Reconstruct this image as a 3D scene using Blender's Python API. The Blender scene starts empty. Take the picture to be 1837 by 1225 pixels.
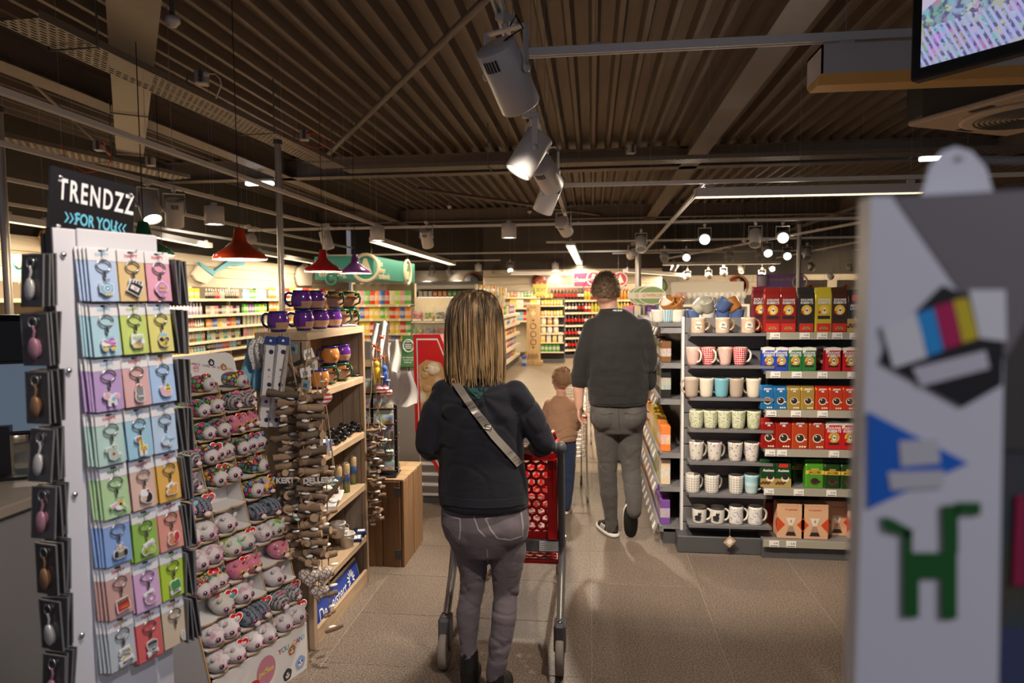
import bpy, bmesh, math, random
from mathutils import Vector, Matrix, Euler, noise as mnoise
import numpy as np
R0 = random.Random(7)
S = bpy.context.scene
COL = S.collection
V = Vector
# ---------------------------------------------------------------- camera
FPX, CX, CY, EYE = 1210.0, 918.5, 612.5, 1.65
CAMR = Matrix.Rotation(math.radians(6.775), 3, 'Z') @ Matrix.Rotation(math.radians(90 - 3.57), 3, 'X') @ Matrix.Rotation(math.radians(-0.4), 3, 'Z')
cam = bpy.data.cameras.new('camera'); camo = bpy.data.objects.new('camera', cam); COL.objects.link(camo)
cam.sensor_width = 36; cam.lens = 36 * FPX / 1837; cam.clip_start = .05; cam.clip_end = 200
camo.matrix_world = Matrix.Translation((0, 0, EYE)) @ CAMR.to_4x4()
cam.dof.use_dof = True; cam.dof.focus_distance = 3.0; cam.dof.aperture_fstop = 3.6
S.camera = camo
# ---------------------------------------------------------------- view, world, lamps' base values
S.view_settings.view_transform = 'Standard'; S.view_settings.look = 'None'
S.view_settings.gamma = 1; S.view_settings.use_curve_mapping = False
S.view_settings.exposure = 0.0
LAMP = 2.6
w = bpy.data.worlds.new('world'); S.world = w; w.use_nodes = True
w.node_tree.nodes['Background'].inputs[0].default_value = (.72, .68, .76, 1)
w.node_tree.nodes['Background'].inputs[1].default_value = .22
cy = S.cycles
cy.use_denoising = True; cy.max_bounces = 5; cy.diffuse_bounces = 3; cy.glossy_bounces = 3; cy.transmission_bounces = 4; cy.transparent_max_bounces = 8
cy.sample_clamp_indirect = 3.0; cy.caustics_reflective = False; cy.caustics_refractive = False; cy.use_light_tree = True
WARM, NEUT, COOL = (1, .77, .50), (1, .86, .70), (.86, .88, 1)

def spot(loc, aim, power, col=NEUT, size=70, blend=.6, soft=.06):
 l = bpy.data.lights.new('spot_beam', 'SPOT'); l.energy = power * LAMP; l.color = col; l.spot_size = math.radians(size); l.spot_blend = blend; l.shadow_soft_size = soft
 o = bpy.data.objects.new('spot_beam', l); COL.objects.link(o); o.location = loc
 o.rotation_euler = (V(aim) - V(loc)).to_track_quat('-Z', 'Y').to_euler(); return o

def area(loc, aim, power, sx, sy, col=NEUT, up='Y'):
 l = bpy.data.lights.new('light_strip', 'AREA'); l.shape = 'RECTANGLE'; l.size = sx; l.size_y = sy; l.energy = power * LAMP; l.color = col
 o = bpy.data.objects.new('light_strip', l); COL.objects.link(o); o.location = loc
 o.rotation_euler = (V(aim) - V(loc)).to_track_quat('-Z', up).to_euler(); return o
# ---------------------------------------------------------------- helpers
def U(px, py, Y=None, X=None, z=None):
 """the place in the shop that the photograph shows at a pixel, on the plane Y, X or z"""
 d = CAMR @ V(((px - CX) / FPX, -(py - CY) / FPX, -1.0)); o = V((0, 0, EYE))
 t = (Y - o.y) / d.y if Y is not None else (X - o.x) / d.x if X is not None else (z - o.z) / d.z
 return o + d * t

class MB:
 def __init__(s): s.v = []; s.f = []; s.m = []; s.s = []
 def add(s, vs, fs, mi=0, sm=False, M=None):
  b = len(s.v)
  s.v += [tuple(M @ V(p)) for p in vs] if M is not None else [tuple(p) for p in vs]
  for f in fs: s.f.append([b + i for i in f]); s.m.append(mi); s.s.append(sm)
  return s
 def box(s, x0, x1, y0, y1, z0, z1, mi=0, M=None):
  return s.add([(x0, y0, z0), (x1, y0, z0), (x1, y1, z0), (x0, y1, z0), (x0, y0, z1), (x1, y0, z1), (x1, y1, z1), (x0, y1, z1)],
      [(3, 2, 1, 0), (4, 5, 6, 7), (0, 1, 5, 4), (1, 2, 6, 5), (2, 3, 7, 6), (3, 0, 4, 7)], mi, False, M)
 def cbox(s, x0, x1, y0, y1, z0, z1, c=.003, mi=0, M=None, sm=False):
  vs, idx = [], {}
  X, Y, Z = (x0, x1), (y0, y1), (z0, z1)
  for i in (0, 1):
   for j in (0, 1):
    for k in (0, 1):
     dx, dy, dz = (c if i == 0 else -c), (c if j == 0 else -c), (c if k == 0 else -c)
     for a, p in enumerate(((X[i], Y[j] + dy, Z[k] + dz), (X[i] + dx, Y[j], Z[k] + dz), (X[i] + dx, Y[j] + dy, Z[k]))):
      idx[i, j, k, a] = len(vs); vs.append(p)
  fs = []
  q = ((0, 0), (1, 0), (1, 1), (0, 1))
  for t in (0, 1):
   f0 = [idx[t, a, b, 0] for a, b in q]; f1 = [idx[a, t, b, 1] for a, b in q]; f2 = [idx[a, b, t, 2] for a, b in q]
   fs += [f0 if t else f0[::-1], f1[::-1] if t else f1, f2 if t else f2[::-1]]
  for a in (0, 1):
   for b in (0, 1):
    e = [idx[0, a, b, 1], idx[1, a, b, 1], idx[1, a, b, 2], idx[0, a, b, 2]]; fs.append(e if (a == 0) == (b == 1) else e[::-1])
    e = [idx[a, 0, b, 0], idx[a, 1, b, 0], idx[a, 1, b, 2], idx[a, 0, b, 2]]; fs.append(e[::-1] if (a == 0) == (b == 1) else e)
    e = [idx[a, b, 0, 0], idx[a, b, 1, 0], idx[a, b, 1, 1], idx[a, b, 0, 1]]; fs.append(e if (a == 0) == (b == 1) else e[::-1])
    for d in (0, 1):
     t = [idx[a, b, d, 0], idx[a, b, d, 1], idx[a, b, d, 2]]; fs.append(t if (a + b + d) % 2 else t[::-1])
  return s.add(vs, fs, mi, sm, M)
 def tube(s, path, r, n=8, mi=0, caps=True, sm=True, M=None, flat=1.0, closed=False):
  P = [V(p) for p in path]; k = len(P); rr = r if isinstance(r, (list, tuple)) else [r] * k
  vs, fs = [], []; up = None
  for i, p in enumerate(P):
   a = P[(i - 1) % k] if (closed or i) else p; b = P[(i + 1) % k] if (closed or i < k - 1) else p
   t = (b - a).normalized() if (b - a).length > 1e-9 else V((0, 0, 1))
   if up is None: up = V((0, 0, 1)) if abs(t.z) < .9 else V((1, 0, 0))
   u = t.cross(up)
   if u.length < 1e-6: u = t.cross(V((0, 1, 0)))
   u.normalize(); w_ = u.cross(t).normalized(); up = w_
   for j in range(n):
    an = 2 * math.pi * j / n
    vs.append(p + u * (math.cos(an) * rr[i]) + w_ * (math.sin(an) * rr[i] * flat))
  for i in range(k if closed else k - 1):
   i2 = (i + 1) % k
   for j in range(n):
    j2 = (j + 1) % n; fs.append((i * n + j, i * n + j2, i2 * n + j2, i2 * n + j))
  s.add(vs, fs, mi, sm, M)
  if caps and not closed:
   s.add(vs[:n], [tuple(range(n))[::-1]], mi, False, M); s.add(vs[-n:], [tuple(range(n))], mi, False, M)
  return s
 def lathe(s, prof, n=16, mi=0, sm=True, M=None, mis=None, ex=1.0, cap=True):
  vs, k = [], len(prof)
  for r, z in prof:
   for j in range(n): a = 2 * math.pi * j / n; vs.append((r * math.cos(a), r * math.sin(a) * ex, z))
  b = len(s.v); s.add(vs, [], mi, sm, M)
  for i in range(k - 1):
   for j in range(n):
    j2 = (j + 1) % n
    s.f.append([b + i * n + j, b + i * n + j2, b + (i + 1) * n + j2, b + (i + 1) * n + j]); s.m.append(mis[i] if mis else mi); s.s.append(sm)
  if cap and prof[0][0] > 1e-6: s.f.append([b + j for j in range(n)][::-1]); s.m.append(mis[0] if mis else mi); s.s.append(False)
  if prof[-1][0] > 1e-6: s.f.append([b + (k - 1) * n + j for j in range(n)]); s.m.append(mis[-1] if mis else mi); s.s.append(False)
  return s
 def prism(s, poly, d0, d1, mi=0, M=None, mside=None):
  """polygon in x,z pushed along y from d0 to d1"""
  n = len(poly); vs = [(x, d0, z) for x, z in poly] + [(x, d1, z) for x, z in poly]
  A = sum(poly[i][0] * poly[(i + 1) % n][1] - poly[(i + 1) % n][0] * poly[i][1] for i in range(n))
  f = tuple(range(n)); g = tuple(range(n, 2 * n)); sd = [(i, i + n, (i + 1) % n + n, (i + 1) % n) for i in range(n)]
  if A > 0: s.add(vs, [f, g[::-1]], mi, False, M); s.add(vs, sd, mi if mside is None else mside, False, M)
  else: s.add(vs, [f[::-1], g], mi, False, M); s.add(vs, [q[::-1] for q in sd], mi if mside is None else mside, False, M)
  return s
 def ell(s, c, rx, ry, rz, nu=12, nv=8, mi=0, M=None, sm=True):
  c = V(c); vs = []
  for i in range(nv + 1):
   t = math.pi * i / nv
   for j in range(nu):
    a = 2 * math.pi * j / nu; vs.append(c + V((rx * math.sin(t) * math.cos(a), ry * math.sin(t) * math.sin(a), -rz * math.cos(t))))
  fs = [(i * nu + j, i * nu + (j + 1) % nu, (i + 1) * nu + (j + 1) % nu, (i + 1) * nu + j) for i in range(nv) for j in range(nu)]
  return s.add(vs, fs, mi, sm, M)
 def loft(s, secs, n=24, mi=0, sm=True, pw=1.0):
  """stacked ellipses: (centre, rx, ry), x/y aligned; pw<1 squares the outline"""
  vs = []
  for c, rx, ry in secs:
   for j in range(n):
    a = 2 * math.pi * j / n; ca, sa = math.cos(a), math.sin(a)
    vs.append((c[0] + rx * math.copysign(abs(ca) ** pw, ca), c[1] + ry * math.copysign(abs(sa) ** pw, sa), c[2]))
  k = len(secs); up = secs[-1][0][2] > secs[0][0][2]
  fs = [(i * n + j, i * n + (j + 1) % n, (i + 1) * n + (j + 1) % n, (i + 1) * n + j) for i in range(k - 1) for j in range(n)] + [tuple(range(n))[::-1], tuple(range((k - 1) * n, k * n))]
  return s.add(vs, fs if up else [f[::-1] for f in fs], mi, sm)
 def mesh(s, name, mats):
  me = bpy.data.meshes.new(name); me.from_pydata(s.v, [], s.f)
  for m in (mats if isinstance(mats, (list, tuple)) else [mats]): me.materials.append(m)
  me.polygons.foreach_set('material_index', s.m); me.polygons.foreach_set('use_smooth', s.s); me.update(); return me
 def obj(s, name, mats, parent=None, loc=None, rz=0):
  return put(s.mesh(name, mats), name, parent, loc, rz)

def put(me, name, parent=None, loc=None, rz=0, rot=None):
 o = bpy.data.objects.new(name, me); COL.objects.link(o)
 if parent is not None: o.parent = parent
 if loc is not None: o.location = loc
 if rot is not None: o.rotation_euler = rot
 elif rz: o.rotation_euler = (0, 0, rz)
 return o

def tag(o, label=None, cat=None, group=None, kind=None, col=None):
 if label: o['label'] = label
 if cat: o['category'] = cat
 if group: o['group'] = group
 if kind: o['kind'] = kind
 if col: o.color = (*col, 1)
 return o

def thing(name, label, cat, loc=(0, 0, 0), rz=0, group=None, rot=None):
 o = put(None, name, None, loc, rz, rot); o.empty_display_size = .1
 return tag(o, label, cat, group)

def struct(o): o['kind'] = 'structure'; return o
def stuff(o): o['kind'] = 'stuff'; return o

KIDS = {}
def kids(o):
 return [c for c in COL.objects if c.parent == o]
def dup(src, loc=None, rz=None, label=None, group=None, col=None, tree=None, rot=None):
 """copy a thing with copies of its parts and sub-parts"""
 r = src.copy(); COL.objects.link(r)
 if loc is not None: r.location = loc
 if rz is not None: r.rotation_euler = (0, 0, rz)
 if rot is not None: r.rotation_euler = rot
 if label: r['label'] = label
 if group: r['group'] = group
 if col: r.color = (*col, 1)
 if src.name not in KIDS: KIDS[src.name] = [(c, kids(c)) for c in kids(src)]
 for c, g in KIDS[src.name]:
  d = c.copy(); COL.objects.link(d); d.parent = r
  if col and tree: d.color = (*col, 1)
  for e in g: h = e.copy(); COL.objects.link(h); h.parent = d
 return r

def T(x=0, y=0, z=0, rx=0, ry=0, rz=0, s=1):
 return Matrix.Translation((x, y, z)) @ Euler((rx, ry, rz)).to_matrix().to_4x4() @ (Matrix.Diagonal((s, s, s, 1)) if not isinstance(s, tuple) else Matrix.Diagonal((*s, 1)))

def remesh(mb, voxel, smooth=8, fac=.5):
 """join overlapping volumes into one continuous skin"""
 me = mb.mesh('body', []); bm = bmesh.new(); bm.from_mesh(me); bmesh.ops.remove_doubles(bm, verts=bm.verts, dist=1e-5); bmesh.ops.recalc_face_normals(bm, faces=bm.faces); bm.to_mesh(me); bm.free()
 o = bpy.data.objects.new('tmp', me); COL.objects.link(o)
 m = o.modifiers.new('r', 'REMESH'); m.mode = 'VOXEL'; m.voxel_size = voxel
 m = o.modifiers.new('s', 'SMOOTH'); m.factor = fac; m.iterations = smooth
 dg = bpy.context.evaluated_depsgraph_get(); out = bpy.data.meshes.new_from_object(o.evaluated_get(dg))
 bpy.data.objects.remove(o); out.polygons.foreach_set('use_smooth', [True] * len(out.polygons)); return out

def displace(me, fn):
 """move every vertex along its normal by fn(position, normal)"""
 n = len(me.vertices); co = np.empty(n * 3); no = np.empty(n * 3)
 me.vertices.foreach_get('co', co); me.vertices.foreach_get('normal', no); co = co.reshape(-1, 3); no = no.reshape(-1, 3)
 d = fn(co, no); me.vertices.foreach_set('co', (co + no * d[:, None]).ravel()); me.update()

def nz(co, sc, off=0):
 return np.array([mnoise.noise((p[0] * sc[0] + off, p[1] * sc[1], p[2] * sc[2])) for p in co])

TXT = {}
def text_mesh(s, size=1, extrude=0, align='CENTER', shear=0, xs=1.0, sp=1.0, bold=0, line=1.0):
 k = (s, size, extrude, align, shear, xs, sp, bold, line)
 if k not in TXT:
  c = bpy.data.curves.new('t', 'FONT'); c.body = s; c.size = size; c.extrude = extrude; c.align_x = align; c.align_y = 'CENTER'; c.shear = shear; c.space_character = sp; c.offset = bold; c.space_line = line
  c.resolution_u = 3
  o = bpy.data.objects.new('t', c); me = bpy.data.meshes.new_from_object(o)
  me.transform(Matrix.Diagonal((xs, 1, 1, 1))); bpy.data.objects.remove(o); TXT[k] = me
 return TXT[k]

def text(s, mat, parent, loc, rot=(math.pi / 2, 0, 0), name='lettering', **k):
 me0 = text_mesh(s, **k); key = (id(me0), mat.name)
 if key not in TXT:
  me = me0.copy(); me.materials.clear(); me.materials.append(mat); TXT[key] = me
 return put(TXT[key], name, parent, loc, 0, rot)
# ---------------------------------------------------------------- materials
class G:
 def __init__(s, name):
  s.mat = bpy.data.materials.new(name); s.mat.use_nodes = True; s.t = s.mat.node_tree; s.t.nodes.clear()
 def n(s, typ, ins=None, out=0, **pr):
  nd = s.t.nodes.new('ShaderNode' + typ)
  for k, v in pr.items(): setattr(nd, k, v)
  for k, v in (ins or {}).items():
   if isinstance(v, bpy.types.NodeSocket): s.t.links.new(v, nd.inputs[k])
   elif v is not None: nd.inputs[k].default_value = (*v, 1) if isinstance(v, tuple) and len(v) == 3 and nd.inputs[k].type == 'RGBA' else v
  return nd.outputs[out] if len(nd.outputs) else nd
 def co(s, kind='Object', sc=(1, 1, 1), loc=(0, 0, 0), rot=(0, 0, 0)):
  c = s.n('TexCoord', out=kind)
  return s.n('Mapping', {0: c, 1: loc, 2: rot, 3: sc})
 def noise(s, vec, scale=5, detail=2, rough=.5, dist=0, out=0): return s.n('TexNoise', {'Vector': vec, 'Scale': scale, 'Detail': detail, 'Roughness': rough, 'Distortion': dist}, out)
 def voro(s, vec, scale=5, out='Distance', rand=1.0, **k): return s.n('TexVoronoi', {'Vector': vec, 'Scale': scale, 'Randomness': rand}, out, **k)
 def wave(s, vec, scale=5, dist=0, axis='X', det=2, dsc=1, kind='BANDS', prof='SIN'):
  return s.n('TexWave', {'Vector': vec, 'Scale': scale, 'Distortion': dist, 'Detail': det, 'Detail Scale': dsc}, 1, wave_type=kind, wave_profile=prof, **({'bands_direction': axis} if kind == 'BANDS' else {'rings_direction': axis}))
 def ramp(s, fac, stops, interp='LINEAR'):
  nd = s.t.nodes.new('ShaderNodeValToRGB'); s.t.links.new(fac, nd.inputs[0]); cr = nd.color_ramp; cr.interpolation = interp
  while len(cr.elements) < len(stops): cr.elements.new(.5)
  for e, (p, c) in zip(cr.elements, stops): e.position = p; e.color = (*c, 1) if not isinstance(c, (int, float)) else (c, c, c, 1)
  return nd.outputs[0]
 def mix(s, f, a, b, mode='MIX'):
  nd = s.t.nodes.new('ShaderNodeMix'); nd.data_type = 'RGBA'; nd.blend_type = mode
  for i, v in ((0, f), (6, a), (7, b)):
   if isinstance(v, bpy.types.NodeSocket): s.t.links.new(v, nd.inputs[i])
   else: nd.inputs[i].default_value = (*v, 1) if isinstance(v, tuple) else v
  return nd.outputs[2]
 def m(s, op, a, b=0.0, c=None):
  ins = {0: a, 1: b}
  if c is not None: ins[2] = c
  return s.n('Math', ins, operation=op)
 def xyz(s, vec):
  nd = s.t.nodes.new('ShaderNodeSeparateXYZ'); s.t.links.new(vec, nd.inputs[0]); return nd.outputs
 def objcol(s): return s.n('ObjectInfo', out='Color')
 def rnd(s): return s.n('ObjectInfo', out='Random')
 def hsv(s, c, h=.5, sa=1, v=1): return s.n('HueSaturation', {'Color': c, 'Hue': h, 'Saturation': sa, 'Value': v})
 def end(s, col, rough=.5, metal=0, bump=None, bs=.3, bd=.01, emit=None, es=1, coat=0, alpha=None, trans=0, sheen=0, spec=.5, ior=1.45, sss=0):
  p = {'Base Color': col, 'Roughness': rough, 'Metallic': metal, 'Coat Weight': coat, 'Transmission Weight': trans, 'Specular IOR Level': spec, 'IOR': ior, 'Sheen Weight': sheen, 'Subsurface Weight': sss}
  if sss: p['Subsurface Radius'] = (.012, .004, .002)
  if alpha is not None: p['Alpha'] = alpha
  if emit is not None: p['Emission Color'] = emit; p['Emission Strength'] = es
  if bump is not None: p['Normal'] = s.n('Bump', {'Height': bump, 'Strength': bs, 'Distance': bd})
  b = s.n('BsdfPrincipled', p); s.n('OutputMaterial', {0: b}); return s.mat

MC = {}
def pm(name, col, rough=.5, metal=0, var=0, sc=8, bump=0, bsc=200, **k):
 """plain material with a little grain: var mottles the colour, bump roughens the surface"""
 if name in MC: return MC[name]
 g = G(name); v = g.co(); c = col
 if var: c = g.mix(g.noise(v, sc, 4), tuple(x * (1 - var) for x in col), tuple(min(1, x * (1 + var)) for x in col))
 b = g.noise(v, bsc, 2) if bump else None
 MC[name] = g.end(c, rough, metal, b, bump, .002, **k); return MC[name]

def glow(name, col, st):
 if name in MC: return MC[name]
 g = G(name); MC[name] = g.end((.9, .9, .9), .5, emit=col, es=st); return MC[name]

def oc(name, rough=.5, metal=0, coat=0, fn=None, **k):
 """colour set per object (obj.color)"""
 if name in MC: return MC[name]
 g = G(name); c = g.objcol()
 if fn: c = fn(g, c)
 MC[name] = g.end(c, rough, metal, coat=coat, **k); return MC[name]

def wood(name, a, b, axis='Z', sc=1.0, knots=True, rough=.6, off=True):
 if name in MC: return MC[name]
 g = G(name); st = {'X': (1.2, 14, 14), 'Y': (14, 1.2, 14), 'Z': (14, 14, 1.2)}[axis]
 v = g.co('Object', tuple(x * sc for x in st)); r = g.rnd()
 if off: v = g.n('VectorMath', {0: v, 1: g.n('CombineXYZ', {0: g.m('MULTIPLY', r, 37.), 1: g.m('MULTIPLY', r, 91.), 2: g.m('MULTIPLY', r, 13.)})}, operation='ADD')
 n1 = g.noise(v, 1.2, 6, .6, 1.2); n2 = g.noise(v, 6, 3, .6)
 c = g.mix(g.ramp(n1, [(.3, 0), (.7, 1)]), a, b); c = g.mix(g.m('MULTIPLY', n2, .35), c, tuple(x * .55 for x in a))
 c = g.hsv(c, .5, 1, g.m('MULTIPLY_ADD', r, .3, .85))
 if knots:
  kv = g.co('Object', {'X': (3, 7, 7), 'Y': (7, 3, 7), 'Z': (7, 7, 3)}[axis]); kv = g.n('VectorMath', {0: kv, 1: g.n('CombineXYZ', {0: g.m('MULTIPLY', r, 57.), 1: 0., 2: g.m('MULTIPLY', r, 23.)})}, operation='ADD')
  k = g.voro(kv, .55 * sc); c = g.mix(g.ramp(k, [(.03, 1), (.1, 0)]), c, tuple(x * .3 for x in a))
 MC[name] = g.end(c, rough, 0, n1, .15, .004); return MC[name]

white_metal = pm('white_metal', (.78, .77, .76), .42, .0, .03)
grey_metal = pm('grey_metal', (.30, .295, .30), .45, .3, .05)
dark_metal = pm('dark_metal', (.10, .10, .105), .5, .2, .06)
chrome = pm('chrome', (.78, .78, .8), .18, 1)
black_pl = pm('black_plastic', (.012, .012, .014), .35)
shelf_grey = pm('shelf_grey', (.19, .185, .19), .5, .1, .05)
shelf_cream = pm('shelf_cream', (.78, .70, .55), .5, 0, .05)
cream_strip = pm('cream_strip', (.82, .74, .58), .4, 0, .08, 60)
ticket = pm('price_ticket', (.85, .82, .76), .6, 0, .12, 90)
ink = pm('ink', (.02, .02, .025), .6)
white_pl = pm('white_plastic', (.82, .81, .82), .35, 0, .02)
wire_m = pm('steel_wire', (.45, .45, .46), .4, .8)
rope_m = pm('jute', (.34, .24, .14), .9, 0, .2, 60)
red_gloss = pm('red_gloss', (.62, .012, .012), .25, 0, .05, coat=.3)
white_ink = pm('white_ink', (.82, .82, .82), .6)
skin_m = pm('skin', (.62, .36, .26), .5, 0, .12, 14, .12, 300, sss=.12)
# ---------------------------------------------------------------- setting
rr = random.Random(3)
def floor_mat():
 g = G('floor_stone'); v = g.co('Object'); r = g.rnd()
 sp = g.noise(v, 125, 3, .85); big = g.noise(v, 3, 4)
 c = g.mix(g.ramp(sp, [(.40, 0), (.5, .5), (.60, 1)]), (.034, .026, .020), (.35, .272, .212))
 c = g.mix(g.m('MULTIPLY', big, .5), c, (.10, .08, .068)); c = g.hsv(c, .5, 1, g.m('MULTIPLY_ADD', r, .14, .93))
 return g.end(c, g.ramp(g.noise(v, 25, 3), [(0, .38), (1, .6)]), 0, sp, .12, .002)
fm = floor_mat(); grout = pm('grout', (.30, .25, .21), .9)
fl = struct(MB().box(-9, 12.5, -2, 26, -.2, -.0015).obj('floor', grout))
tm = {}
def tile(ix, iy):
 g_ = .0017; return MB().cbox(-.305 + g_, .305 - g_, -.2485 + g_, .2485 - g_, -.006, 0, .0008).mesh('tile', fm)
tme = tile(0, 0)
for iy in range(13):
 for ix in range(-3, 8):
  put(tme, 'tile', fl, (ix * .61 - .305 - .0, 1.87 + .2485 + iy * .497, 0))
m = MB(); far = [(ix, iy) for iy in range(-7, 49) for ix in range(-15, 21) if not (0 <= iy < 13 and -3 <= ix < 8)]
for ix, iy in far:
 x, y = ix * .61 - .305, 1.87 + .2485 + iy * .497
 if x > 12.3 or x < -8.8 or y > 25.8: continue
 m.box(x - .302, x + .302, y - .246, y + .246, -.006, 0)
stuff(m.obj('tile', fm, fl))
# ceiling: trapezoidal steel deck
dk = G('deck_steel'); v = dk.co('Object', (6, .5, 6)); n1 = dk.noise(v, 2, 4); n2 = dk.noise(dk.co('Object', (1, 1, 1)), 3, 3)
deck = dk.end(dk.mix(n1, (.085, .066, .057), (.17, .135, .115)), .55, .25, n2, .1, .01)
m = MB(); x = -9.0; pts = []
while x < 12.5:
 pts += [(x, 0), (x + .05, 0), (x + .085, .105), (x + .215, .105)]; x += .25
y0, y1 = -1.5, 26
vs = [(p[0], y, 4.25 + p[1]) for p in pts for y in (y0, y1)]
m.add(vs, [(2 * i, 2 * i + 2, 2 * i + 3, 2 * i + 1) for i in range(len(pts) - 1)])
m.box(-9, 12.5, y0, y1, 4.37, 4.45)
struct(m.obj('ceiling', deck))
beam_p = pm('beam_paint', (.15, .125, .115), .6, 0, .12)
def beam(p0, p1, h=.35, wd=.26, name='trim_1'):
 p0, p1 = V(p0), V(p1); L = (p1 - p0).length; a = math.atan2((p1 - p0).y, (p1 - p0).x)
 m = MB().box(0, L, -wd / 2, wd / 2, 0, .016).box(0, L, -wd / 2, wd / 2, h - .016, h).box(0, L, -.008, .008, .016, h - .016)
 o = m.obj(name, beam_p, None, p0, a); return struct(o)
beam((1.64, -1.5, 3.9), (1.64, 26, 3.9), wd=.3, name='trim_1')
beam((-8.9, 12.1, 3.9), (12, 12.1, 3.9), name='trim_2')
beam((-5.6, -1, 3.9), (-5.6, 22, 3.9), wd=.28, name='trim_3')
beam((-8.9, 19.3, 3.9), (12, 19.3, 3.9), name='trim_4')
beam((6.6, 0, 3.9), (6.6, 26, 3.9), name='trim_5')
# walls
dark_wall = pm('dark_wall', (.075, .066, .06), .8, 0, .06, 2)
fasc = wood('whitewood', (.60, .50, .38), (.82, .74, .62), 'X', .8, True, .6)
def wall(name, p0, p1, z0=0, z1=4.25, fz=(1.93, 2.6), flip=False, base=None, plank=2.6, dark=None):
 """dark wall from p0 to p1 with a band of whitewashed planks hung in front of it"""
 p0, p1 = V((*p0, 0)), V((*p1, 0)); L = (p1 - p0).length; a = math.atan2((p1 - p0).y, (p1 - p0).x)
 o = struct(MB().box(0, L, 0, .12, z0, z1).obj(name, dark or dark_wall, None, p0, a))
 if fz:
  h = (fz[1] - fz[0]) / 3
  for i in range(3):
   x = -rr.random() * plank * .8
   while x < L:
    a0, a1 = max(x, 0), min(x + plank, L)
    if a1 - a0 > .05: MB().cbox(a0 + .003, a1 - .003, -.06 - rr.random() * .006, -.002, fz[0] + i * h + .003, fz[0] + (i + 1) * h - .003, .004).obj('plank', fasc, o)
    x += plank
 return o
wall('wall_left', (-8, 2.5), (-8, 21.5))
wall('wall_back_left', (-8, 21.9), (-3.0, 21.9), fz=(1.93, 2.62))
wall('wall_back', (-3.2, 19.9), (2.0, 19.9), fz=(1.88, 2.52))
wall('wall_back_right', (1.6, 24.6), (12.2, 24.6), fz=(1.75, 2.45))
wall('wall_right', (12.2, 25), (12.2, 0), fz=None)
struct(MB().box(-3.2, -3.08, 19.95, 21.9, 0, 4.25).obj('wall_return_left', dark_wall)); struct(MB().box(1.9, 2.02, 19.95, 24.6, 0, 4.25).obj('wall_return_right', dark_wall))
# ---------------------------------------------------------------- cable trays, braces, poles
tray_m = pm('tray_zinc', (.22, .195, .18), .5, .3, .08, 10)
def tray(name, p0, p1, wd, label, cols=9, pitch=.085, slot=.055, cat='cable tray', side=.06, rails=(), holes=True):
 p0, p1 = V(p0), V(p1); L = (p1 - p0).length; a = math.atan2((p1 - p0).y, (p1 - p0).x)
 m = MB(); cw = wd / (cols * 2 + 1)
 if holes:
  for c in range(cols + 1):
   x0 = -wd / 2 + c * 2 * cw; m.add([(0, x0, 0), (L, x0, 0), (L, x0 + cw, 0), (0, x0 + cw, 0)], [(0, 1, 2, 3)])
  for c in range(cols):
   x0 = -wd / 2 + (2 * c + 1) * cw; y = (c % 2) * pitch / 2
   while y < L: m.add([(y, x0, 0), (min(y + pitch - slot, L), x0, 0), (min(y + pitch - slot, L), x0 + cw, 0), (y, x0 + cw, 0)], [(0, 1, 2, 3)]); y += pitch
 else: m.box(0, L, -wd / 2, wd / 2, -.002, .002)
 t = tag(m.obj(name, tray_m, None, p0, a), label, cat)
 for s in (-1, 1): MB().box(0, L, s * wd / 2 - .0015, s * wd / 2 + .0015, 0, side).obj('side_rail', tray_m, t)
 for x in rails:
  MB().tube([(x, -wd / 2 - .03, 4.2 - p0.z), (x, -wd / 2 - .03, -.02), (x, wd / 2 + .03, -.02), (x, wd / 2 + .03, .12)], .009, 5).obj('hanger', dark_metal, t)
 return t
tray('cable_tray', (-3.95, 4.35, 3.6), (-3.78, 9.72, 3.6), .36, 'perforated grey cable tray running overhead towards the steel pole', rails=(.5, 3.2, 4.8))
tray('cable_tray', (-3.7, 10.0, 3.6), (8, 10.0, 3.6), .3, 'long perforated cable tray crossing in front of the dark cross beam', cols=6, rails=(2.2, 8.1))
tray('cable_tray', (-7.3, 6, 3.6), (-6.5, 10.2, 3.6), .36, 'perforated cable tray furthest to the left under the deck', cols=6, pitch=.1, slot=.06, rails=(2.8,))
p_a, p_b = U(240, -10, z=3.75), U(234, 296, z=3.62)
tray('tray_lid', p_a, p_b, .34, 'plain brown sheet tray slanting over the perforated cable tray', holes=False, side=.03, cat='cable tray', rails=(3.35, 5.6))
tag(MB().tube([U(880, -10, z=4.0), U(588, 278, z=4.0)], .035, 10).obj('brace_tube', beam_p), 'dark steel brace tube slanting under the corrugated ceiling', 'brace')
tag(MB().tube([U(747, 338, z=4.0), U(1080, 386, z=4.0)], .04, 8).obj('brace_tube', beam_p), 'thin far brace tube under the second ceiling bay', 'brace')
tag(MB().tube([U(12, 105, z=4.0), U(200, 280, z=4.0)], .022, 8).obj('brace_tube', beam_p), 'thin brace rod behind the long light track at the left', 'brace')
pole_m = pm('pole_alu', (.50, .47, .45), .35, .5)
def pole(px, py, Y, r, z1, label):
 p = U(px, py, Y=Y); t = tag(MB().tube([(0, 0, 0), (0, 0, z1)], r, 14).obj('steel_pole', pole_m, None, (p.x, p.y, 0)), label, 'pole')
 MB().tube([(0, 0, z1), (0, 0, z1 + .05)], r * 1.35, 14).obj('pole_cap', dark_metal, t); MB().lathe([(r * 1.8, 0), (r * 1.8, .012), (r * 1.1, .02)], 14).obj('base_plate', pole_m, t)
 return t
pole(502, 400, 7.4, .037, 3.42, 'bright round steel pole rising behind the wooden shelf unit')
pole(9, 420, 5.4, .034, 3.3, 'round steel pole beside the checkout counter at the left')
pole(1145, 480, 15.5, .068, 2.72, 'dark round column behind the oval paper shop signs')
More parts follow.
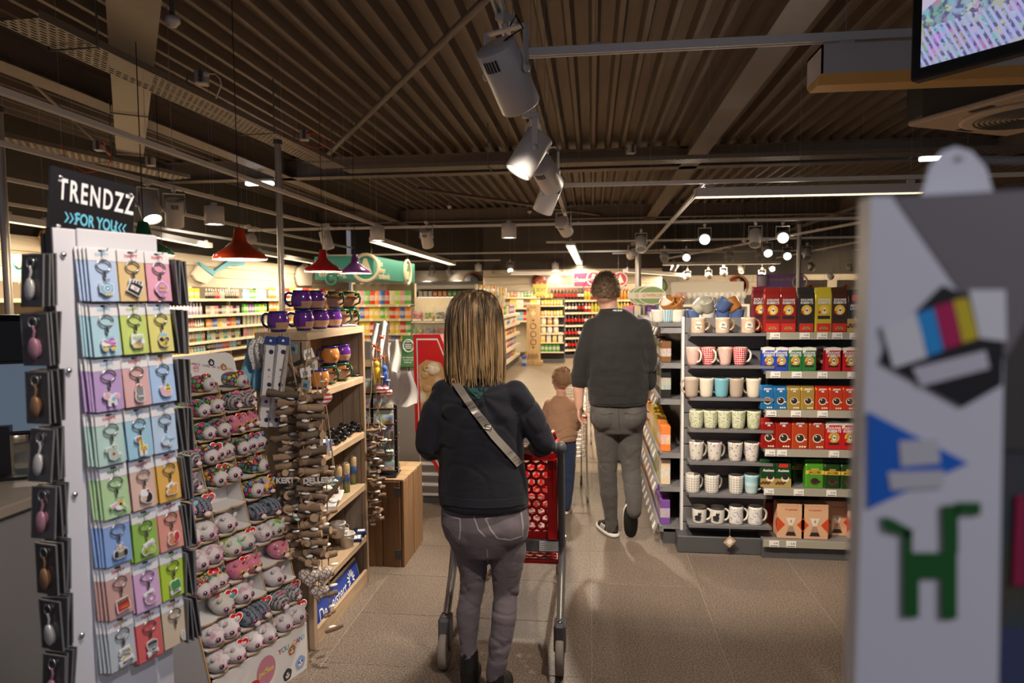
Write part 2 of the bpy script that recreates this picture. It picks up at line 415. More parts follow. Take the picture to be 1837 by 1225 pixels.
pole(1433, 470, 13, .04, 2.98, 'pale post above the coffee bags')
# things fixed to the trays
cab_w, cab_r = pm('cable_white', (.8, .78, .75), .5), pm('cable_red', (.6, .02, .03), .5)
def socket(px, py, z, label, cab, pts, s=1.0):
 p = U(px, py, z=z); t = thing('socket_box', label, 'socket', p, math.radians(20))
 m = MB().cbox(-.055, .055, -.06, .06, -.06, .06, .008); m.obj('housing', pm('socket_grey', (.42, .41, .40), .5), t)
 for i in range(3): MB().lathe([(.021, 0), (.021, .004), (.016, .004), (.016, -.006)], 12, M=T(.0, -.062, .035 - .035 * i - 0, math.pi / 2)).obj('outlet', dark_metal, t)
 if cab: MB().cbox(.03, .075, -.085, -.055, -.0, .03, .004).obj('plug', cab, t); MB().tube([(.06, -.08, .015)] + [(.06 + a * s, -.08, b * s) for a, b in pts], .006, 6).obj('cable', cab, t)
 MB().tube([(-.05, 0, 0), (-.12, 0, .03), (-.13, 0, -.05), (-.08, 0, -.09)], .008, 6).obj('conduit', dark_metal, t)
 return t
loop = [(.07, .02), (.11, -.02), (.12, -.08), (.09, -.15), (.07, -.2)]
ring = [(.1, .01), (.19, -.05), (.2, -.13), (.1, -.17), (-.02, -.14), (-.1, -.1)]
socket(362, 140, 3.7, 'grey socket box with a white plug and cable on the cable tray', cab_w, loop)
socket(546, 243, 3.7, 'grey socket box with a looped red cable beside the steel pole', cab_r, ring)
socket(178, 262, 3.62, 'grey socket box with a red cable loop at the far left tray', cab_r, [(.1, -.1), (.05, -.3), (-.2, -.35), (-.42, -.2), (-.45, 0)])
socket(270, 290, 3.62, 'grey socket box without a plug at the end of the sheet tray', None, [])
socket(1132, 268, 3.72, 'small socket box standing on the cross tray', None, [])
def detector(px, py, z, label):
 p = U(px, py, z=z) if z < 9 else U(px, py, Y=z); t = thing('smoke_detector', label, 'detector', p)
 MB().lathe([(.055, .03), (.06, .0), (.05, -.02), (.035, -.03), (.03, -.045), (0, -.05)][::-1], 16).obj('sensor_head', white_pl, t)
 MB().lathe([(.02, .03), (.02, 4.3 - p.z)], 8).obj('stem', dark_metal, t)
detector(310, 38, 3.95, 'round white smoke detector under the deck at upper left')
detector(806, 371, 4.1, 'small white smoke detector under the far ceiling bay')
detector(950, 380, 4.1, 'small white detector close to the hanging spotlights')
detector(1335, 432, 17.0, 'tiny round white detector at the right half of ceiling')
# ---------------------------------------------------------------- light tracks
def track(p0, p1, label, wires=()):
 p0, p1 = V(p0), V(p1); L = (p1 - p0).length; a = math.atan2((p1 - p0).y, (p1 - p0).x)
 m = MB().box(0, L, -.019, -.008, -.018, .018).box(0, L, .008, .019, -.018, .018).box(0, L, -.008, .008, .0, .018)
 t = tag(m.obj('light_track', white_metal, None, p0, a), label, 'light track')
 for x in wires:
  MB().tube([(x, 0, .02), (x, 0, 4.25 - p0.z)], .0016, 4).obj('hanger_wire', wire_m, t); MB().cbox(x - .022, x + .022, -.021, .021, .016, .03, .003).obj('clip', wire_m, t)
TZ = 2.77
track((-.355, .9, TZ), (-.355, 11.5, TZ), 'white track running down the aisle carrying the big spotlights', (2.2, 3.6, 6, 8.5))
track((-.335, 3.14, TZ), (3.0, 3.14, TZ), 'near white cross track in front of the screen', (.35, 1.9))
track((-.335, 6.75, TZ), (5.2, 6.85, TZ), 'second white cross track above the mug shelves', (.9, 2.3, 3.8))
track((-5.4, 10.2, TZ), (7.5, 10.2, TZ), 'long cross track spanning the whole shop behind the pendant lamps', (1.5, 3, 5.2, 7.5, 9.2))
track((-3.08, 1.5, TZ), (-3.2, 10.2, TZ), 'long white track overhead left of the perforated tray', (3.3, 5.2, 7))
track((-4.15, 3, TZ), (-4.0, 10.2, TZ), 'long white track carrying two spotlights behind the black sign', (1.9, 3.9, 6))
track((-5.3, 4, TZ), (-5.1, 14, TZ), 'white track above the red pendant lamps', (3, 6, 8))
track((-6.6, 5, TZ), (-6.4, 16, TZ), 'white track along the toiletries wall', (3, 7))
track((-.9, 13.4, TZ), (8, 13.4, TZ), 'third cross track with a row of spotlights at the right', (2.5, 5, 7))
track((-6.5, 16.2, TZ), (3, 16.2, TZ), 'far cross track in front of the back wall', (2, 5, 8))
track((.5, 17.0, TZ), (9, 17.0, TZ), 'far cross track at the right side above the signs', (2, 5))
track((-5.8, 19.2, TZ), (-2.6, 19.2, TZ), 'furthest track lighting the planks at the back', (1, 2.5))
track((1.1, 6.8, TZ), (1.25, 17, TZ), 'white track running away behind the mug unit', (4, 7))
track((4.4, 9, TZ), (2.0, 20, TZ), 'slanting white track at the right above coffee', (3, 6, 9))
track((5.6, 9, TZ), (5.2, 20, TZ), 'rightmost white track beside the hanging box', (3, 6))
# ---------------------------------------------------------------- lamps
lens_on, lens_off = glow('lens_lit', (1, .93, .80), 14), pm('lens_dark', (.25, .24, .22), .2)
lamp_m = pm('lamp_white', (.66, .645, .64), .4, .1, .02)
def spot_proto(lit):
 t = thing('track_spotlight', 'x', 'spotlight')
 MB().cbox(-.02, .02, -.05, .05, -.035, 0, .004).lathe([(.012, -.06), (.012, -.035)], 10).obj('adapter', lamp_m, t)
 y = MB()
 y.box(-.093, .093, -.016, .016, -.064, -.058)
 for s in (-1, 1): y.box(s * .093 - .003, s * .093 + .003, -.016, .016, -.235, -.058); y.lathe([(.02, 0), (.02, .012), (0, .012)], 10, M=T(s * .09, 0, -.222, 0, s * math.pi / 2))
 y.obj('yoke', lamp_m, t)
 MB().tube([(0, 0, 0), (0, 0, 1.46)], .0016, 4).obj('hanger_wire', wire_m, t)
 h = MB().lathe([(.0, .105), (.079, .105), (.083, .1), (.083, -.150), (.079, -.155), (.074, -.153), (.070, -.12)][::-1], 28).obj('housing', lamp_m, t, (0, 0, -.22))
 MB().lathe([(.072, -.135), (0, -.128)], 24).obj('lens', lens_on if lit else lens_off, h)
 for k in range(5): a = -math.pi / 2 + (k - 2) * .16; MB().box(-.004, .004, -.002, .002, -.022, .022, M=T(.083 * math.cos(a), .083 * math.sin(a), .06, 0, 0, a + math.pi / 2)).obj('vent_slot', ink, h)
 MB().tube([(.02, 0, -.05), (.08, -.05, -.04), (.12, -.06, -.1), (.05, -.06, -.12), (0, -.04, -.13)], .004, 6).obj('cable', black_pl, t)
 return t
SP = {True: spot_proto(True), False: spot_proto(False)}; used = {True: 0, False: 0}
def lamp(px, py, aim, lit, label, z=2.55, power=0, col=NEUT, size=60, loc=None):
 p = loc or (U(px, py, z=z) if z < 9 else U(px, py, Y=z)); a = V(aim) - p; a.normalize(); tilt = math.atan2(math.hypot(a.x, a.y), -a.z); rz = math.atan2(a.y, a.x) - math.pi / 2
 src = SP[lit]; t = src if not used[lit] else dup(src); used[lit] = 1
 t['label'] = label; t['group'] = 'track spotlights'; t.location = p + V((0, 0, .22)); t.rotation_euler = (0, 0, rz)
 for c in kids(t):
  if c.name.startswith('hanger'): c.scale = (1, 1, (4.25 - t.location.z) / 1.46)
  if c.name.startswith('housing'): c.rotation_euler = (tilt, 0, 0)
 if lit and power: spot(p + a * .2, p + a * 3, power * (.6 if p.y > 9 else 1), col, size)
 KIDS.clear()
A = [  # pixel, aim, lit, label, z, power, size
 (908, 128, (.55, 4.45, .55), True, 'biggest and nearest spotlight, pointing down and right at the mug unit', 2.55, 105, 62),
 (953, 270, (-1.6, 3.6, .4), True, 'second big spotlight, lit and aimed at the wooden shelf', 2.52, 105, 60),
 (978, 309, (.9, 8.6, .6), True, 'third big spotlight of the aisle track, tilted to the right', 2.5, 60, 60),
 (985, 348, (-1.2, 6.2, .6), True, 'fourth spotlight of the aisle track, tilted left', 2.5, 80, 60),
 (1011, 405, (.7, 12, .8), True, 'fifth and smallest spotlight of the aisle track', 2.55, 60, 60),
 (266, 369, (-3.1, 5.2, .8), True, 'glaring spotlight right behind the black header sign', 2.52, 40, 60),
 (313, 378, (-4.6, 7, .2), False, 'unlit spotlight beside the glaring one behind the black sign', 2.52, 0, 60),
 (445, 430, (-8, 11.2, 2.2), True, 'spotlight half hidden behind the largest red pendant lamp', 2.55, 90, 60),
 (585, 428, (-3.2, 9.5, 0), False, 'unlit spotlight right of the steel pole above the purple lamp', 2.55, 0, 60),
 (765, 425, (-2.3, 11, .3), False, 'unlit spotlight hanging alone between two white cylinder lamps', 2.55, 0, 60),
 (730, 486, (-4.3, 21, 1.8), False, 'small dim spotlight just right of the teal sign', 2.55, 0, 60),
 (775, 488, (-5.6, 21.8, 1.9), True, 'small lit spotlight in front of the plank wall near the can sign', 2.55, 130, 50),
 (805, 488, (-4.2, 21.8, 2), True, 'small spotlight straight left of the round can sign', 2.55, 130, 50),
 (862, 492, (-3.6, 21.8, 2), False, 'small spotlight under the white cylinder above the can sign', 2.55, 0, 50),
 (915, 480, (-2, 17.5, 1.3), True, 'small lit spotlight above the yellow header box', 2.55, 110, 60),
 (1135, 455, (-.6, 18.6, 1.2), True, 'lit spotlight left of the dark column, tilted right', 2.55, 90, 60),
 (1150, 436, (.6, 9, 0), False, 'unlit spotlight above the dark column', 2.55, 0, 60),
 (1264, 428, (.85, 4.6, 1.5), True, 'lit spotlight straight above the orange mugs', 2.55, 60, 60),
 (1355, 425, (2, 9, .4), False, 'large unlit spotlight at the upper right row', 2.55, 0, 60),
 (1404, 425, (1.5, 4.4, 1.4), True, 'large lit spotlight above the gold coffee bag', 2.55, 70, 60),
 (1192, 460, (1.2, 10, .3), False, 'unlit spotlight in the second row right of the dark column', 2.55, 0, 60),
 (1231, 460, (1.2, 7, .6), True, 'lit spotlight of the second row beside an unlit one', 2.55, 60, 60),
 (1309, 460, (2, 10.5, .2), False, 'unlit spotlight in the second row before the long warm light', 2.55, 0, 60),
 (1364, 458, (2.4, 11, .2), False, 'unlit spotlight partly hidden behind a lit one', 2.55, 0, 60),
 (1376, 450, (3, 9, .6), True, 'lit spotlight tilted to the right, overlapping its neighbour', 2.55, 60, 60),
 (1412, 457, (2.6, 8, .5), True, 'lit spotlight just left of the pale post', 2.55, 50, 60),
 (1448, 455, (4, 12, .2), False, 'unlit spotlight right of the pale post', 2.55, 0, 60),
 (1210, 480, (1, 19, 0), False, 'small unlit spotlight above the glass rows, pointing left', 2.55, 0, 60),
 (1233, 496, (2.6, 24, 1.8), True, 'tiny lit spotlight left of the round egg sign', 20.5, 120, 60),
 (1271, 494, (4.6, 24.4, 1.9), True, 'tiny lit spotlight above the wine glass rows', 20.5, 150, 50),
 (1298, 490, (5.6, 24.4, 1.9), True, 'tiny lit spotlight right above the round egg sign', 20.5, 150, 50),
 (1330, 482, (4, 19, .1), False, 'small unlit spotlight right of the egg sign', 2.55, 0, 60),
 (1385, 481, (3.4, 11, .5), True, 'small lit spotlight above the dark red coffee bags', 2.55, 60, 60),
 (1367, 494, (7, 24.4, 1.9), True, 'tiny lit spotlight in front of the lilac sign', 20.5, 150, 50),
 (1455, 478, (6, 17, .2), False, 'small unlit spotlight between the pale post and foreground box', 2.55, 0, 60),
 (1490, 496, (8.4, 24.4, 1.9), True, 'tiny lit spotlight above the framed posters', 20.5, 150, 50),
 (1524, 480, (9, 24.2, 1.6), True, 'small lit spotlight near the foreground box', 20.5, 150, 60),
 (1549, 474, (6, 15, .3), False, 'unlit spotlight touching the edge of the foreground box', 2.55, 0, 60),
]
for a in A: lamp(a[0], a[1], a[2], a[3], a[4], a[5], a[6], NEUT if a[6] < 100 or a[5] < 2.54 or a[0] == 908 else WARM, a[7])
# fixed cylinder downlights
def cyl_proto():
 t = tag(MB().lathe([(.0, .2), (.1, .2), (.103, .197), (.103, 0), (.095, 0), (.09, .03)][::-1], 24).obj('cylinder_downlight', lamp_m), 'x', 'downlight', 'cylinder downlights')
 MB().lathe([(.092, .012), (0, .02)], 20).obj('lens', lens_on, t); MB().box(-.03, .03, -.015, .015, .2, .24).obj('adapter', lamp_m, t); MB().tube([(0, 0, .2), (0, 0, 1.75)], .0016, 4).obj('hanger_wire', wire_m, t); return t
cp = cyl_proto()
for i, (px, py, l, pw) in enumerate([(385, 403, 'white cylinder lamp left of the largest red pendant', 60), (677, 432, 'white cylinder lamp above the end of the teal sign', 16), (913, 427, 'white cylinder lamp hanging alone above the woman', 130), (858, 486, 'small far cylinder lamp over the round can sign', 60), (996, 484, 'small far cylinder lamp left of the magenta sign', 24)]):
 p = U(px, py, z=2.5); o = cp if i == 0 else dup(cp); o.location = p; o['label'] = l; spot(p - V((0, 0, .02)), p - V((0, 0, 2)), pw, WARM, 100, .7)
# linear fixtures
lin_on = glow('tube_lit', (1, .80, .48), 7)
gold_refl = pm('gold_reflector', (.72, .46, .16), .35, .2)
def linear(p0, p1, label, lit=True, wd=.13, power=40, h=.085, aim=None, mat=None):
 p0, p1 = V(p0), V(p1); L = (p1 - p0).length; a = math.atan2((p1 - p0).y, (p1 - p0).x); t = thing('linear_fixture', label, 'light fixture', p0, a)
 MB().prism([(-wd / 2, 0), (-wd / 2, -h), (-wd / 2 + .006, -h), (-wd / 2 + .006, -.01), (wd / 2 - .006, -.01), (wd / 2 - .006, -h), (wd / 2, -h), (wd / 2, 0)], 0, L, M=T(0, 0, 0, 0, 0, -math.pi / 2)).box(0, .008, -wd / 2, wd / 2, -h, 0).box(L - .008, L, -wd / 2, wd / 2, -h, 0).obj('housing', lamp_m, t)
 MB().box(.01, L - .01, -wd / 2 + .008, wd / 2 - .008, -h * .6, -h * .5).obj('diffuser', lin_on, t) if lit else MB().prism([(-wd / 2, -h), (-wd / 2 + .045, -h - .035), (wd / 2 - .045, -h - .035), (wd / 2, -h)], 0, L, M=T(rz=-math.pi / 2)).obj('reflector', gold_refl, t)
 for x in (.13, L - .13): MB().tube([(x, 0, .0), (x, 0, 4.25 - p0.z)], .0016, 4).obj('hanger_wire', wire_m, t)
 [MB().box(x - .03, x + .03, -.02, .02, 0, .04).obj('adapter', lamp_m, t) for x in (.13, L - .13)]
 if lit and power: c = (p0 + p1) / 2 - V((0, 0, h + .01)); o = area(c, c - V((0, 0, 1)), power, L, wd, WARM); o.rotation_euler = (0, 0, a)
 return t
zf = TZ - .06
q0, q1 = U(1460, 120, Y=3.14), U(1640, 112, Y=3.14);
linear((q0.x, 3.14, zf), (q1.x + 1.2, 3.14, zf), 'near white linear fixture with a gold reflector beside the screen', lit=False, wd=.2, h=.12)
linear((U(1246, 345, Y=6.8).x, 6.8, zf), (U(1665, 340, Y=6.8).x, 6.86, zf), 'long warm linear light above the mug shelves', power=60)
linear(U(672, 425, z=zf), U(812, 470, z=zf), 'warm linear light slanting above the teal sign', power=24, wd=.2)
linear(U(1023, 432, z=zf), U(1042, 476, z=zf), 'warm linear light running down the middle of the aisle', power=90, wd=.17)
linear(U(1152, 471, z=zf), U(1400, 468, z=zf), 'far warm linear light behind the second spotlight row', power=60, wd=.15)
linear(U(1122, 482, Y=17), U(1228, 490, Y=21), 'far linear light left of the egg sign', power=50, wd=.15)
linear(U(915, 487, Y=18.2), U(1020, 491, Y=18.9), 'far linear light left of the magenta sign', power=16, wd=.15)
linear(U(0, 383, z=zf), U(92, 398, z=zf), 'warm linear light at the left edge behind the pole', power=40)
linear(U(250, 410, z=zf), U(375, 436, z=zf), 'warm linear light along the toiletries wall', power=70)
linear(U(462, 448, z=zf), U(568, 468, z=zf), 'warm linear light between the red pendant lamps', power=80)
# emergency lights
em = glow('led_cool', (.85, .93, 1), 9)
for px, py, l, Y in ((466, 329, 'bright cool emergency light under the deck near the pole', 11.2), (1682, 284, 'cool white emergency light above the foreground box', 10.6)):
 p = U(px, py, Y=Y); t = thing('emergency_light', l, 'emergency light', p, .02)
 MB().cbox(-.25, .25, -.05, .05, .02, .07, .01).obj('housing', lamp_m, t); MB().tube([(0, 0, .07), (0, 0, 4.3 - p.z)], .006, 5).obj('stem', dark_metal, t); MB().cbox(-.24, .24, -.055, .055, -.03, .022, .012).obj('diffuser', em, t)
# ceiling cassette
p = U(1845, 205, Y=4.6); t = thing('ceiling_cassette', 'square ceiling air unit with a round slotted grille at right', 'air unit', (p.x, p.y, p.z), .45)
cas = pm('cassette_beige', (.52, .42, .33), .5)
MB().cbox(-.46, .46, -.46, .46, 0, .035, .01).obj('face_panel', cas, t); MB().box(-.40, .40, -.40, .40, .035, .3).box(-.02, .02, -.02, .02, .3, 1.2).obj('body', pm('duct_black', (.03, .028, .028), .6), t)
MB().lathe([(.36, .0), (.36, -.015), (.34, -.02), (0, -.02)][::-1], 40).obj('round_plate', cas, t)
for i in range(9): r = .06 + i * .028; MB().tube([(r * math.cos(k * math.pi / 16), r * math.sin(k * math.pi / 16), -.021) for k in range(32)], .006, 4, closed=True).obj('grille_ring', dark_metal, t)
for a in range(4): MB().box(-.07, .07, -.02, .02, -.004, .002, M=T(.40 * math.cos(a * math.pi / 2), .40 * math.sin(a * math.pi / 2), 0, 0, 0, a * math.pi / 2 + math.pi / 2)).obj('louver', ink, t)
tag(MB().box(U(1690, 200, Y=5.6).x, U(1690, 200, Y=5.6).x + 2.2, 5.3, 6.2, 3.12, 3.55).obj('air_duct', pm('duct_black', (.03,) * 3, .6)), 'black air duct above the round grille', 'duct')
# spots without fixtures, added to brighten the displays, floor and far shelves
for lo, ai, pw, cl, sz in (((-.355, 1.0, 2.55), (-1.05, 1.35, 1.1), 44, NEUT, 75), ((.5, .7, 2.6), (-.9, 1.4, 1.35), 32, COOL, 60), ((.3, 1.5, 2.6), (-1.35, 2.7, .7), 95, NEUT, 62), ((-.12, 6.2, 2.6), (.15, 4.0, 0), 190, NEUT, 80), ((.45, 2.7, 2.6), (.7, 3.0, 0), 105, NEUT, 95), ((.6, 3.14, 2.6), (1.35, 4.4, .8), 60, NEUT, 70),
       ((-.05, 8.6, 2.6), (-.2, 8.2, 0), 110, WARM, 100), ((-.8, 11.5, 2.55), (-.5, 12, 0), 190, WARM, 110), ((-.4, 15.2, 2.55), (-.2, 17.5, .6), 150, WARM, 100), ((-6.2, 11, 2.6), (-7.9, 12, 1.4), 70, WARM, 110), ((-6.2, 15, 2.6), (-7.9, 15.5, 1.5), 70, WARM, 110), ((-5.2, 13.4, 2.6), (-5.0, 15.7, 1.2), 70, WARM, 90), ((-3.9, 4.2, 2.6), (-1.6, 3.4, 1.2), 60, NEUT, 60)):
 spot(lo, ai, pw / 2, cl, sz, .8, .045)
spot((1.3, -.5, 2.6), (.28, .42, 1.5), 18, COOL, 40, .8, .08); spot((-.15, 3.4, 2.6), (-1.3, 5.3, 1.0), 62, NEUT, 42, .8)  # unseen spots added to brighten the toy box and the red snack panel
# ---------------------------------------------------------------- shelving and goods
PAL = {'white': (.80, .78, .72), 'cream': (.78, .68, .48), 'yellow': (.80, .56, .05), 'orange': (.80, .27, .04), 'red': (.60, .03, .03), 'pink': (.75, .28, .38), 'purple': (.24, .10, .42), 'lilac': (.52, .42, .66),
  'blue': (.05, .14, .55), 'sky blue': (.20, .50, .72), 'teal': (.05, .40, .38), 'green': (.10, .40, .08), 'lime': (.45, .62, .08), 'brown': (.20, .09, .04), 'black': (.02, .018, .018), 'grey': (.35, .34, .34), 'gold': (.60, .42, .10)}
def stripe_fn(g, c):
 v = g.co('Generated'); x, y, z = g.xyz(v); r = g.rnd()
 n = g.noise(g.n('VectorMath', {0: g.co('Generated', (3, 3, 4)), 1: g.n('CombineXYZ', {0: g.m('MULTIPLY', r, 90.), 2: g.m('MULTIPLY', r, 50.)})}, operation='ADD'), 1.6, 2, out=1)
 k = g.ramp(z, [(0, 0), (.28, .8), (.62, .8), (.66, 0)], 'CONSTANT')
 c2 = g.mix(.55, g.hsv(n, .5, 2.2, 1.5), (.85, .8, .7))
 return g.mix(g.m('MULTIPLY', k, .75), c, c2)
packm = oc('printed_pack', .45, 0, .15, stripe_fn); plainc = oc('plain_colour', .45); glossc = oc('gloss_colour', .18, 0, .4)
capc = pm('cap_white', (.8, .78, .74), .4); capr = pm('cap_red', (.6, .03, .03), .4); capk = pm('cap_black', (.02,) * 3, .4); labw = pm('label_white', (.80, .76, .68), .6, 0, .25, 60)
labr = pm('label_red', (.62, .02, .02), .5)
def bottle_me(r=.04, h=.28, cap=capc, lab=labw, body=glossc, n=10):
 m = MB().lathe([(r * .9, 0), (r, h * .03), (r, h * .28), (r * 1.02, h * .3), (r * 1.02, h * .55), (r, h * .57), (r * .95, h * .66), (r * .4, h * .86), (r * .36, h * .9), (r * .42, h * .9), (r * .42, h), (0, h)], n, mis=[0, 0, 0, 1, 0, 0, 0, 0, 2, 2, 2])
 return m.mesh('bottle', [body, lab, cap])
def pump_me(r=.035, h=.2):
 m = MB().lathe([(r, 0), (r, h * .62), (r * .8, h * .72), (r * .35, h * .76), (r * .35, h), (0, h)], 8, ex=.6, mis=[0, 0, 0, 1, 1]); return m.mesh('bottle', [packm, capc])
def box_me(w=.07, d=.05, h=.16): return MB().cbox(-w / 2, w / 2, -d / 2, d / 2, 0, h, .003).mesh('carton', [packm])
def pouch_me(w=.16, h=.24, d=.07):
 m = MB(); P = []
 for i, (z, k) in enumerate(((0, .15), (.08, .75), (.3, 1), (.6, .9), (.85, .45), (.93, .06), (1, .04))):
  for x, q in ((-1, .03), (-.8, .55), (0, 1), (.8, .55), (1, .03)): P.append((x * w / 2, -q * k * d / 2, z * h))
  for x, q in ((1, .03), (.8, .55), (0, 1), (-.8, .55), (-1, .03)): P.append((x * w / 2, q * k * d / 2, z * h))
 n = 10; m.add(P, [(i * n + j, i * n + (j + 1) % n, (i + 1) * n + (j + 1) % n, (i + 1) * n + j) for i in range(6) for j in range(n)] + [tuple(range(60, 70))], 0, True)
 return m.mesh('pouch', [packm])
def jar_me(r=.035, h=.1): return MB().lathe([(r * .9, 0), (r, h * .08), (r, h * .7), (r * .85, h * .8), (r * .9, h * .8), (r * .9, h), (0, h)], 10, mis=[0, 0, 0, 0, 1, 1]).mesh('jar', [packm, capc])
def can_me(r=.033, h=.115): return MB().lathe([(r * .85, 0), (r, h * .06), (r, h * .92), (r * .85, h), (0, h)], 10).mesh('can', [packm])
ME = {'bottle': pump_me(), 'carton': box_me(), 'pouch': pouch_me(), 'jar': jar_me(), 'can': can_me(), 'flat pack': box_me(.13, .03, .17), 'soda': bottle_me(.045, .31, capr), 'tube': MB().lathe([(.02, 0), (.022, .03), (.024, .03), (.024, .05), (.004, .16), (.0, .16)], 8, ex=.8, mis=[1, 0, 0, 0, 0]).mesh('tube', [packm, capc])}
ORD = ['top', 'second', 'third', 'fourth', 'fifth', 'sixth', 'seventh', 'eighth']
SING = {'soda': ('soda_bottle', 'bottle'), 'flat pack': ('flat_pack', 'packet'), 'bottle': ('plastic_bottle', 'bottle'), 'carton': ('carton', 'box'), 'pouch': ('snack_bag', 'bag'), 'jar': ('jar', 'jar'), 'can': ('can', 'can'), 'tube': ('tube', 'tube')}
def nth(i): return f'{i}' + ('th' if 10 < i < 14 else {1: 'st', 2: 'nd', 3: 'rd'}.get(i % 10, 'th'))
class Unit:
 """a run of shop shelving: local x runs along its front, -y is the side facing the customer"""
 def __init__(s, name, label, cat, loc, rz, L, zs, depth=.45, top=None, mat=shelf_cream, strip=cream_strip, back=None, base=True, lip=.045, tick=.3, ends=True, th=.02):
  s.t = thing(name, label, cat, loc, rz); s.M = T(*loc, rz=rz); s.rz = rz; s.L = L; s.zs = zs; s.depth = depth; top = top or max(zs) + .35
  MB().box(0, L, depth - .03, depth, 0, top).obj('back_panel', back or mat, s.t)
  if ends:
   for x in (0, L): MB().box(x - .012, x + .012, depth - .1, depth, 0, top).obj('upright', mat, s.t)
  if base: MB().box(0, L, .02, depth, 0, .1).box(0.01, L - .01, .05, depth, 0, .02).obj('base', dark_metal, s.t)
  for k, z in enumerate(zs):
   MB().box(.002, L - .002, 0, depth - .03, z - th, z).obj('shelf', mat, s.t)
   r = MB().prism([(-.006, z - lip), (0, z - lip), (0, z + .004), (-.004, z + .004)], 0, L, M=T(0, 0, 0, 0, 0, -math.pi / 2) @ Matrix.Diagonal((-1, 1, 1, 1)) if False else None) if False else MB().box(.002, L - .002, -.008, 0, z - lip, z + .003)
   rail = r.obj('price_rail', strip, s.t)
   if tick:
    x = .06 + (k * .37 % .2)
    while x < L - .05: MB().box(x, x + .055, -.0105, -.008, z - lip + .004, z - .002).obj('ticket', ticket, rail); x += tick * (.8 + .5 * rr.random())
 def place(s, me, name, x, z, y=.07, rz=0, sc=1.0, label=None, cat=None, group=None, col=None):
  o = put(me, name, None, s.M @ V((x, y, z)), s.rz + rz)
  if sc != 1.0: o.scale = (sc, sc, sc) if not isinstance(sc, tuple) else sc
  return tag(o, label, cat, group, None, col)
 def fill(s, row, x0, x1, kind, cols, where, step=None, y=.07, sc=1.0, jit=.08, each=1, wob=.0):
  """one countable row of goods on shelf number row"""
  name, cat = SING[kind]; me = ME[kind]; z = s.zs[row]
  w = (max(v.co.x for v in me.vertices) - min(v.co.x for v in me.vertices)) * (sc if not isinstance(sc, tuple) else sc[0]); st = step or w * 1.06; x = x0 + w / 2; i = 0
  while x + w / 2 <= x1 + 1e-4:
   cn = cols[(i // each) % len(cols)]; q = 1 + (rr.random() - .5) * jit
   base = tuple(max(0, min(1, c * (.9 + .2 * rr.random()))) for c in PAL[cn])
   l = f'{cn} {cat} {where}'
   s.place(me, name, x, z, y + rr.random() * .012, (rr.random() - .5) * .1, (sc * q if not isinstance(sc, tuple) else sc), f'{cn} {cat}, {nth(i + 1)} from left, {where}', cat, l, base); x += st; i += 1
# ---------------------------------------------------------------- mugs
def polar(g, ru=1.0):
 x, y, z = g.xyz(g.co('Object')); return g.m('MULTIPLY', g.m('ARCTAN2', y, x), ru), z
def mugmat(name, kind, a, b, cc=(.5, .2, .2), rough=.25):
 if name in MC: return MC[name]
 g = G(name); u, z = polar(g, .042); uv = g.n('CombineXYZ', {0: u, 1: z, 2: 0.}); c = a
 if kind == 'dots': k = g.voro(uv, 75, rand=.12, voronoi_dimensions='2D'); c = g.mix(g.ramp(k, [(.30, 1), (.36, 0)]), a, b)
 elif kind == 'stripes': k = g.m('SINE', g.m('MULTIPLY', g.m('ADD', z, g.m('MULTIPLY', u, .05)), 950.)); c = g.mix(g.m('GREATER_THAN', k, .25), a, b)
 elif kind == 'check': k = g.n('TexChecker', {'Vector': g.n('Mapping', {0: uv, 2: (0, 0, .785)}), 'Scale': 190.}, 1); c = g.mix(k, a, b)
 elif kind == 'leaf':
  n = g.noise(uv, 38, 3, .6, 2.2); w_ = g.wave(uv, 42, 9, 'DIAGONAL', 2, 1.2); k = g.m('MULTIPLY', g.ramp(n, [(.45, 0), (.55, 1)]), g.ramp(w_, [(.4, 0), (.6, 1)])); c = g.mix(k, a, b); n2 = g.noise(uv, 16, 2, out=0); c = g.mix(g.m('MULTIPLY', g.ramp(n2, [(.5, 0), (.7, 1)]), .35), c, b)
 elif kind == 'flower':
  k = g.voro(uv, 42); col = g.voro(uv, 42, 'Color'); c = g.mix(g.ramp(k, [(.22, 1), (.3, 0)]), a, g.mix(.5, g.hsv(col, .5, .8, .8), b)); n = g.noise(uv, 60, 2); c = g.mix(g.ramp(n, [(.6, 0), (.64, .8)]), c, cc)
 elif kind == 'star': k = g.voro(uv, 62, rand=0, voronoi_dimensions='2D'); k2 = g.voro(uv, 190, rand=0); c = g.mix(g.ramp(k, [(.14, 1), (.2, 0), (.26, 0), (.3, .7), (.38, 0)]), a, b)
 elif kind == 'petal': k = g.voro(uv, 100, 'Distance', .9, feature='DISTANCE_TO_EDGE'); c = g.mix(g.ramp(k, [(.16, 0), (.22, 1)]), a, b); n = g.noise(uv, 40, 1); c = g.mix(g.ramp(n, [(.45, 0), (.55, .8)]), c, a)
 elif kind == 'bands': k = g.ramp(g.m('MULTIPLY', z, 9.), [(0, (.75, .72, .62)), (.25, (.55, .72, .72)), (.45, (.42, .62, .66)), (.62, (.62, .78, .78)), (.8, (.35, .6, .68))]); c = k
 elif kind == 'rib': k = g.m('SINE', g.m('MULTIPLY', u, 420.)); c = g.mix(g.ramp(k, [(0, 0), (1, 1)]), a, b)
 MC[name] = g.end(c, rough, 0, coat=.2); return MC[name]
cer_w = pm('ceramic_cream', (.80, .74, .62), .22, 0, .02, coat=.2)
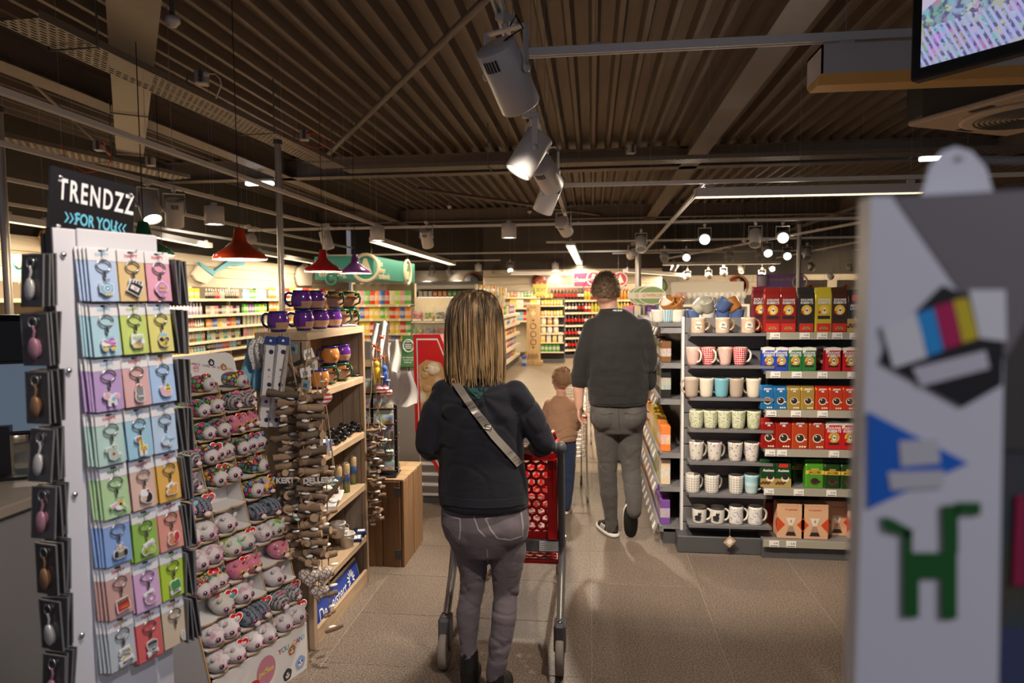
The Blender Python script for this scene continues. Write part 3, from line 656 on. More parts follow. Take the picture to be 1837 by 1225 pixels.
def mug_me(kind, pat, inner=cer_w, rim=None, r=.045, h=.105):
 r0 = {'straight': r, 'taper': r * .72, 'barrel': r * .9, 'flare': r * .62}[kind]; pr = []
 for i in range(9):
  t = i / 8
  rad = r0 + (r - r0) * (t if kind == 'straight' else t ** .55 if kind in ('taper', 'flare') else math.sin(min(1, t * 1.25) * math.pi / 2)); pr.append((rad, h * t))
 pr = [(0, .002), (r0 * .9, 0)] + pr + [(r * .93, h), (r * .9, h * .95), (r0 * .85, .012), (0, .01)]
 k = len(pr) - 1; mis = [0] * k
 for i in range(10, k): mis[i] = 1
 if rim: mis[9] = mis[10] = 2
 return MB().lathe(pr, 24, mis=mis).mesh('mug', [pat, inner, rim or inner])
def handle_me(mat, r=.045, h=.105, kind='straight', t=.0058, out=.034):
 r0 = {'straight': r * .97, 'taper': r * .9, 'barrel': r * .98, 'flare': r * .86}[kind]; P = []
 for i in range(11):
  a = -math.pi / 2 + math.pi * i / 10; P.append((r0 - .004 + math.cos(a) * out * (1 if a > 0 else .92), 0, h * .54 + math.sin(a) * h * .34))
 return MB().tube(P, t, 8, flat=1.15).mesh('handle', [mat])
MUGS = {}
def mug(key, p, ang, label, group, shape='straight', pat=None, hm=None, inner=cer_w, rim=None, r=.045, h=.105, handle=True, rot=None, note=None, cat='mug'):
 if key not in MUGS: MUGS[key] = (mug_me(shape, pat, inner, rim, r, h), handle_me(hm or pat, r, h, shape))
 o = tag(put(MUGS[key][0], 'mug', None, p, 0, rot or (0, 0, ang)), label, cat, group)
 if handle: put(MUGS[key][1], 'handle', o)
 return o
# ---------------------------------------------------------------- mug unit at the gondola's end
YP, YS = 4.52, 4.36
xl, xr = U(1224, 760, Y=YP).x, U(1373, 760, Y=YP).x
t = thing('mug_display', 'grey slat panel display holding seven narrow shelves of mugs', 'shelving', ((xl + xr) / 2, YP, 0)); W = (xr - xl) / 2
ztop = U(1290, 569, Y=YP).z
edges = [0.0] + [.16 + (ztop - .16) * i / 13 for i in range(14)]
for a, b in zip(edges, edges[1:]): MB().cbox(-W, W, 0, .03, a + .003, b - .003, .003).obj('slat', shelf_grey, t)
for s in (-1, 1): MB().box(s * W - .008, s * W + .008, -.012, .04, .06, ztop + .004).obj('post', white_metal if s < 0 else grey_metal, t)
MB().cbox(-W - .04, W, -.13, 0, .0, .11, .005).box(-W, W, -.07, 0, 0, .05).obj('base', dark_metal, t)
sh_y = [600.8, 659, 717, 774, 832.6, 891, 946]; MZ = []
for y in sh_y:
 z = U(1300, y - 2, Y=YS).z; MZ.append(z)
 s = MB().box(-W + .025, W + .01, YS - YP, 0, z - .008, z).box(-W + .025, W + .01, YS - YP - .002, YS - YP + .006, z - .014, z + .004).obj('shelf', shelf_grey, t)
 MB().prism([(YS - YP + .01, z - .008), (0, z - .05), (0, z - .008)], -W + .03, -W + .036, M=T(rz=math.pi / 2) @ Matrix.Diagonal((1, -1, 1, 1))).obj('bracket', shelf_grey, t)
def mx(px, y, row): return U(px, y, Y=YS + .065).x
gold = pm('gold_glaze', (.62, .42, .24), .2, .6)
rosy = mugmat('mug_check', 'check', (.80, .62, .48), (.52, .30, .18))
SL = ['top', 'second', 'third', 'fourth', 'fifth', 'sixth', 'bottom']
def mrow(row, items):
 for px, key, ang, label, kw in items:
  p = (mx(px, sh_y[row], row), YS + .065, MZ[row]); o = mug(key, p, math.radians(ang), label, f'mugs on the {SL[row]} shelf of the mug display', **kw)
  for n in kw.get('note') or (): pass
 return
ck = dict(shape='straight', pat=rosy, hm=gold, h=.1, r=.044)
for i, (px, tx, l) in enumerate(((1252, ('Dream', 'Big'), 'checked pink mug reading Dream Big, first on top mug shelf'), (1296, ('Be', 'Mine'), 'checked pink mug reading Be Mine, middle of top mug shelf'), (1342, ('Be', 'Mine'), 'checked pink mug reading Be Mine, last on top mug shelf'))):
 o = mug('check', (mx(px, 600, 0), YS + .065, MZ[0]), 0, l, 'mugs on the top shelf of the mug display', **ck)
 q = -math.pi / 2 - .1
 def onm(x, z): a = q + x / .0455; return (.0455 * math.cos(a), .0455 * math.sin(a), z), a
 m = MB(); n = 20; vs = [onm(.024 * math.cos(2 * math.pi * k / n), .05 + .028 * math.sin(2 * math.pi * k / n))[0] for k in range(n)]
 m.add([onm(0, .05)[0]] + vs, [(0, 1 + k, 1 + (k + 1) % n) for k in range(n)]); d = m.obj('white_patch', cer_w, o)
 for k, s in enumerate(tx): text(s, ink, d, (.0475 * math.cos(q), .0475 * math.sin(q), .058 - .02 * k), (math.pi / 2, 0, q + math.pi / 2), size=.019 if len(s) < 4 else .015, shear=.3)
st = dict(shape='flare', pat=mugmat('mug_stripe', 'stripes', (.80, .76, .68), (.62, .12, .08)), hm=cer_w, h=.116, r=.046); dt = dict(shape='flare', pat=mugmat('mug_dots', 'dots', (.66, .02, .02), (.85, .82, .76)), hm=cer_w, h=.116, r=.046)
mrow(1, [(1243, 'stripe', -50, 'red striped mug with handle forward, leftmost on second mug shelf', st), (1270, 'dots', -55, 'red polka dot mug with handle forward on second mug shelf', dt), (1300.5, 'stripe', 140, 'red striped mug without visible handle on second mug shelf', st), (1327, 'dots', 0, 'red polka dot mug with handle to the right on second shelf', dt)])
PALC = [('taupe', (.50, .40, .32)), ('cream', (.78, .70, .56)), ('light blue', (.20, .47, .56)), ('taupe', (.50, .40, .32)), ('cream', (.78, .70, .56))]
for i, px in enumerate((1240.5, 1267, 1294, 1320.5, 1351.5)):
 n, c = PALC[i]; kw = dict(shape='taper', pat=mugmat('mug_rib_' + n.replace(' ', '_'), 'rib', tuple(x * .93 for x in c), c), inner=cer_w, h=.125, r=.047)
 mrow(2, [(px, 'rib' + n, 150 if i != 3 else 60, ['taupe ribbed latte mug, leftmost on third mug shelf', 'cream ribbed latte mug between the taupe and blue ones', 'only light blue ribbed latte mug on third mug shelf', 'taupe ribbed latte mug right of the light blue one', 'cream latte mug standing last on third mug shelf'][i], kw)])
lf = dict(shape='taper', pat=mugmat('mug_leaf', 'leaf', (.74, .72, .56), (.20, .32, .06)), hm=cer_w, h=.12, r=.047)
for i, px in enumerate((1249.5, 1274.5, 1299, 1324, 1352)): mrow(3, [(px, 'leaf', (120, 120, 120, 120, 10)[i], f'cream mug with green fern leaves, {["leftmost", "second from left", "middle one", "second from right", "handle to right and last"][i]} on fourth shelf', lf)])
fl_ = dict(shape='taper', pat=mugmat('mug_flower', 'flower', (.74, .70, .62), (.60, .18, .30), (.22, .14, .34)), hm=cer_w, h=.125, r=.047); fl2 = dict(fl_, pat=mugmat('mug_flower_bird', 'flower', (.74, .69, .62), (.66, .06, .10), (.14, .10, .28)))
for i, px in enumerate((1249, 1281.5, 1318.5, 1348)): mrow(4, [(px, 'fl' + str(i in (1, 2)), (20, 20, 110, 120)[i], ['mug with pale meadow flowers, handle right, leftmost of fifth shelf', 'mug with red blossoms and bird, handle right, on fifth shelf', 'mug with red blossoms and bird without visible handle', 'mug with pale meadow flowers at right end of fifth shelf'][i], fl2 if i in (1, 2) else fl_)])
sr = dict(shape='barrel', pat=mugmat('mug_star', 'star', (.80, .76, .68), (.18, .16, .16)), hm=cer_w, h=.12, r=.046)
for i, px in enumerate((1242.5, 1276.5, 1320)): mrow(5, [(px, 'star', (25, 25, 110)[i], ['grey star patterned mug, leftmost on sixth mug shelf', 'grey star patterned mug, second on sixth mug shelf', 'grey star patterned mug beside the pale blue banded mug'][i], sr)])
mrow(5, [(1347.5, 'bands', 0, 'pale blue banded mug with large handle on sixth shelf', dict(shape='taper', pat=mugmat('mug_bands', 'bands', (1, 1, 1), (1, 1, 1)), hm=cer_w, h=.128, r=.047))])
ct = dict(shape='barrel', pat=mugmat('mug_enamel', 'none', (.82, .78, .70), (0, 0, 0)), hm=cer_w, rim=ink, h=.11, r=.046); pt = dict(shape='straight', pat=mugmat('mug_petal', 'petal', (.80, .77, .70), (.06, .10, .42)), hm=cer_w, h=.118, r=.045)
mrow(6, [(1254.5, 'cat', -10, 'white black-rimmed cat mug, leftmost on lowest mug shelf', ct), (1286.5, 'cat', -10, 'white black-rimmed cat mug with a paper tag on its handle', ct), (1320, 'petal', -8, 'blue petal patterned mug, third on lowest mug shelf', pt), (1354, 'petal', 0, 'blue petal patterned mug, last on lowest mug shelf', pt)])
for o in [o for o in COL.objects if o.get('category') == 'mug' and 'black-rimmed' in o.get('label', '')]:   # the printed cat: body, head, ears, bowl
 d = MB()
 for k, (x, z, w_, h_) in enumerate(((0, .045, .022, .014), (.010, .066, .012, .010), (-.002, .03, .020, .006))):
  n = 14; pts = [(x + w_ * math.cos(2 * math.pi * j / n), z + h_ * math.sin(2 * math.pi * j / n)) for j in range(n)]
  f = lambda x, z: (.0475 * math.cos(-1.75 + x / .047), .0475 * math.sin(-1.75 + x / .047), z)
  d.add([f(x, z)] + [f(*q) for q in pts], [(0, 1 + j, 1 + (j + 1) % n) for j in range(n)])
 for ex in (.002, .016): d.add([f(ex, .072), f(ex + .007, .072), f(ex + .003, .083)], [(0, 1, 2)])
 d.obj('cat_print', ink, o)
p = V((mx(1305, 946, 6), YS - .012, MZ[6] - .01)); t = tag(MB().cbox(-.026, .026, -.001, .001, -.03, .03, .001, M=T(0, 0, -.085, 0, math.radians(40), 0)).obj('paper_tag', pm('kraft', (.55, .36, .2), .8, 0, .15, 90), None, p), 'small brown paper tag hanging below the lowest mug shelf', 'tag')
MB().cbox(-.014, .014, -.0025, -.001, -.016, .016, .0005, M=T(0, 0, -.085, 0, math.radians(40), 0)).obj('tag_print', white_ink, t); MB().tube([(.0, .02, .03), (0, 0, .01), (.0, 0, -.06)], .001, 4).obj('string', rope_m, t)
# ---------------------------------------------------------------- top of the gondola: stacked mugs and bowls
zt = ztop - .035
gt = MB().cbox(xl - .16, xr, 4.555, 6.6, zt - .03, zt, .004).obj('gondola_top', shelf_grey); tag(gt, 'flat grey top of the gondola behind the mug panel', 'shelf')
MB().box(xl + .1, xr - .1, 4.6, 6.5, 0, zt - .03).obj('core', shelf_grey, gt)
BC = {'orange': (.50, .20, .05), 'blue': (.10, .16, .36), 'white': (.78, .72, .64), 'grey': (.52, .50, .40), 'sky blue': (.18, .42, .56), 'stripe': (.78, .72, .64)}
glz = {k: pm('glaze_' + k.replace(' ', '_'), v, .25, 0, .12, 40, coat=.3) for k, v in BC.items()}
glz['stripe'] = mugmat('mug_wide_stripe', 'rib', (.20, .45, .60), (.8, .74, .62))
low = [(1181, 'white'), (1197, 'stripe'), (1215, 'white'), (1243, 'blue'), (1270, 'white'), (1296, 'blue'), (1322, 'blue')]
for i, (px, c) in enumerate(low):
 Y = 4.72 if px > 1230 else 4.60; x = U(px, 565, Y=Y).x
 mug('low' + c, (x, Y, zt), math.radians(0 if i == 4 else 130), f'{c if c != "stripe" else "blue striped"} cup standing upright, {["leftmost", "second", "third", "fourth", "fifth", "sixth", "last"][i]} of the lower row above mugs', 'cups in the lower row on the gondola top', 'taper', glz[c], glz[c], glz[c], None, .049, .085)
up = [(1190, 556, 'white', 60, 'tipped white cup with a red rimmed handle at the far left'), (1203, 556, 'orange', -75, 'first tipped orange cup lying in the stack'), (1216, 554, 'orange', -80, 'second tipped orange cup, nested beside the first'), (1246, 556, 'grey', 100, 'tipped grey white cup left of the blue bowl'), (1270, 557, 'grey', -60, 'tipped grey cup with a big handle in the middle'), (1291, 552, 'blue', 60, 'tipped dark blue bowl showing its inside'), (1322, 556, 'orange', 70, 'tipped orange cup at the right end of the stack')]
for px, py, c, tl, l in up:
 Y = 4.70 if px > 1230 else 4.62; p = U(px, py + 9, Y=Y); r_ = math.radians(tl)
 mug('up' + c, (p.x, Y, max(p.z, zt + .075)), 0, l, 'tipped cups in the upper row on the gondola top', 'taper', glz[c], glz[c], glz[c], None, .052, .088, rot=(math.radians(20), math.radians(tl * .45), math.radians(180 if tl > 0 and px > 1300 else 20)))
# ---------------------------------------------------------------- coffee shelves
CY0 = 4.335; cx0 = U(1372, 740, Y=CY0).x; CL = 1.3
cz = [U(1450, y, Y=CY0).z for y in (596.6, 666.6, 736.5, 807.5, 877.5, 971)]
cu = Unit('coffee_shelving', 'grey coffee shelving with six shelves right of the mug display', 'shelving', (cx0, CY0, 0), 0, CL, cz, .5, 1.52, shelf_grey, pm('rail_olive', (.40, .37, .29), .4, .1), dark_metal, lip=.042, tick=0)
for row, xs in enumerate(((1388, 1441, 1472, 1499, 1530, 1556), (1390, 1428, 1474, 1528), (1384, 1428, 1476, 1549), (1383, 1404, 1498), (1382, 1436, 1495), (1393, 1424))):
 rail = [c for c in kids(cu.t) if c.name.startswith('price_rail')][row]
 for x in xs:
  X = U(x, 700, Y=CY0).x - cx0; k = MB().cbox(X - .03, X + .03, -.012, -.008, cz[row] - .040, cz[row] - .0, .001).obj('ticket', ticket, rail); text('9,49', ink, k, (X + .008, -.0125, cz[row] - .016), size=.016)
  MB().box(X - .025, X + .022, -.0125, -.012, cz[row] - .034, cz[row] - .030).obj('barcode', ink, k)
foil = oc('coffee_foil', .3, .25, .3); paper = oc('coffee_paper', .4, 0, .1)
yel = pm('emblem_yellow', (.78, .50, .06), .35); reds = pm('print_red', (.6, .03, .02), .5); cream_i = pm('cream_ink', (.82, .74, .55), .5); blk_i = pm('dark_ink', (.03, .02, .02), .5); gold_i = pm('gold_ink', (.62, .44, .14), .35, .4)
def bag_me(w, d, h, tall=True, crimp=.04, nz_=0):
 m = MB(); rows = [(0, .94, .94), (.02, 1, 1), (.72 if tall else .80, 1, 1), (.84 if tall else .90, .985, .72), (.93, .96, .22), (1, .95, .05)]; P = []
 per = [(-1, -.8), (-.85, -1), (-.3, -1), (.3, -1), (.85, -1), (1, -.8), (1, .8), (.85, 1), (-.85, 1), (-1, .8)]
 q = random.Random(int(w * 1e5 + h * 1e4 + nz_))
 for z, kx, ky in rows:
  for x, y in per: j = 0 if z < .1 or z in (.80, .72) else (q.random() - .5) * .06; P.append((x * kx * w / 2 * (1 + j * .3), y * ky * d / 2 + j * d * .3, z * h + (j * h * .25 if z > .8 else 0)))
 n = len(per); m.add(P, [(i * n + k, i * n + (k + 1) % n, (i + 1) * n + (k + 1) % n, (i + 1) * n + k) for i in range(len(rows) - 1) for k in range(n)] + [tuple(range(n))[::-1], tuple(range((len(rows) - 1) * n, len(rows) * n))]); return m
def brick_me(w, d, h, white=True):
 """paper brick with a folded white shoulder"""
 m = MB().cbox(-w / 2, w / 2, -d / 2, d / 2, 0, h * .86, .003, 0)
 m.prism([(-w / 2, h * .86), (w / 2, h * .86), (w / 2 * .96, h * .97), (w * .1, h), (-w / 2 * .96, h * .96)], -d / 2 + .002, d / 2 - .01, 1)
 m.add([(-w / 2, -d / 2 - .0006, h * .72), (-w / 2 + .012, -d / 2 - .0006, h * .80), (-w / 2 + .022, -d / 2 - .0006, h * .86), (-w / 2, -d / 2 - .0006, h * .86)], [(0, 1, 2, 3)], 1)
 return m
def disc(m, x, z, r, y, mi, n=18, ex=1.0): m.add([(x, y, z)] + [(x + r * ex * math.cos(2 * math.pi * k / n), y, z + r * math.sin(2 * math.pi * k / n)) for k in range(n)], [(0, 1 + k, 1 + (k + 1) % n) for k in range(n)], mi); return m
def rect(m, x0, x1, z0, z1, y, mi): m.add([(x0, y, z0), (x1, y, z0), (x1, y, z1), (x0, y, z1)], [(0, 1, 2, 3)], mi); return m
CM = {}
def cup_print(kind, w, d, h):
 y = -d / 2 - .001; k = (kind, w, h)
 if k in CM: return CM[k]
 m = MB()
 if kind == 'lady':      # round yellow emblem with a seated white figure, badge and band
  disc(m, 0, h * .43, w * .33, y, 0); disc(m, .002, h * .44, w * .26, y - .0004, 4); disc(m, w * .02, h * .46, w * .10, y - .0008, 1); disc(m, w * .02, h * .38, w * .13, y - .0008, 1, ex=.9); disc(m, w * .035, h * .40, w * .035, y - .0012, 2); disc(m, -w * .26, h * .36, w * .09, y - .001, 3)
  rect(m, -w * .33, w * .33, h * .17, h * .24, y, 2)
 elif kind == 'bean':
  disc(m, 0, h * .50, w * .30, y, 0); disc(m, w * .02, h * .52, w * .10, y - .0006, 1); disc(m, w * .02, h * .46, w * .13, y - .0006, 1); disc(m, w * .035, h * .48, w * .03, y - .001, 2); disc(m, -w * .25, h * .45, w * .08, y - .0008, 3); rect(m, -w * .35, w * .35, h * .30, h * .37, y, 2); rect(m, -w * .4, w * .4, h * .02, h * .20, y, 3)
  for i in range(5): disc(m, (-.16 + .08 * i) * w, h * (.09 + .02 * (i % 2)), w * .06, y - .0006, 4, 10, 1.3)
 elif kind == 'cup':     # top view of a filled cup
  disc(m, .0, h * .36, w * .28, y, 1); disc(m, 0, h * .37, w * .23, y - .0005, 2); rect(m, w * .24, w * .40, h * .30, h * .34, y, 1); disc(m, -w * .08, h * .42, w * .05, y - .0009, 1)
  for i in range(3): disc(m, (-.0 + .15 * i) * w, h * .08, w * .06, y, 1, 10)
 elif kind == 'side':    # cup seen from the side on a beige ground with beans
  rect(m, -w / 2 * .98, w / 2 * .98, h * .0, h * .32, y, 4); disc(m, w * .12, h * .32, w * .22, y - .0004, 1, ex=1.1); disc(m, w * .12, h * .38, w * .17, y - .0008, 2, ex=1.1)
  for i in range(6): disc(m, (-.42 + .1 * i) * w, h * (.13 + .05 * (i % 2)), w * .07, y - .0008, 5, 10, 1.3)
  rect(m, -w * .28, w * .28, h * .74, h * .88, y, 3)
 elif kind == 'crown':
  rect(m, -w * .5, w * .5, h * .50, h * .64, y, 0); disc(m, 0, h * .24, w * .20, y, 5, ex=1.2); disc(m, 0, h * .27, w * .15, y - .0005, 2, ex=1.2); rect(m, w * .18, w * .34, h * .20, h * .26, y, 5)
  for i in range(5): m.add([(w * (-.2 + i * .08), y, h * .66), (w * (-.12 + i * .08), y, h * .66), (w * (-.16 + i * .08), y, h * .74)], [(0, 1, 2)], 0)
 CM[k] = m.mesh('front_print', [yel, cream_i, blk_i, reds, gold_i, pm('bean_brown', (.12, .045, .02), .5)]); return CM[k]
PK = {}
def pack(px, row, w, h, kind, pr, words, col, label, group, d=.06, Y=None, rz=0, lc=None, wsz=.24):
 yf = CY0 + .03 if Y is None else Y; X = U(px, 700, Y=yf).x; k = (kind, w, h)
 if k not in PK: PK[k] = (bag_me(w, d, h).mesh('coffee_bag', [foil]) if kind == 'bag' else bag_me(w, d, h, False).mesh('coffee_bag', [foil]) if kind == 'vac' else brick_me(w, d, h).mesh('coffee_pack', [paper, labw]))
 o = tag(put(PK[k], 'coffee_bag' if kind != 'brick' else 'coffee_pack', None, (X, yf + d / 2, cz[row]), rz), label, 'coffee', group, None, col)
 put(cup_print(pr, w, d, h), 'front_print', o)
 zz = {'lady': .76, 'bean': .72, 'cup': .86, 'side': .62, 'crown': .57}[pr]
 for i, s in enumerate(words): text(s, lc or white_ink, o, (0, -d / 2 - .0022, h * zz - i * w * wsz * .9), size=w * wsz * (1.0 if len(s) > 4 else 1.1), bold=.0006, xs=.95)
 return o
DE = ('DOUWE', 'EGBERTS')
g1 = 'coffee bags on the top coffee shelf'
pack(1362, 0, .098, .285, 'bag', 'bean', DE, (.22, .02, .03), 'dark red coffee bag half hidden behind the first red one', g1, Y=CY0 + .13)
for i, (px, c, l) in enumerate(((1384, (.33, .025, .02), 'first dark red coffee bag standing on top coffee shelf'), (1412, (.33, .025, .02), 'second dark red coffee bag, left of the black one'), (1444, (.035, .032, .028), 'black coffee bag between the red and gold bags'), (1475, (.62, .50, .04), 'shiny gold coffee bag on the top shelf'), (1503, (.07, .028, .016), 'brown coffee bag right of the gold one'))):
 pack(px, 0, .103, .278, 'bag', 'bean', DE, c, l, g1, wsz=.19)
pack(1534, 0, .115, .262, 'bag', 'side', ('ESPRESSO', 'LAVAZZA'), (.03, .03, .028), 'black espresso bag with a cup picture near the foreground box', g1, wsz=.17)
g2 = 'coffee packs on the second coffee shelf'
for i, (px, c, l) in enumerate(((1379, (.02, .06, .42), 'blue coffee pack, leftmost of second coffee shelf'), (1401, (.02, .06, .42), 'blue coffee pack left of the green packs'), (1426, (.02, .17, .04), 'green coffee pack right of the blue packs'), (1451, (.02, .17, .04), 'green coffee pack beside a hidden dark red pack'), (1494, (.42, .01, .02), 'dark red coffee pack in the middle of second shelf'), (1525, (.48, .012, .015), 'red coffee pack with a yellow bottom edge'), (1554, (.25, .02, .16), 'purple red coffee pack touching the foreground box'))):
 pack(px, 1, .082 if i < 4 else .09, .15, 'brick', 'lady', DE, c, l, g2, wsz=.22)
pack(1472, 1, .08, .15, 'brick', 'lady', DE, (.3, .01, .03), 'dark red coffee pack set back behind the green one', g2, Y=CY0 + .13, wsz=.22)
g3 = 'coffee packs on the third coffee shelf'
for i, (px, c, tx, l) in enumerate(((1377, (.02, .17, .42), 'blue', 'bright blue coffee pack, leftmost of third coffee shelf'), (1401, (.02, .17, .42), 'blue', 'bright blue coffee pack left of the gold packs'), (1425, (.42, .27, .05), 'gold', 'gold coffee pack right of the bright blue ones'), (1450, (.42, .27, .05), 'gold', 'gold coffee pack left of the orange red packs'), (1476, (.58, .05, .015), 'red', 'orange red coffee pack right of the gold packs'), (1501, (.58, .05, .015), 'red', 'middle one of three orange red coffee packs'), (1525, (.58, .05, .015), 'red', 'orange red coffee pack left of the grey pack'))):
 pack(px, 2, .083, .152, 'vac', 'cup', ('gwoon', '04' if tx == 'gold' else '06'), c, l, g3, wsz=.2)
pack(1550, 2, .083, .15, 'brick', 'lady', DE, (.20, .19, .21), 'grey coffee pack at the right end of third shelf', g3, wsz=.22)
g4 = 'coffee packs on the fourth coffee shelf'
for i, px in enumerate((1380.5, 1407.5, 1437, 1468)): pack(px, 3, .098 if i else .09, .19, 'vac', 'cup', ('gwoon', '06'), ((.36, .015, .01), (.42, .025, .012), (.55, .07, .02), (.52, .06, .02))[i], f'red coffee brick with a cup picture, {["leftmost", "second", "third", "fourth"][i]} on fourth coffee shelf', g4, wsz=.19)
for i, px in enumerate((1498, 1527, 1555)): pack(px, 3, .098, .178, 'brick', 'lady', DE, (.52, .012, .012), f'red coffee pack with a yellow emblem, {["first", "second", "third"][i]} right of the cup bricks', g4, wsz=.22)
g5 = 'coffee packs on the fifth coffee shelf'
for i, px in enumerate((1381, 1408)): pack(px, 4, .098, .172, 'vac', 'side', ('Auslese',), (.015, .07, .02), f'dark green coffee pack with a red badge, {["at the left end", "next to the left end"][i]} of fifth shelf', g5, wsz=.23)
pack(1437, 4, .095, .168, 'vac', 'crown', ('JACOBS',), (.02, .11, .025), 'dark green crowned coffee pack set back on the fifth shelf', g5, Y=CY0 + .16, lc=blk_i, wsz=.21)
pack(1465, 4, .112, .176, 'vac', 'crown', ('JACOBS',), (.10, .38, .03), 'bright green crowned coffee pack on the fifth shelf', g5, lc=blk_i, wsz=.2)
for i, px in enumerate((1497, 1527, 1555)): pack(px, 4, .095, .172, 'vac', 'crown', ('JACOBS',), (.022, .06, .015), f'very dark green crowned coffee pack, {["first", "second", "third"][i]} right of the bright green', g5, lc=blk_i, wsz=.21)
# filter coffee boxes
peach = pm('box_peach', (.72, .42, .24), .6, 0, .04)
def fbox(px, Y, label, rz=0, w=.165, h=.225, col=None):
 X = U(px, 930, Y=Y).x; o = tag(MB().cbox(-w / 2, w / 2, 0, .1, 0, h, .003).obj('filter_box', peach, None, (X, Y, cz[5]), rz), label, 'box', 'coffee maker boxes on the bottom coffee shelf')
 m = MB()
 for s in (-1, 1): m.add([(s * w * .5, -.001, h * .18), (s * w * .5, -.001, h * .62), (s * w * .22, -.001, h * .40)], [(0, 1, 2) if s > 0 else (0, 2, 1)], 0)
 for s in (-1, 1): m.add([(s * (w / 2 + .001), .001, h * .18), (s * (w / 2 + .001), .001, h * .62), (s * (w / 2 + .001), .045, h * .40)], [(0, 1, 2)], 0)
 m.add([(-.03, -.0012, h * .60), (.03, -.0012, h * .60), (.012, -.0012, h * .38), (-.012, -.0012, h * .38)], [(0, 1, 2, 3)], 1)
 m.add([(-.012, -.0012, h * .36), (.012, -.0012, h * .36), (.032, -.0012, h * .10), (-.032, -.0012, h * .10)], [(0, 1, 2, 3)], 2); m.add([(-.02, -.0016, h * .2), (.02, -.0016, h * .2), (.032, -.0016, h * .09), (-.032, -.0016, h * .09)], [(0, 1, 2, 3)], 3)
 m.obj('front_print', [pm('print_orange', (.62, .07, .02), .5), cer_w, pm('glass_print', (.42, .26, .18), .3), blk_i], o)
 text('the gwoon', reds, o, (0, -.0015, h * .84), size=.018); text('4', reds, o, (0, -.002, h * .5), size=.03); return o
for i, (px, Y, l, rz) in enumerate(((1419, CY0 + .04, 'peach coffee maker box, frontmost at the left', 0), (1462, CY0 + .04, 'peach coffee maker box, second in the front row', 0), (1502, CY0 + .12, 'peach coffee maker box set back beside the second', 0), (1546, CY0 + .05, 'peach coffee maker box turned, touching the foreground box', -.35))): fbox(px, Y, l, rz)
for i, px in enumerate((1381, 1389)): tag(MB().cbox(-.06, .06, 0, .1, 0, .21 - .02 * i, .003).obj('filter_box', pm('box_dark_red', (.28, .03, .02), .6), None, (U(px, 930, Y=CY0 + .17 - i * .0 ).x, CY0 + .17 + (1 - i) * .11, cz[5])), ['dark red box far back in the shadow of bottom shelf', 'dark red box behind the first peach box'][i], 'box', 'coffee maker boxes on the bottom coffee shelf')
# ---------------------------------------------------------------- chocolate shelves on the aisle side
GX = .46; gz = [U(1208, y, Y=4.56).z for y in (588, 651, 716, 812, 872, 944)]
clear = G('clear_plastic'); clear = clear.end((.9, .9, .92), .12, alpha=.35, spec=.6)
gu = Unit('chocolate_shelving', 'grey aisle shelving with slanted price rails and chocolate boxes', 'shelving', (GX, 6.55, 0), -math.pi / 2, 2.0, gz, .2, 1.46, shelf_grey, shelf_grey, shelf_grey, lip=.03, tick=0, ends=False)
for k, z in enumerate(gz):
 MB().prism([(-.01, z - .035), (.16, z - .035), (.16, z + .0), (.02, z)], 1.995, 2.0, M=T(rz=math.pi / 2) @ Matrix.Diagonal((1, -1, 1, 1))).obj('shelf_end', grey_metal, gu.t)
 r = MB().add([(0, -.045, z - .055), (2, -.045, z - .055), (2, -.012, z + .03), (0, -.012, z + .03)], [(0, 1, 2, 3)]).obj('slanted_rail', clear, gu.t)
 for i in range(11): x = .06 + i * .18; MB().add([(x, -.0455, z - .05), (x + .07, -.0455, z - .05), (x + .07, -.026, z - .002), (x, -.026, z - .002)], [(0, 1, 2, 3)]).obj('ticket', ticket, r)
CH = [[], [('black', .14), ('gold', .15), ('black', .15), ('brown', .13), ('gold', .14), ('black', .15), ('brown', .14)], [('red', .17), ('brown', .19), ('gold', .18), ('cream', .17), ('brown', .19), ('black', .2), ('black', .21)], [('orange', .2), ('lime', .19), ('cream', .21), ('orange', .18), ('yellow', .22), ('yellow', .2), ('orange', .18)], [('brown', .15), ('brown', .17), ('orange', .16), ('brown', .17), ('sky blue', .16), ('lime', .17), ('cream', .18)], [('sky blue', .19), ('orange', .17), ('brown', .17), ('red', .16), ('brown', .16), ('purple', .18), ('purple', .17)]]
HY = ['furthest', 'second furthest', 'third furthest', 'middle', 'third nearest', 'second nearest', 'nearest']
hname = [f'{k} along the shelf' for k in HY]
for row in range(1, 6):
 for i in range(21):
  j = i * 7 // 21; c, h = CH[row][j]; x = .05 + i * .091
  me = ME['carton']; o = gu.place(me, 'chocolate_box', x + .045, gz[row], .035, (rr.random() - .5) * .06, (1.15, 1.3, h / .16 * (.92 + .12 * rr.random())), f'{c} chocolate box, {["far", "middle", "near"][i % 3]} one of the {HY[j]} group, {ORD[row]} aisle shelf', 'box', f'{c} chocolate boxes, {HY[j]} group, {ORD[row]} aisle shelf', tuple(v * (.85 + .3 * rr.random()) for v in PAL[c]))
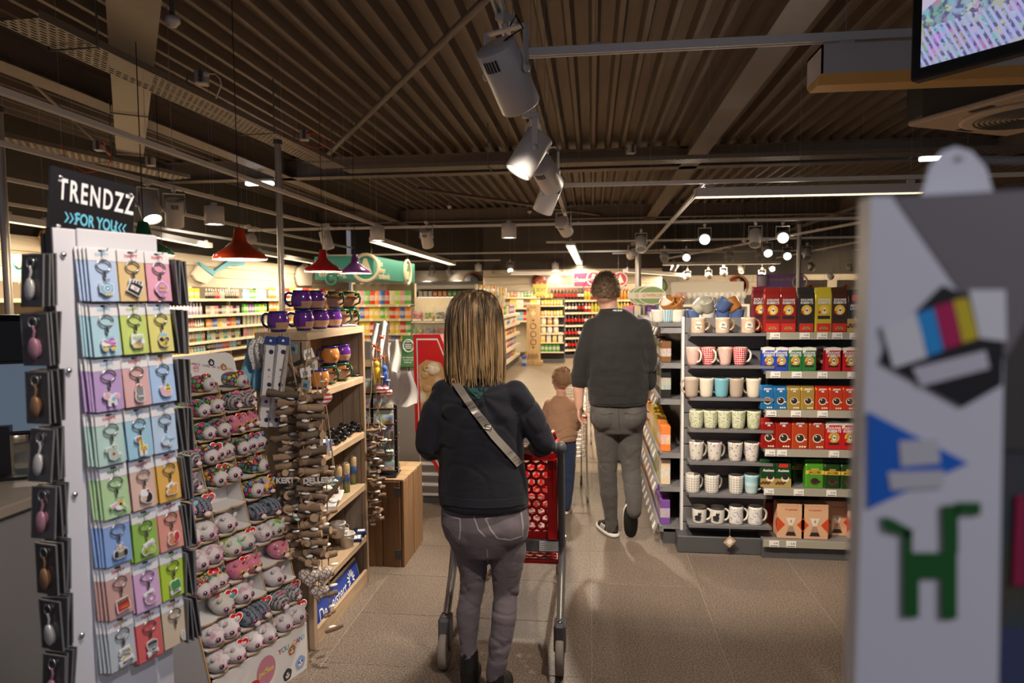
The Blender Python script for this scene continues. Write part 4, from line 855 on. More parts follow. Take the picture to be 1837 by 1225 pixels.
# ---------------------------------------------------------------- key ring spinner at the left
DA = math.radians(72.2); KA = V((-.985, 1.2, 0)); KM = T(*KA, rz=DA)
sp_w, sp_k = pm('spinner_white', (.72, .70, .74), .25, 0, .02, coat=.4), pm('spinner_edge', (.05, .04, .045), .4)
t = thing('key_ring_spinner', 'white three sided spinner stand carrying key ring cards', 'stand', KA, DA)
TH = .014; SL_ = .20
MB().cbox(-.045, SL_ - .03, 0, TH, .25, 1.79, .002).obj('front_panel', sp_w, t)
MB().cbox(-.002, SL_ - .03, -.006, 0, .62, 1.792, .002).obj('backing_board', sp_w, t)
MB().box(-.048, -.045, -.001, TH + .002, .25, 1.79).obj('edge_strip', sp_k, t)
for z in (.32, .52, .75, 1.0, 1.28, 1.52, 1.74): MB().ell((-.028, -.002, z), .006, .006, .006, 8, 6).obj('screw', chrome, t)
MB().box(-.012, 0, -.004, TH / 2, .25, 1.78, M=T(-.035, TH + .012, 0)).obj('side_rail', sp_k, t)
MB().box(SL_ - .036, SL_ - .03, TH, .06, .25, 1.78).obj('side_rail', sp_k, t)
MB().tube([(.06, .06, 0), (.06, .06, 1.78)], .02, 10).obj('post', dark_metal, t); MB().lathe([(.2, 0), (.2, .015), (.03, .03)], 24, M=T(.06, .06, 0)).obj('base', dark_metal, t)
# header sign
hd = MB().cbox(-.085, .088, -.004, .004, -.062, .064, .002).obj('header_sign', pm('sign_black', (.018, .016, .018), .22, 0, coat=.5), t, (.043, .012, 1.835), 0); hd.rotation_euler = (0, math.radians(5.5), 0)
hw = pm('sign_white', (.82, .80, .80), .5); hb = pm('sign_blue', (.14, .50, .66), .5)
text('TRENDZZ', hw, hd, (.006, -.0045, .022), size=.056, xs=.52, bold=.0012, sp=1.25); text('FOR YOU', hb, hd, (.006, -.0045, -.028), size=.032, xs=.62, bold=.0008)
for s in (-1, 1):
 for k in range(3): m = MB(); x = .006 + s * (.036 + .009 * k); m.add([(x + s * .006, -.0048, -.018), (x, -.0048, -.028), (x + s * .006, -.0048, -.038), (x + s * .009, -.0048, -.038), (x + s * .003, -.0048, -.028), (x + s * .009, -.0048, -.018)], [(0, 1, 4, 5), (1, 2, 3, 4)] if s < 0 else [(5, 4, 1, 0), (4, 3, 2, 1)]); m.obj('chevron', hb, hd)
for x in (-.068, .075):
 for z in (.045, -.048): MB().ell((x, -.005, z), .005, .004, .005, 8, 6).obj('screw', chrome, hd)
MB().box(-.02, .06, -.001, .003, -.13, -.06).obj('bracket', chrome, hd)
# cards
card_w = .055; card_h = .100
cardm = oc('card_board', .55); card_hd = pm('card_header', (.80, .78, .79), .5); ringm = pm('ring_nickel', (.55, .53, .52), .25, 1); clr = {}
def pc(c):
 k = 'print_%d_%d_%d' % tuple(int(x * 100) for x in c); return pm(k, c, .4)
card_me = MB().cbox(-card_w / 2, card_w / 2, -.0008, .0008, -card_h / 2, card_h / 2, .0006).mesh('card', [cardm])
m = MB(); m.cbox(-card_w / 2 - .0005, card_w / 2 + .0005, -.0016, .0016, card_h / 2 - .021, card_h / 2 + .004, .0006); hd_me = m.mesh('card_header', [card_hd])
slot_me = MB().box(-.006, .006, -.002, -.0015, card_h / 2 - .003, card_h / 2 + .001).mesh('hang_slot', [ink])
ring_me = MB().tube([(.014 * math.cos(a), -.005, card_h / 2 - .030 + .0105 * math.sin(a)) for a in [2 * math.pi * k / 20 for k in range(20)]], .0014, 6, closed=True).mesh('ring', [ringm])
clasp_me = MB().cbox(-.0028, .0028, -.007, -.003, card_h / 2 - .054, card_h / 2 - .042, .001).tube([(0, -.005, card_h / 2 - .040), (0, -.005, card_h / 2 - .060)], .0011, 5).mesh('clasp', [ringm])
W_, K_ = (.85, .84, .84), (.03, .03, .03)
def shp(m, s, mi, y, grow=0.0):
 if s[0] == 'c': n = 16; pts = [(s[1] + (s[3] + grow) * math.cos(2 * math.pi * k / n), s[2] + (s[3] * (s[5] if len(s) > 5 else 1) + grow) * math.sin(2 * math.pi * k / n)) for k in range(n)]
 elif s[0] == 'r':
  a = math.radians(s[5]) if len(s) > 5 and s[5] else 0; ca, sa = math.cos(a), math.sin(a); w2, h2 = s[3] / 2 + grow, s[4] / 2 + grow
  pts = [(s[1] + x * ca - z * sa, s[2] + x * sa + z * ca) for x, z in ((-w2, -h2), (w2, -h2), (w2, h2), (-w2, h2))]
 else:
  P = s[1]; cx = sum(p[0] for p in P) / len(P); cz_ = sum(p[1] for p in P) / len(P); pts = [(x + (x - cx) / max(1e-3, math.hypot(x - cx, z - cz_)) * grow, z + (z - cz_) / max(1e-3, math.hypot(x - cx, z - cz_)) * grow) for x, z in P]
 if grow: m.prism([(x / 1000, z / 1000) for x, z in pts], y, y + .0022, mi)
 else: m.add([(x / 1000, y, z / 1000) for x, z in pts], [tuple(range(len(pts))) if sum(pts[i][0] * pts[(i + 1) % len(pts)][1] - pts[(i + 1) % len(pts)][0] * pts[i][1] for i in range(len(pts))) > 0 else tuple(range(len(pts)))[::-1]], mi)
def col_of(s): return s[4] if s[0] == 'c' else s[6] if s[0] == 'r' else s[2]
B1, B2, Y1, P1, P2, G1, G2, R1, O1, N1, N2, GR = (.25, .50, .72), (.10, .28, .50), (.75, .58, .08), (.60, .25, .55), (.78, .42, .55), (.35, .58, .12), (.08, .32, .08), (.60, .05, .05), (.78, .35, .08), (.40, .20, .10), (.16, .06, .03), (.25, .25, .26)
D = [  # (card colour, header ink, charm shapes in mm, words, label)
 ((.46, .58, .80), B1, [('c', 0, -1, 12, B1), ('r', 0, 0, 25, 15, 0, B1), ('c', 1, -1, 7, W_), ('c', 1, -1, 5.4, B2), ('c', 1, -1, 2.5, W_), ('r', -8, 6, 5, 3, 0, W_)], [('JUST', 0, 14, 8, K_), ('Smile', 2, -13, 9, Y1)], 'light blue card with a camera charm reading Just Smile'),
 ((.72, .52, .25), R1, [('r', 0, 0, 26, 22, -28, K_), ('r', 3, 13, 26, 5, -10, W_), ('r', -1, 0, 18, 9, -28, W_)] + [('r', -6 + i * 6, 14.5 - i, 3, 5, -35, K_) for i in range(4)], [('HAPPY', -1, 0, 4, R1)], 'orange card with a black film clapper charm'),
 ((.74, .36, .46), R1, [('c', -5, 0, 9, P1), ('c', 5, 2, 9, P1), ('c', 0, -7, 9, P1), ('c', 0, 7, 8, P1)], [('GIRL', -1, 4, 8, Y1), ('POWER', 1, -4, 7, Y1)], 'pink card with a purple girl power charm'),
 ((.42, .64, .74), B1, [('r', -2, -2, 24, 10, 0, W_), ('c', 6, 2, 8, P1), ('r', 0, -7, 27, 2, 0, K_), ('c', -8, -11, 4, Y1), ('c', 8, -11, 4, Y1), ('r', -4, 2, 16, 3, -25, P1)], [('weekend', 0, 11, 6, B1), ('LIVE', 8, 2, 5, W_)], 'pale blue card with a roller skate charm'),
 ((.54, .66, .18), G1, [('r', 0, 0, 26, 9, 0, W_), ('r', 0, 9, 24, 8, 0, W_), ('c', -6, -9, 4, Y1), ('c', 3, -9, 4, O1), ('c', 10, -8, 3, G1)], [('GOOD', 0, 9, 9, G1), ('LIFE', 0, -.5, 10, K_)], 'lime card with a charm reading Good Life'),
 ((.72, .66, .22), B1, [('p', [(-7, 6), (-9, 14), (-3, 11), (0, 18), (3, 11), (9, 14), (7, 6)], B1), ('c', 0, -3, 11, Y1), ('r', 0, 1, 22, 4, 0, K_), ('c', -6, 0, 4.5, K_), ('c', 6, 0, 4.5, K_)], [('GO  OD', 0, 0, 4, W_), ('Life', 0, -8, 6, K_)], 'yellow card with a pineapple in sunglasses charm'),
 ((.50, .34, .62), B1, [('c', 2, -2, 9, W_, .8), ('c', -8, 4, 6, P2), ('r', -4, -11, 3, 8, 0, W_), ('r', 8, -11, 3, 8, 0, W_), ('p', [(-9, 9), (-7, 9), (-10, 15)], Y1), ('c', 11, 2, 5, P2), ('c', 4, -2, 4, B1)], [], 'purple card with a white unicorn charm'),
 ((.70, .42, .42), R1, [('c', 0, -6, 9, GR, 1.2), ('c', 0, 6, 8, GR), ('p', [(-7, 9), (-2, 12), (-6, 17)], GR), ('p', [(7, 9), (2, 12), (6, 17)], GR), ('c', -1, 16, 3, R1)], [('Love', 0, -5, 8, W_)], 'salmon pink card with a dark grey cat charm'),
 ((.40, .56, .82), O1, [('c', 2, -6, 11, P2, .6), ('c', -8, 4, 4, P2), ('r', -9, 0, 4, 10, 15, P2), ('c', 5, 2, 6, Y1), ('p', [(2, 7), (5, 14), (8, 7)], G2), ('r', 5, 2, 8, 2, 0, K_)], [('Good', -2, 13, 6, O1)], 'sky blue card with a pink flamingo float charm'),
 ((.48, .66, .60), R1, [('c', 0, -6, 9, (.45, .58, .48), 1.1), ('r', -7, 6, 16, 6, 5, (.45, .58, .48)), ('c', 3, 9, 5, (.45, .58, .48)), ('r', 10, -10, 10, 4, 30, (.45, .58, .48)), ('c', -1, -4, 3, R1), ('c', -2, 10, 1.2, K_)], [], 'mint card with a green crocodile charm'),
 ((.34, .58, .72), B1, [('r', -2, 5, 6, 22, 12, Y1), ('r', 2, -6, 16, 9, 0, Y1), ('r', -4, -15, 3, 10, 0, W_), ('r', 1, -15, 3, 10, 0, N1), ('r', 6, -15, 3, 10, 0, W_), ('c', -9, 14, 4.5, N1), ('c', -3, 17, 3, N1)] + [('c', -2 + i * 3, -5 - (i % 2) * 4, 1.5, N1) for i in range(4)] + [('c', -2, 3 + i * 5, 1.4, N1) for i in range(3)], [], 'blue card with a yellow giraffe charm'),
 ((.48, .62, .80), B2, [('c', -2, -2, 10, B1, .8), ('c', -4, -5, 7, W_, .7), ('p', [(6, -10), (11, -16), (3, -14)], B1), ('p', [(-8, 7), (-4, 14), (-2, 7)], B1)] + [('r', -8 + i * 3, -4, .8, 6, 0, B2) for i in range(3)], [('HELLO', 9, 0, 5, K_)], 'light blue card with a whale charm reading Hello'),
 ((.44, .64, .34), G2, [('c', 2, -3, 9, W_, .8), ('c', 4, 3, 6, Y1), ('r', -9, 0, 14, 5, 18, P2), ('r', 10, -7, 14, 4, -40, G1), ('c', 3, 0, 3, K_)], [('TOOCOOL', 0, 12, 5, GR)], 'green card with a toucan charm'),
 ((.70, .48, .40), R1, [('c', 3, -3, 10, K_, 1.1), ('c', -4, 6, 8, W_), ('c', -6, -4, 6, (.7, .5, .38)), ('c', 4, 11, 3, R1)], [], 'pale salmon card with a black hedgehog charm'),
 ((.76, .44, .10), R1, [('c', 2, -3, 11, O1, .75), ('c', -8, -6, 5, O1), ('c', 10, 5, 4, O1), ('r', -4, 8, 14, 5, 28, W_), ('c', -5, -3, 2, Y1), ('c', 3, -5, 2, Y1)], [('BFF', -4, 8, 5, K_)], 'orange card with an orange biscuit bear charm'),
 ((.26, .40, .72), B2, [('r', 0, -3, 14, 18, 0, GR), ('c', 0, 5, 7, (.75, .6, .45)), ('p', [(-7, 9), (-3, 11), (-6, 16)], GR), ('p', [(7, 9), (3, 11), (6, 16)], GR), ('c', -10, -4, 4, K_, 1.8), ('c', 10, -4, 4, K_, 1.8), ('c', -3, 6, 1.3, K_), ('c', 3, 6, 1.3, K_)], [], 'strong blue card with a grey owl charm'),
 ((.30, .52, .10), G2, [('c', -6, -6, 8, G1, 1.1), ('c', 7, -6, 8, G1, 1.1), ('c', -6, -8, 4, N1), ('c', 7, -8, 4, Y1), ('r', 2, 6, 22, 7, 18, W_)], [('LOVER', 2, 6, 6, P1)], 'grass green card with a charm of two avocado halves'),
 ((.72, .32, .25), R1, [('c', -4, -5, 8, (.62, .25, .14), 1.1), ('c', -5, 7, 5, (.62, .25, .14)), ('c', 8, 2, 6, R1, 1.6), ('r', 4, -9, 9, 5, 20, R1)], [], 'coral card with a red squirrel charm'),
 ((.60, .36, .32), R1, [('r', 0, -6, 26, 14, 6, R1), ('r', -1, 5, 24, 9, 6, N2)] + [('r', -9 + i * 6, 6 + i * .6, 4, 5, 6, N1) for i in range(4)], [('CHOCO', 0, -6, 6, O1)], 'dusty rose card with a chocolate bar charm'),
 ((.68, .42, .66), B1, [('c', 1, -4, 12, (.62, .42, .2), .75), ('c', 1, -3, 11, P1, .7), ('c', 1, -3, 3.5, W_), ('r', -2, 9, 20, 6, 20, W_)], [('DONUT', -2, 9, 5, K_)], 'lilac card with a purple doughnut charm'),
 ((.48, .66, .06), G1, [('c', -5, 6, 6.5, G2), ('c', 5, 7, 6.5, G2), ('c', -4, -1, 6.5, G2), ('c', 6, 0, 6.5, G2), ('r', 0, -11, 22, 7, 8, W_)], [('GOOD', -2, -9, 6, K_), ('LUCK', 4, -15, 5, K_)], 'lime green card with a clover charm reading Good Luck'),
 ((.52, .56, .60), O1, [('r', 2, 0, 24, 4, 35, Y1), ('r', 0, 2, 22, 3, -20, GR), ('r', 0, 11, 20, 8, 12, W_), ('r', 2, -12, 28, 8, 12, W_)], [('TOOL', 0, 11, 8, K_), ('MASTER', 2, -12, 8, K_)], 'grey card with tool charm reading Tool Master'),
 ((.70, .14, .14), R1, [('c', 0, 7, 11, GR, .7), ('r', 0, 9, 20, 4, 0, K_), ('r', -6, -6, 2, 16, 20, N1), ('r', 6, -6, 2, 16, -20, N1), ('r', 0, -10, 22, 8, 12, W_)], [('BBQ', 0, -4, 6, K_), ('KING', 1, -11, 7, K_)], 'red card with a barbecue charm reading BBQ King'),
 ((.70, .56, .40), O1, [('c', 14, -8, 4, (.6, .55, .5), 2.4)], [], 'plain beige card with its charm turned sideways'),
]
CZ = [1.701 - .1075 * k for k in range(8)]; cardn = 0
cbase = None
def card_parts(o):
 put(hd_me, 'card_header', o); put(slot_me, 'hang_slot', o); put(ring_me, 'ring', o); put(clasp_me, 'clasp', o)
RN = ['top', 'second', 'third', 'fourth', 'fifth', 'sixth', 'seventh', 'bottom']; CN = ['left', 'middle', 'right']
for r in range(8):
 for c in range(3):
  colr, hi, shapes, words, lab = D[r * 3 + c]; u = .0295 + .0605 * c + (.005 if r > 3 else 0); z = CZ[r] + (.012 if c == 0 and r > 4 else 0)
  nst = 4 if c == 0 else 3
  for k in range(nst)[::-1]:
   dx = -.0022 * k; p = KM @ V((u + dx - (.0015 * k if c == 0 else 0), -.030 + .006 * k, z + .0006 * k));
   o = tag(put(card_me, 'key_ring_card', None, p, 0, (math.radians(-4 - rr.random() * 3), 0, DA + math.radians(rr.uniform(-4, 3)))), None, 'key ring', 'key ring cards on the spinner front', None, colr)
   if k:
    o['label'] = f'plain back card behind the {RN[r]} row {CN[c]} key ring, {"first" if k == 1 else "second" if k == 2 else "third"} one back'; put(hd_me, 'card_header', o)
    continue
   o['label'] = lab; card_parts(o)
   text('HAPPY', pc(hi), o, (0, -.0022, card_h / 2 - .0085), size=.010, bold=.0002, xs=.9); text('keyring', pm('print_grey', (.4, .4, .42), .6), o, (.002, -.0022, card_h / 2 - .0165), size=.0045, shear=.3)
   mm = MB(); cols = [(W_)]; L = []
   for s in shapes: shp(mm, s, 0, -.008, 1.6)
   for i, s in enumerate(shapes):
    cc = col_of(s)
    if cc not in cols: cols.append(cc)
    shp(mm, s, cols.index(cc), -.0083 - .00015 * i)
   ch = mm.obj('charm', [pc(x) for x in cols], o, (0, 0, -.024))
   for s, x, z_, sz, cc in words: text(s, pc(cc), ch, (x / 1000, -.0112, z_ / 1000), (math.pi / 2, 0 if sz > 4 else .5, 0), size=sz / 1000 * .95, xs=.8, bold=.0002)
  MB().tube([(u, -.008, z + card_h / 2 - .001), (u, -.045, z + card_h / 2 - .001), (u, -.047, z + card_h / 2 + .004)], .0012, 5).obj('hook', chrome, t)
# dark cards on the other two sides
dcard = G('card_dark'); dcard = dcard.end((.06, .055, .058), .3, coat=.3); dedge = pm('card_edge', (.17, .165, .17), .35)
dm = MB().cbox(-.026, .026, -.0012, .0012, -.048, .048, .0006).mesh('dark_card', [dcard]); em_ = MB().box(-.0262, -.0245, -.0016, .0016, -.048, .048).box(.0245, .0262, -.0016, .0016, -.048, .048).box(-.026, .026, -.0016, .0016, .0465, .0485).mesh('card_rim', [dedge])
CHC = [('silver', (.55, .53, .52)), ('blue', (.12, .20, .32)), ('pink', (.45, .22, .28)), ('teal', (.12, .35, .36)), ('brown', (.3, .16, .08)), ('white', (.7, .68, .66))]
chm = oc('charm_gloss', .25, .3, .3)
def dcharm():
 m = MB().tube([(0, -.006, .026), (.003, -.006, .016), (0, -.006, .004)], .0022, 6).ell((0, -.007, -.016), .011, .005, .021, 10, 7); return m.mesh('charm', [chm])
dch = dcharm(); slotd = MB().box(-.01, .01, -.0022, -.0012, .036, .041).mesh('hang_slot', [dedge]); ring2 = MB().tube([(.008 * math.cos(k * .524), -.005, .032 + .010 * math.sin(k * .524)) for k in range(12)], .0013, 5, closed=True).mesh('ring', [ringm])
def dstack(M, cols, depth, side, mid=''):
 for r in range(8):
  z = CZ[r] - .008
  for cidx, x in enumerate(cols):
   cc = CHC[(r * 2 + cidx) % 6]
   for k in range(depth):
    p = KM @ M @ V((x + rr.uniform(-.003, .003), -.014 - (.009 if 'plush' in side else .0085) * k, z - .001 * k)); a = DA + M.to_euler().z
    o = tag(put(dm, 'jewellery_card', None, p, 0, (math.radians(rr.uniform(-8, 2)), 0, a + math.radians(rr.uniform(-7, 7)))), f'dark {cc[0]} charm card, {RN[r]} row, {ORD[k]} out on the side facing {side}', 'key ring', f'dark charm cards on the side towards {side}', None, cc[1])
    put(em_, 'card_rim', o)
    if k in (depth - 1, depth - 2, 1): put(dch, 'charm', o).color = (*cc[1], 1); put(slotd, 'hang_slot', o); put(ring2, 'ring', o).color = o.color
dstack(T(-.045, TH, 0, rz=math.radians(-76)), (.004,), 4, 'the counter')
dstack(T(SL_ - .03, .03, 0, rz=math.radians(90)), (-.045,), 4, 'the plush toys')
# ---------------------------------------------------------------- checkout counter at the left edge
cg = pm('counter_grey', (.17, .165, .17), .5, 0, .05, 3)
ct_ = thing('checkout_counter', 'dark grey checkout counter at the left edge', 'counter', (-3.03, 1.6, 0))
MB().cbox(0, 1.05, 0, 1.8, 0, .93, .006).obj('body', cg, ct_); MB().cbox(-.0, 1.08, -.03, 1.83, .93, .97, .006).obj('worktop', pm('counter_top', (.24, .20, .17), .45, 0, .1), ct_)
p = U(18, 690, Y=2.35); s = thing('checkout_screen', 'blue checkout monitor on the counter at the left edge', 'screen', (p.x - .05, 2.35, .97), math.radians(28))
scr = G('screen_blue'); scr = scr.end((.02, .02, .03), .2, emit=(.22, .30, .40), es=.35)
MB().cbox(-.2, .2, -.012, .012, .16, .46, .006, M=T(0, 0, 0, -.25)).obj('bezel', black_pl, s); MB().box(-.185, .185, -.0145, -.0125, .175, .445, M=T(0, 0, 0, -.25)).obj('display', scr, s); MB().box(-.03, .03, -.01, .03, 0, .2).box(-.1, .1, -.08, .08, 0, .012).obj('foot', black_pl, s)
MB().box(-.15, -.02, -.0155, -.0145, .3, .36, M=T(0, 0, 0, -.25)).obj('panel', pm('screen_tile', (.25, .32, .40), .3), s)
p = U(15, 580, Y=3.1); k = thing('card_terminal', 'black hooded device standing behind the checkout monitor', 'device', (p.x, 3.1, .97)); MB().cbox(-.22, .22, -.1, .1, .2, .62, .03).obj('hood', black_pl, k); MB().box(-.05, .05, -.05, .05, 0, .25).obj('foot', black_pl, k)
p = U(22, 775, z=1.02); k = thing('scanner_disc', 'round steel disc on the counter below the monitor', 'disc', (p.x, p.y, .97)); MB().lathe([(.075, 0), (.078, .006), (.078, .045), (.073, .05), (0, .05)], 28).obj('drum', pm('disc_steel', (.42, .39, .37), .3, .7), k); MB().lathe([(.05, .0505), (0, .052)], 24).obj('plate', chrome, k)
p = U(20, 742, z=1.12); k = thing('payment_device', 'black payment device with a small lit display', 'device', (p.x - .02, p.y + .1, .97), .3); MB().cbox(-.10, .10, -.05, .05, 0, .17, .012).obj('case', black_pl, k); MB().box(-.05, .06, -.052, -.05, .09, .13).obj('display', glow('display_cyan', (.35, .62, .75), .8), k)
for x in range(3): MB().cbox(-.05 + x * .03, -.03 + x * .03, -.054, -.05, .03, .045, .002).obj('key', dark_metal, k)
# ---------------------------------------------------------------- plush toy display
PR = V((-1.27, 2.815, 0)); PW = .52; PM0 = T(*PR, rz=DA) @ T(-PW, 0, 0); PO = PM0 @ V((0, 0, 0))
board = pm('display_white', (.74, .71, .70), .5, 0, .03, 6); kraft = pm('kraft_edge', (.46, .27, .12), .8, 0, .15, 60)
t = thing('plush_display', 'white cardboard floor display with pockets full of plush toys', 'display stand', PO, DA)
def yz(z): return .012 + max(0, z - .2) * .274
ZT = 1.30
for x, nm in ((0, 'side_panel'), (PW, 'side_panel')):
 m = MB().prism([(0, 0), (yz(.2), .2), (yz(ZT), ZT), (yz(ZT) + .02, ZT + .02), (.50, ZT - .1), (.50, 0)], x - .003, x + .003, M=T(rz=math.pi / 2) @ Matrix.Diagonal((1, -1, 1, 1)))
 sp_ = m.obj(nm, board, t); MB().tube([(x, -.001, 0), (x, yz(.2) - .001, .2), (x, yz(ZT) - .001, ZT)], .004, 5).obj('edge', kraft, sp_)
 if x == 0: left_side = sp_
MB().box(0, PW, .49, .495, 0, ZT - .1).obj('back_panel', board, t)
MB().cbox(.003, PW - .003, .0, .006, 0.0, .212, .001).obj('front_apron', board, t)
apron = kids(t)[-1]
# header card: upright board with a rounded corner
Hh = MB(); pts = [(-.10, 0), (PW - .02, 0), (PW - .02, .10)] + [(PW - .065 + .045 * math.cos(a), .10 + .045 * math.sin(a)) for a in (0, .4, .8, 1.2, 1.57)] + [(-.10, .145)]
Hh.prism(pts, 0, .006); header = Hh.obj('header_card', board, t, (0, yz(ZT) + .03, ZT - .02)); header.rotation_euler = (math.radians(-14), 0, 0)
SZ = [1.266 - .0946 * k for k in range(12)]; cw_ = PW / 3
for k, z in enumerate(SZ):
 y0 = yz(z)
 for c in range(3):
  x0, x1 = c * cw_ + .004, (c + 1) * cw_ - .004; n = 8
  f = [(x0 + (x1 - x0) * i / n, y0 - .018 - .014 * math.sin(math.pi * ((i / n * 2) % 1.0001)) ** 1) for i in range(n + 1)]
  m = MB(); vs = [(x, y, z - .0) for x, y in f] + [(x, y0 + .10, z - .0) for x, _ in f]; m.add(vs + [(x, y, zz - .004) for x, y, zz in vs], [(i, i + 1, n + 2 + i, n + 1 + i) for i in range(n)] + [(i + 1 + 2 * (n + 1), i + 2 * (n + 1), n + 1 + i + 2 * (n + 1), n + 2 + i + 2 * (n + 1)) for i in range(n)])
  m.add([(x, y, z + .0012) for x, y in f] + [(x, y, z - .0055) for x, y in f], [(i, n + 1 + i, n + 2 + i, i + 1) for i in range(n)], 1)
  m.obj('pocket_shelf', [board, kraft], t)
  MB().box(x0, x1, y0 + .095, y0 + .1, z, z + .092).obj('pocket_back', board, t)
for c in (1, 2):
 m = MB().prism([(yz(SZ[-1] - .02) - .002, SZ[-1] - .02), (yz(ZT) - .002, ZT), (yz(ZT) + .12, ZT), (yz(.2) + .12, SZ[-1] - .02)], c * cw_ - .002, c * cw_ + .002, M=T(rz=math.pi / 2) @ Matrix.Diagonal((1, -1, 1, 1)))
 d_ = m.obj('divider', board, t); MB().tube([(c * cw_, yz(SZ[-1] - .02) - .003, SZ[-1] - .02), (c * cw_, yz(ZT) - .003, ZT)], .003, 5).obj('edge', kraft, d_)
# prints
heart_pts = [(16 * math.sin(a) ** 3 / 32, (13 * math.cos(a) - 5 * math.cos(2 * a) - 2 * math.cos(3 * a) - math.cos(4 * a)) / 32) for a in [2 * math.pi * k / 24 for k in range(24)]]
def heart(s, mat, par, loc, rot=(0, 0, 0), th=.0015, name='heart_print', rim=None):
 m = MB(); P = [(x * s, z * s) for x, z in heart_pts]; m.prism(P, -th, 0); o = put(m.mesh(name, [mat]), name, par, loc, 0, rot); text('ty', white_ink, o, (0, -th - .0006, .0 * s), size=s * .5, bold=s * .012, shear=.15); return o
def blob(s, c, par, loc, eye=ink, rot=(0, 0, 0)):
 m = MB(); n = 18; m.add([(0, 0, 0)] + [(s * (1 + .06 * math.sin(5 * a)) * math.cos(a), 0, s * (1 + .06 * math.sin(5 * a)) * math.sin(a)) for a in [2 * math.pi * k / n for k in range(n)]], [(0, 1 + k, 1 + (k + 1) % n) for k in range(n)], 0)
 disc(m, 0, -.1 * s, s * .5, -.0006, 1, 12)
 for x in (-.3, .3): disc(m, x * s, .1 * s, s * .17, -.001, 2, 10)
 disc(m, 0, -.18 * s, s * .1, -.001, 2, 8); return put(m.mesh('animal_print', [c, pm('print_pale', (.75, .70, .68), .6), eye]), 'animal_print', par, loc, 0, rot)
mauve = pm('print_mauve', (.55, .22, .30), .6); pb, pk_, pbr, pgr, pbl = pm('print_blue', (.25, .38, .66), .6), pm('print_pink', (.72, .35, .42), .6), pm('print_brown', (.42, .17, .05), .6), pm('print_green', (.2, .5, .15), .6), pm('print_black', (.04, .04, .05), .6)
LET = [pm('letter_red', (.55, .05, .06), .6), pm('letter_blue', (.15, .3, .6), .6), pm('letter_green', (.15, .4, .1), .6), pm('letter_purple', (.3, .08, .35), .6), pm('letter_orange', (.7, .3, .05), .6)]
def letters(s, par, x, z, st, y=-.001, dz=None, rot=0):
 for i, ch in enumerate(s):
  if ch != ' ': text(ch, LET[i % 5], par, (x + st * i, y, z + (dz(i) if dz else 0)), (math.pi / 2, 0, 0), size=st * 1.5, bold=st * .04)
# header: heart, round logo, slogan, small animals
heart(.09, reds, header, (.075, -.001, .07)); m = disc(MB(), 0, 0, .042, 0, 0, 28, .95); lg = m.obj('round_logo', pk_, header, (.17, -.001, .075)); text('puffies', pm('letter_yellow', (.78, .62, .12), .6), lg, (0, -.001, 0), size=.026, bold=.0006)
letters('WE ALWAYS LAND ON OUR FEET!', header, .23, .118, .0095, dz=lambda i: -.0022 * i - .0)
for x, z, c in ((.24, .06, pbl), (.285, .085, pk_), (.33, .04, mauve), (.37, .105, pbl), (.43, .078, pbr)): blob(.016, c, header, (x, -.0015, z))
blob(.05, pb, left_side, (-.0045, .28, .46), rot=(0, 0, -math.pi / 2)); blob(.042, pbr, left_side, (-.0045, .36, .26), rot=(0, 0, -math.pi / 2)); blob(.05, pbr, left_side, (-.0045, .20, .10), rot=(0, 0, -math.pi / 2)); blob(.04, pgr, left_side, (-.0045, .24, .66), rot=(0, 0, -math.pi / 2))
for s, y, z, c in (('C', .33, .60, 1), ('A', .29, .585, 2), ('N', .235, .575, 0), ('!', .195, .55, 3)): text(s, LET[c], left_side, (-.005, y, z), (math.pi / 2, 0, -math.pi / 2), size=.065, bold=.002)
m = disc(MB(), 0, 0, .062, 0, 0, 24, .85); lg = m.obj('round_logo', mauve, apron, (.27, -.001, .115)); text('puffies', pm('letter_yellow', (.78, .62, .12), .6), lg, (0, -.001, 0), size=.032, bold=.0008)
heart(.13, reds, apron, (.17, -.001, .06)); letters('YOU CAN!', apron, .35, .155, .021); blob(.026, pbl, apron, (.39, -.001, .035)); blob(.03, pb, apron, (.47, -.001, .05)); blob(.022, pbr, apron, (.42, -.001, .13))
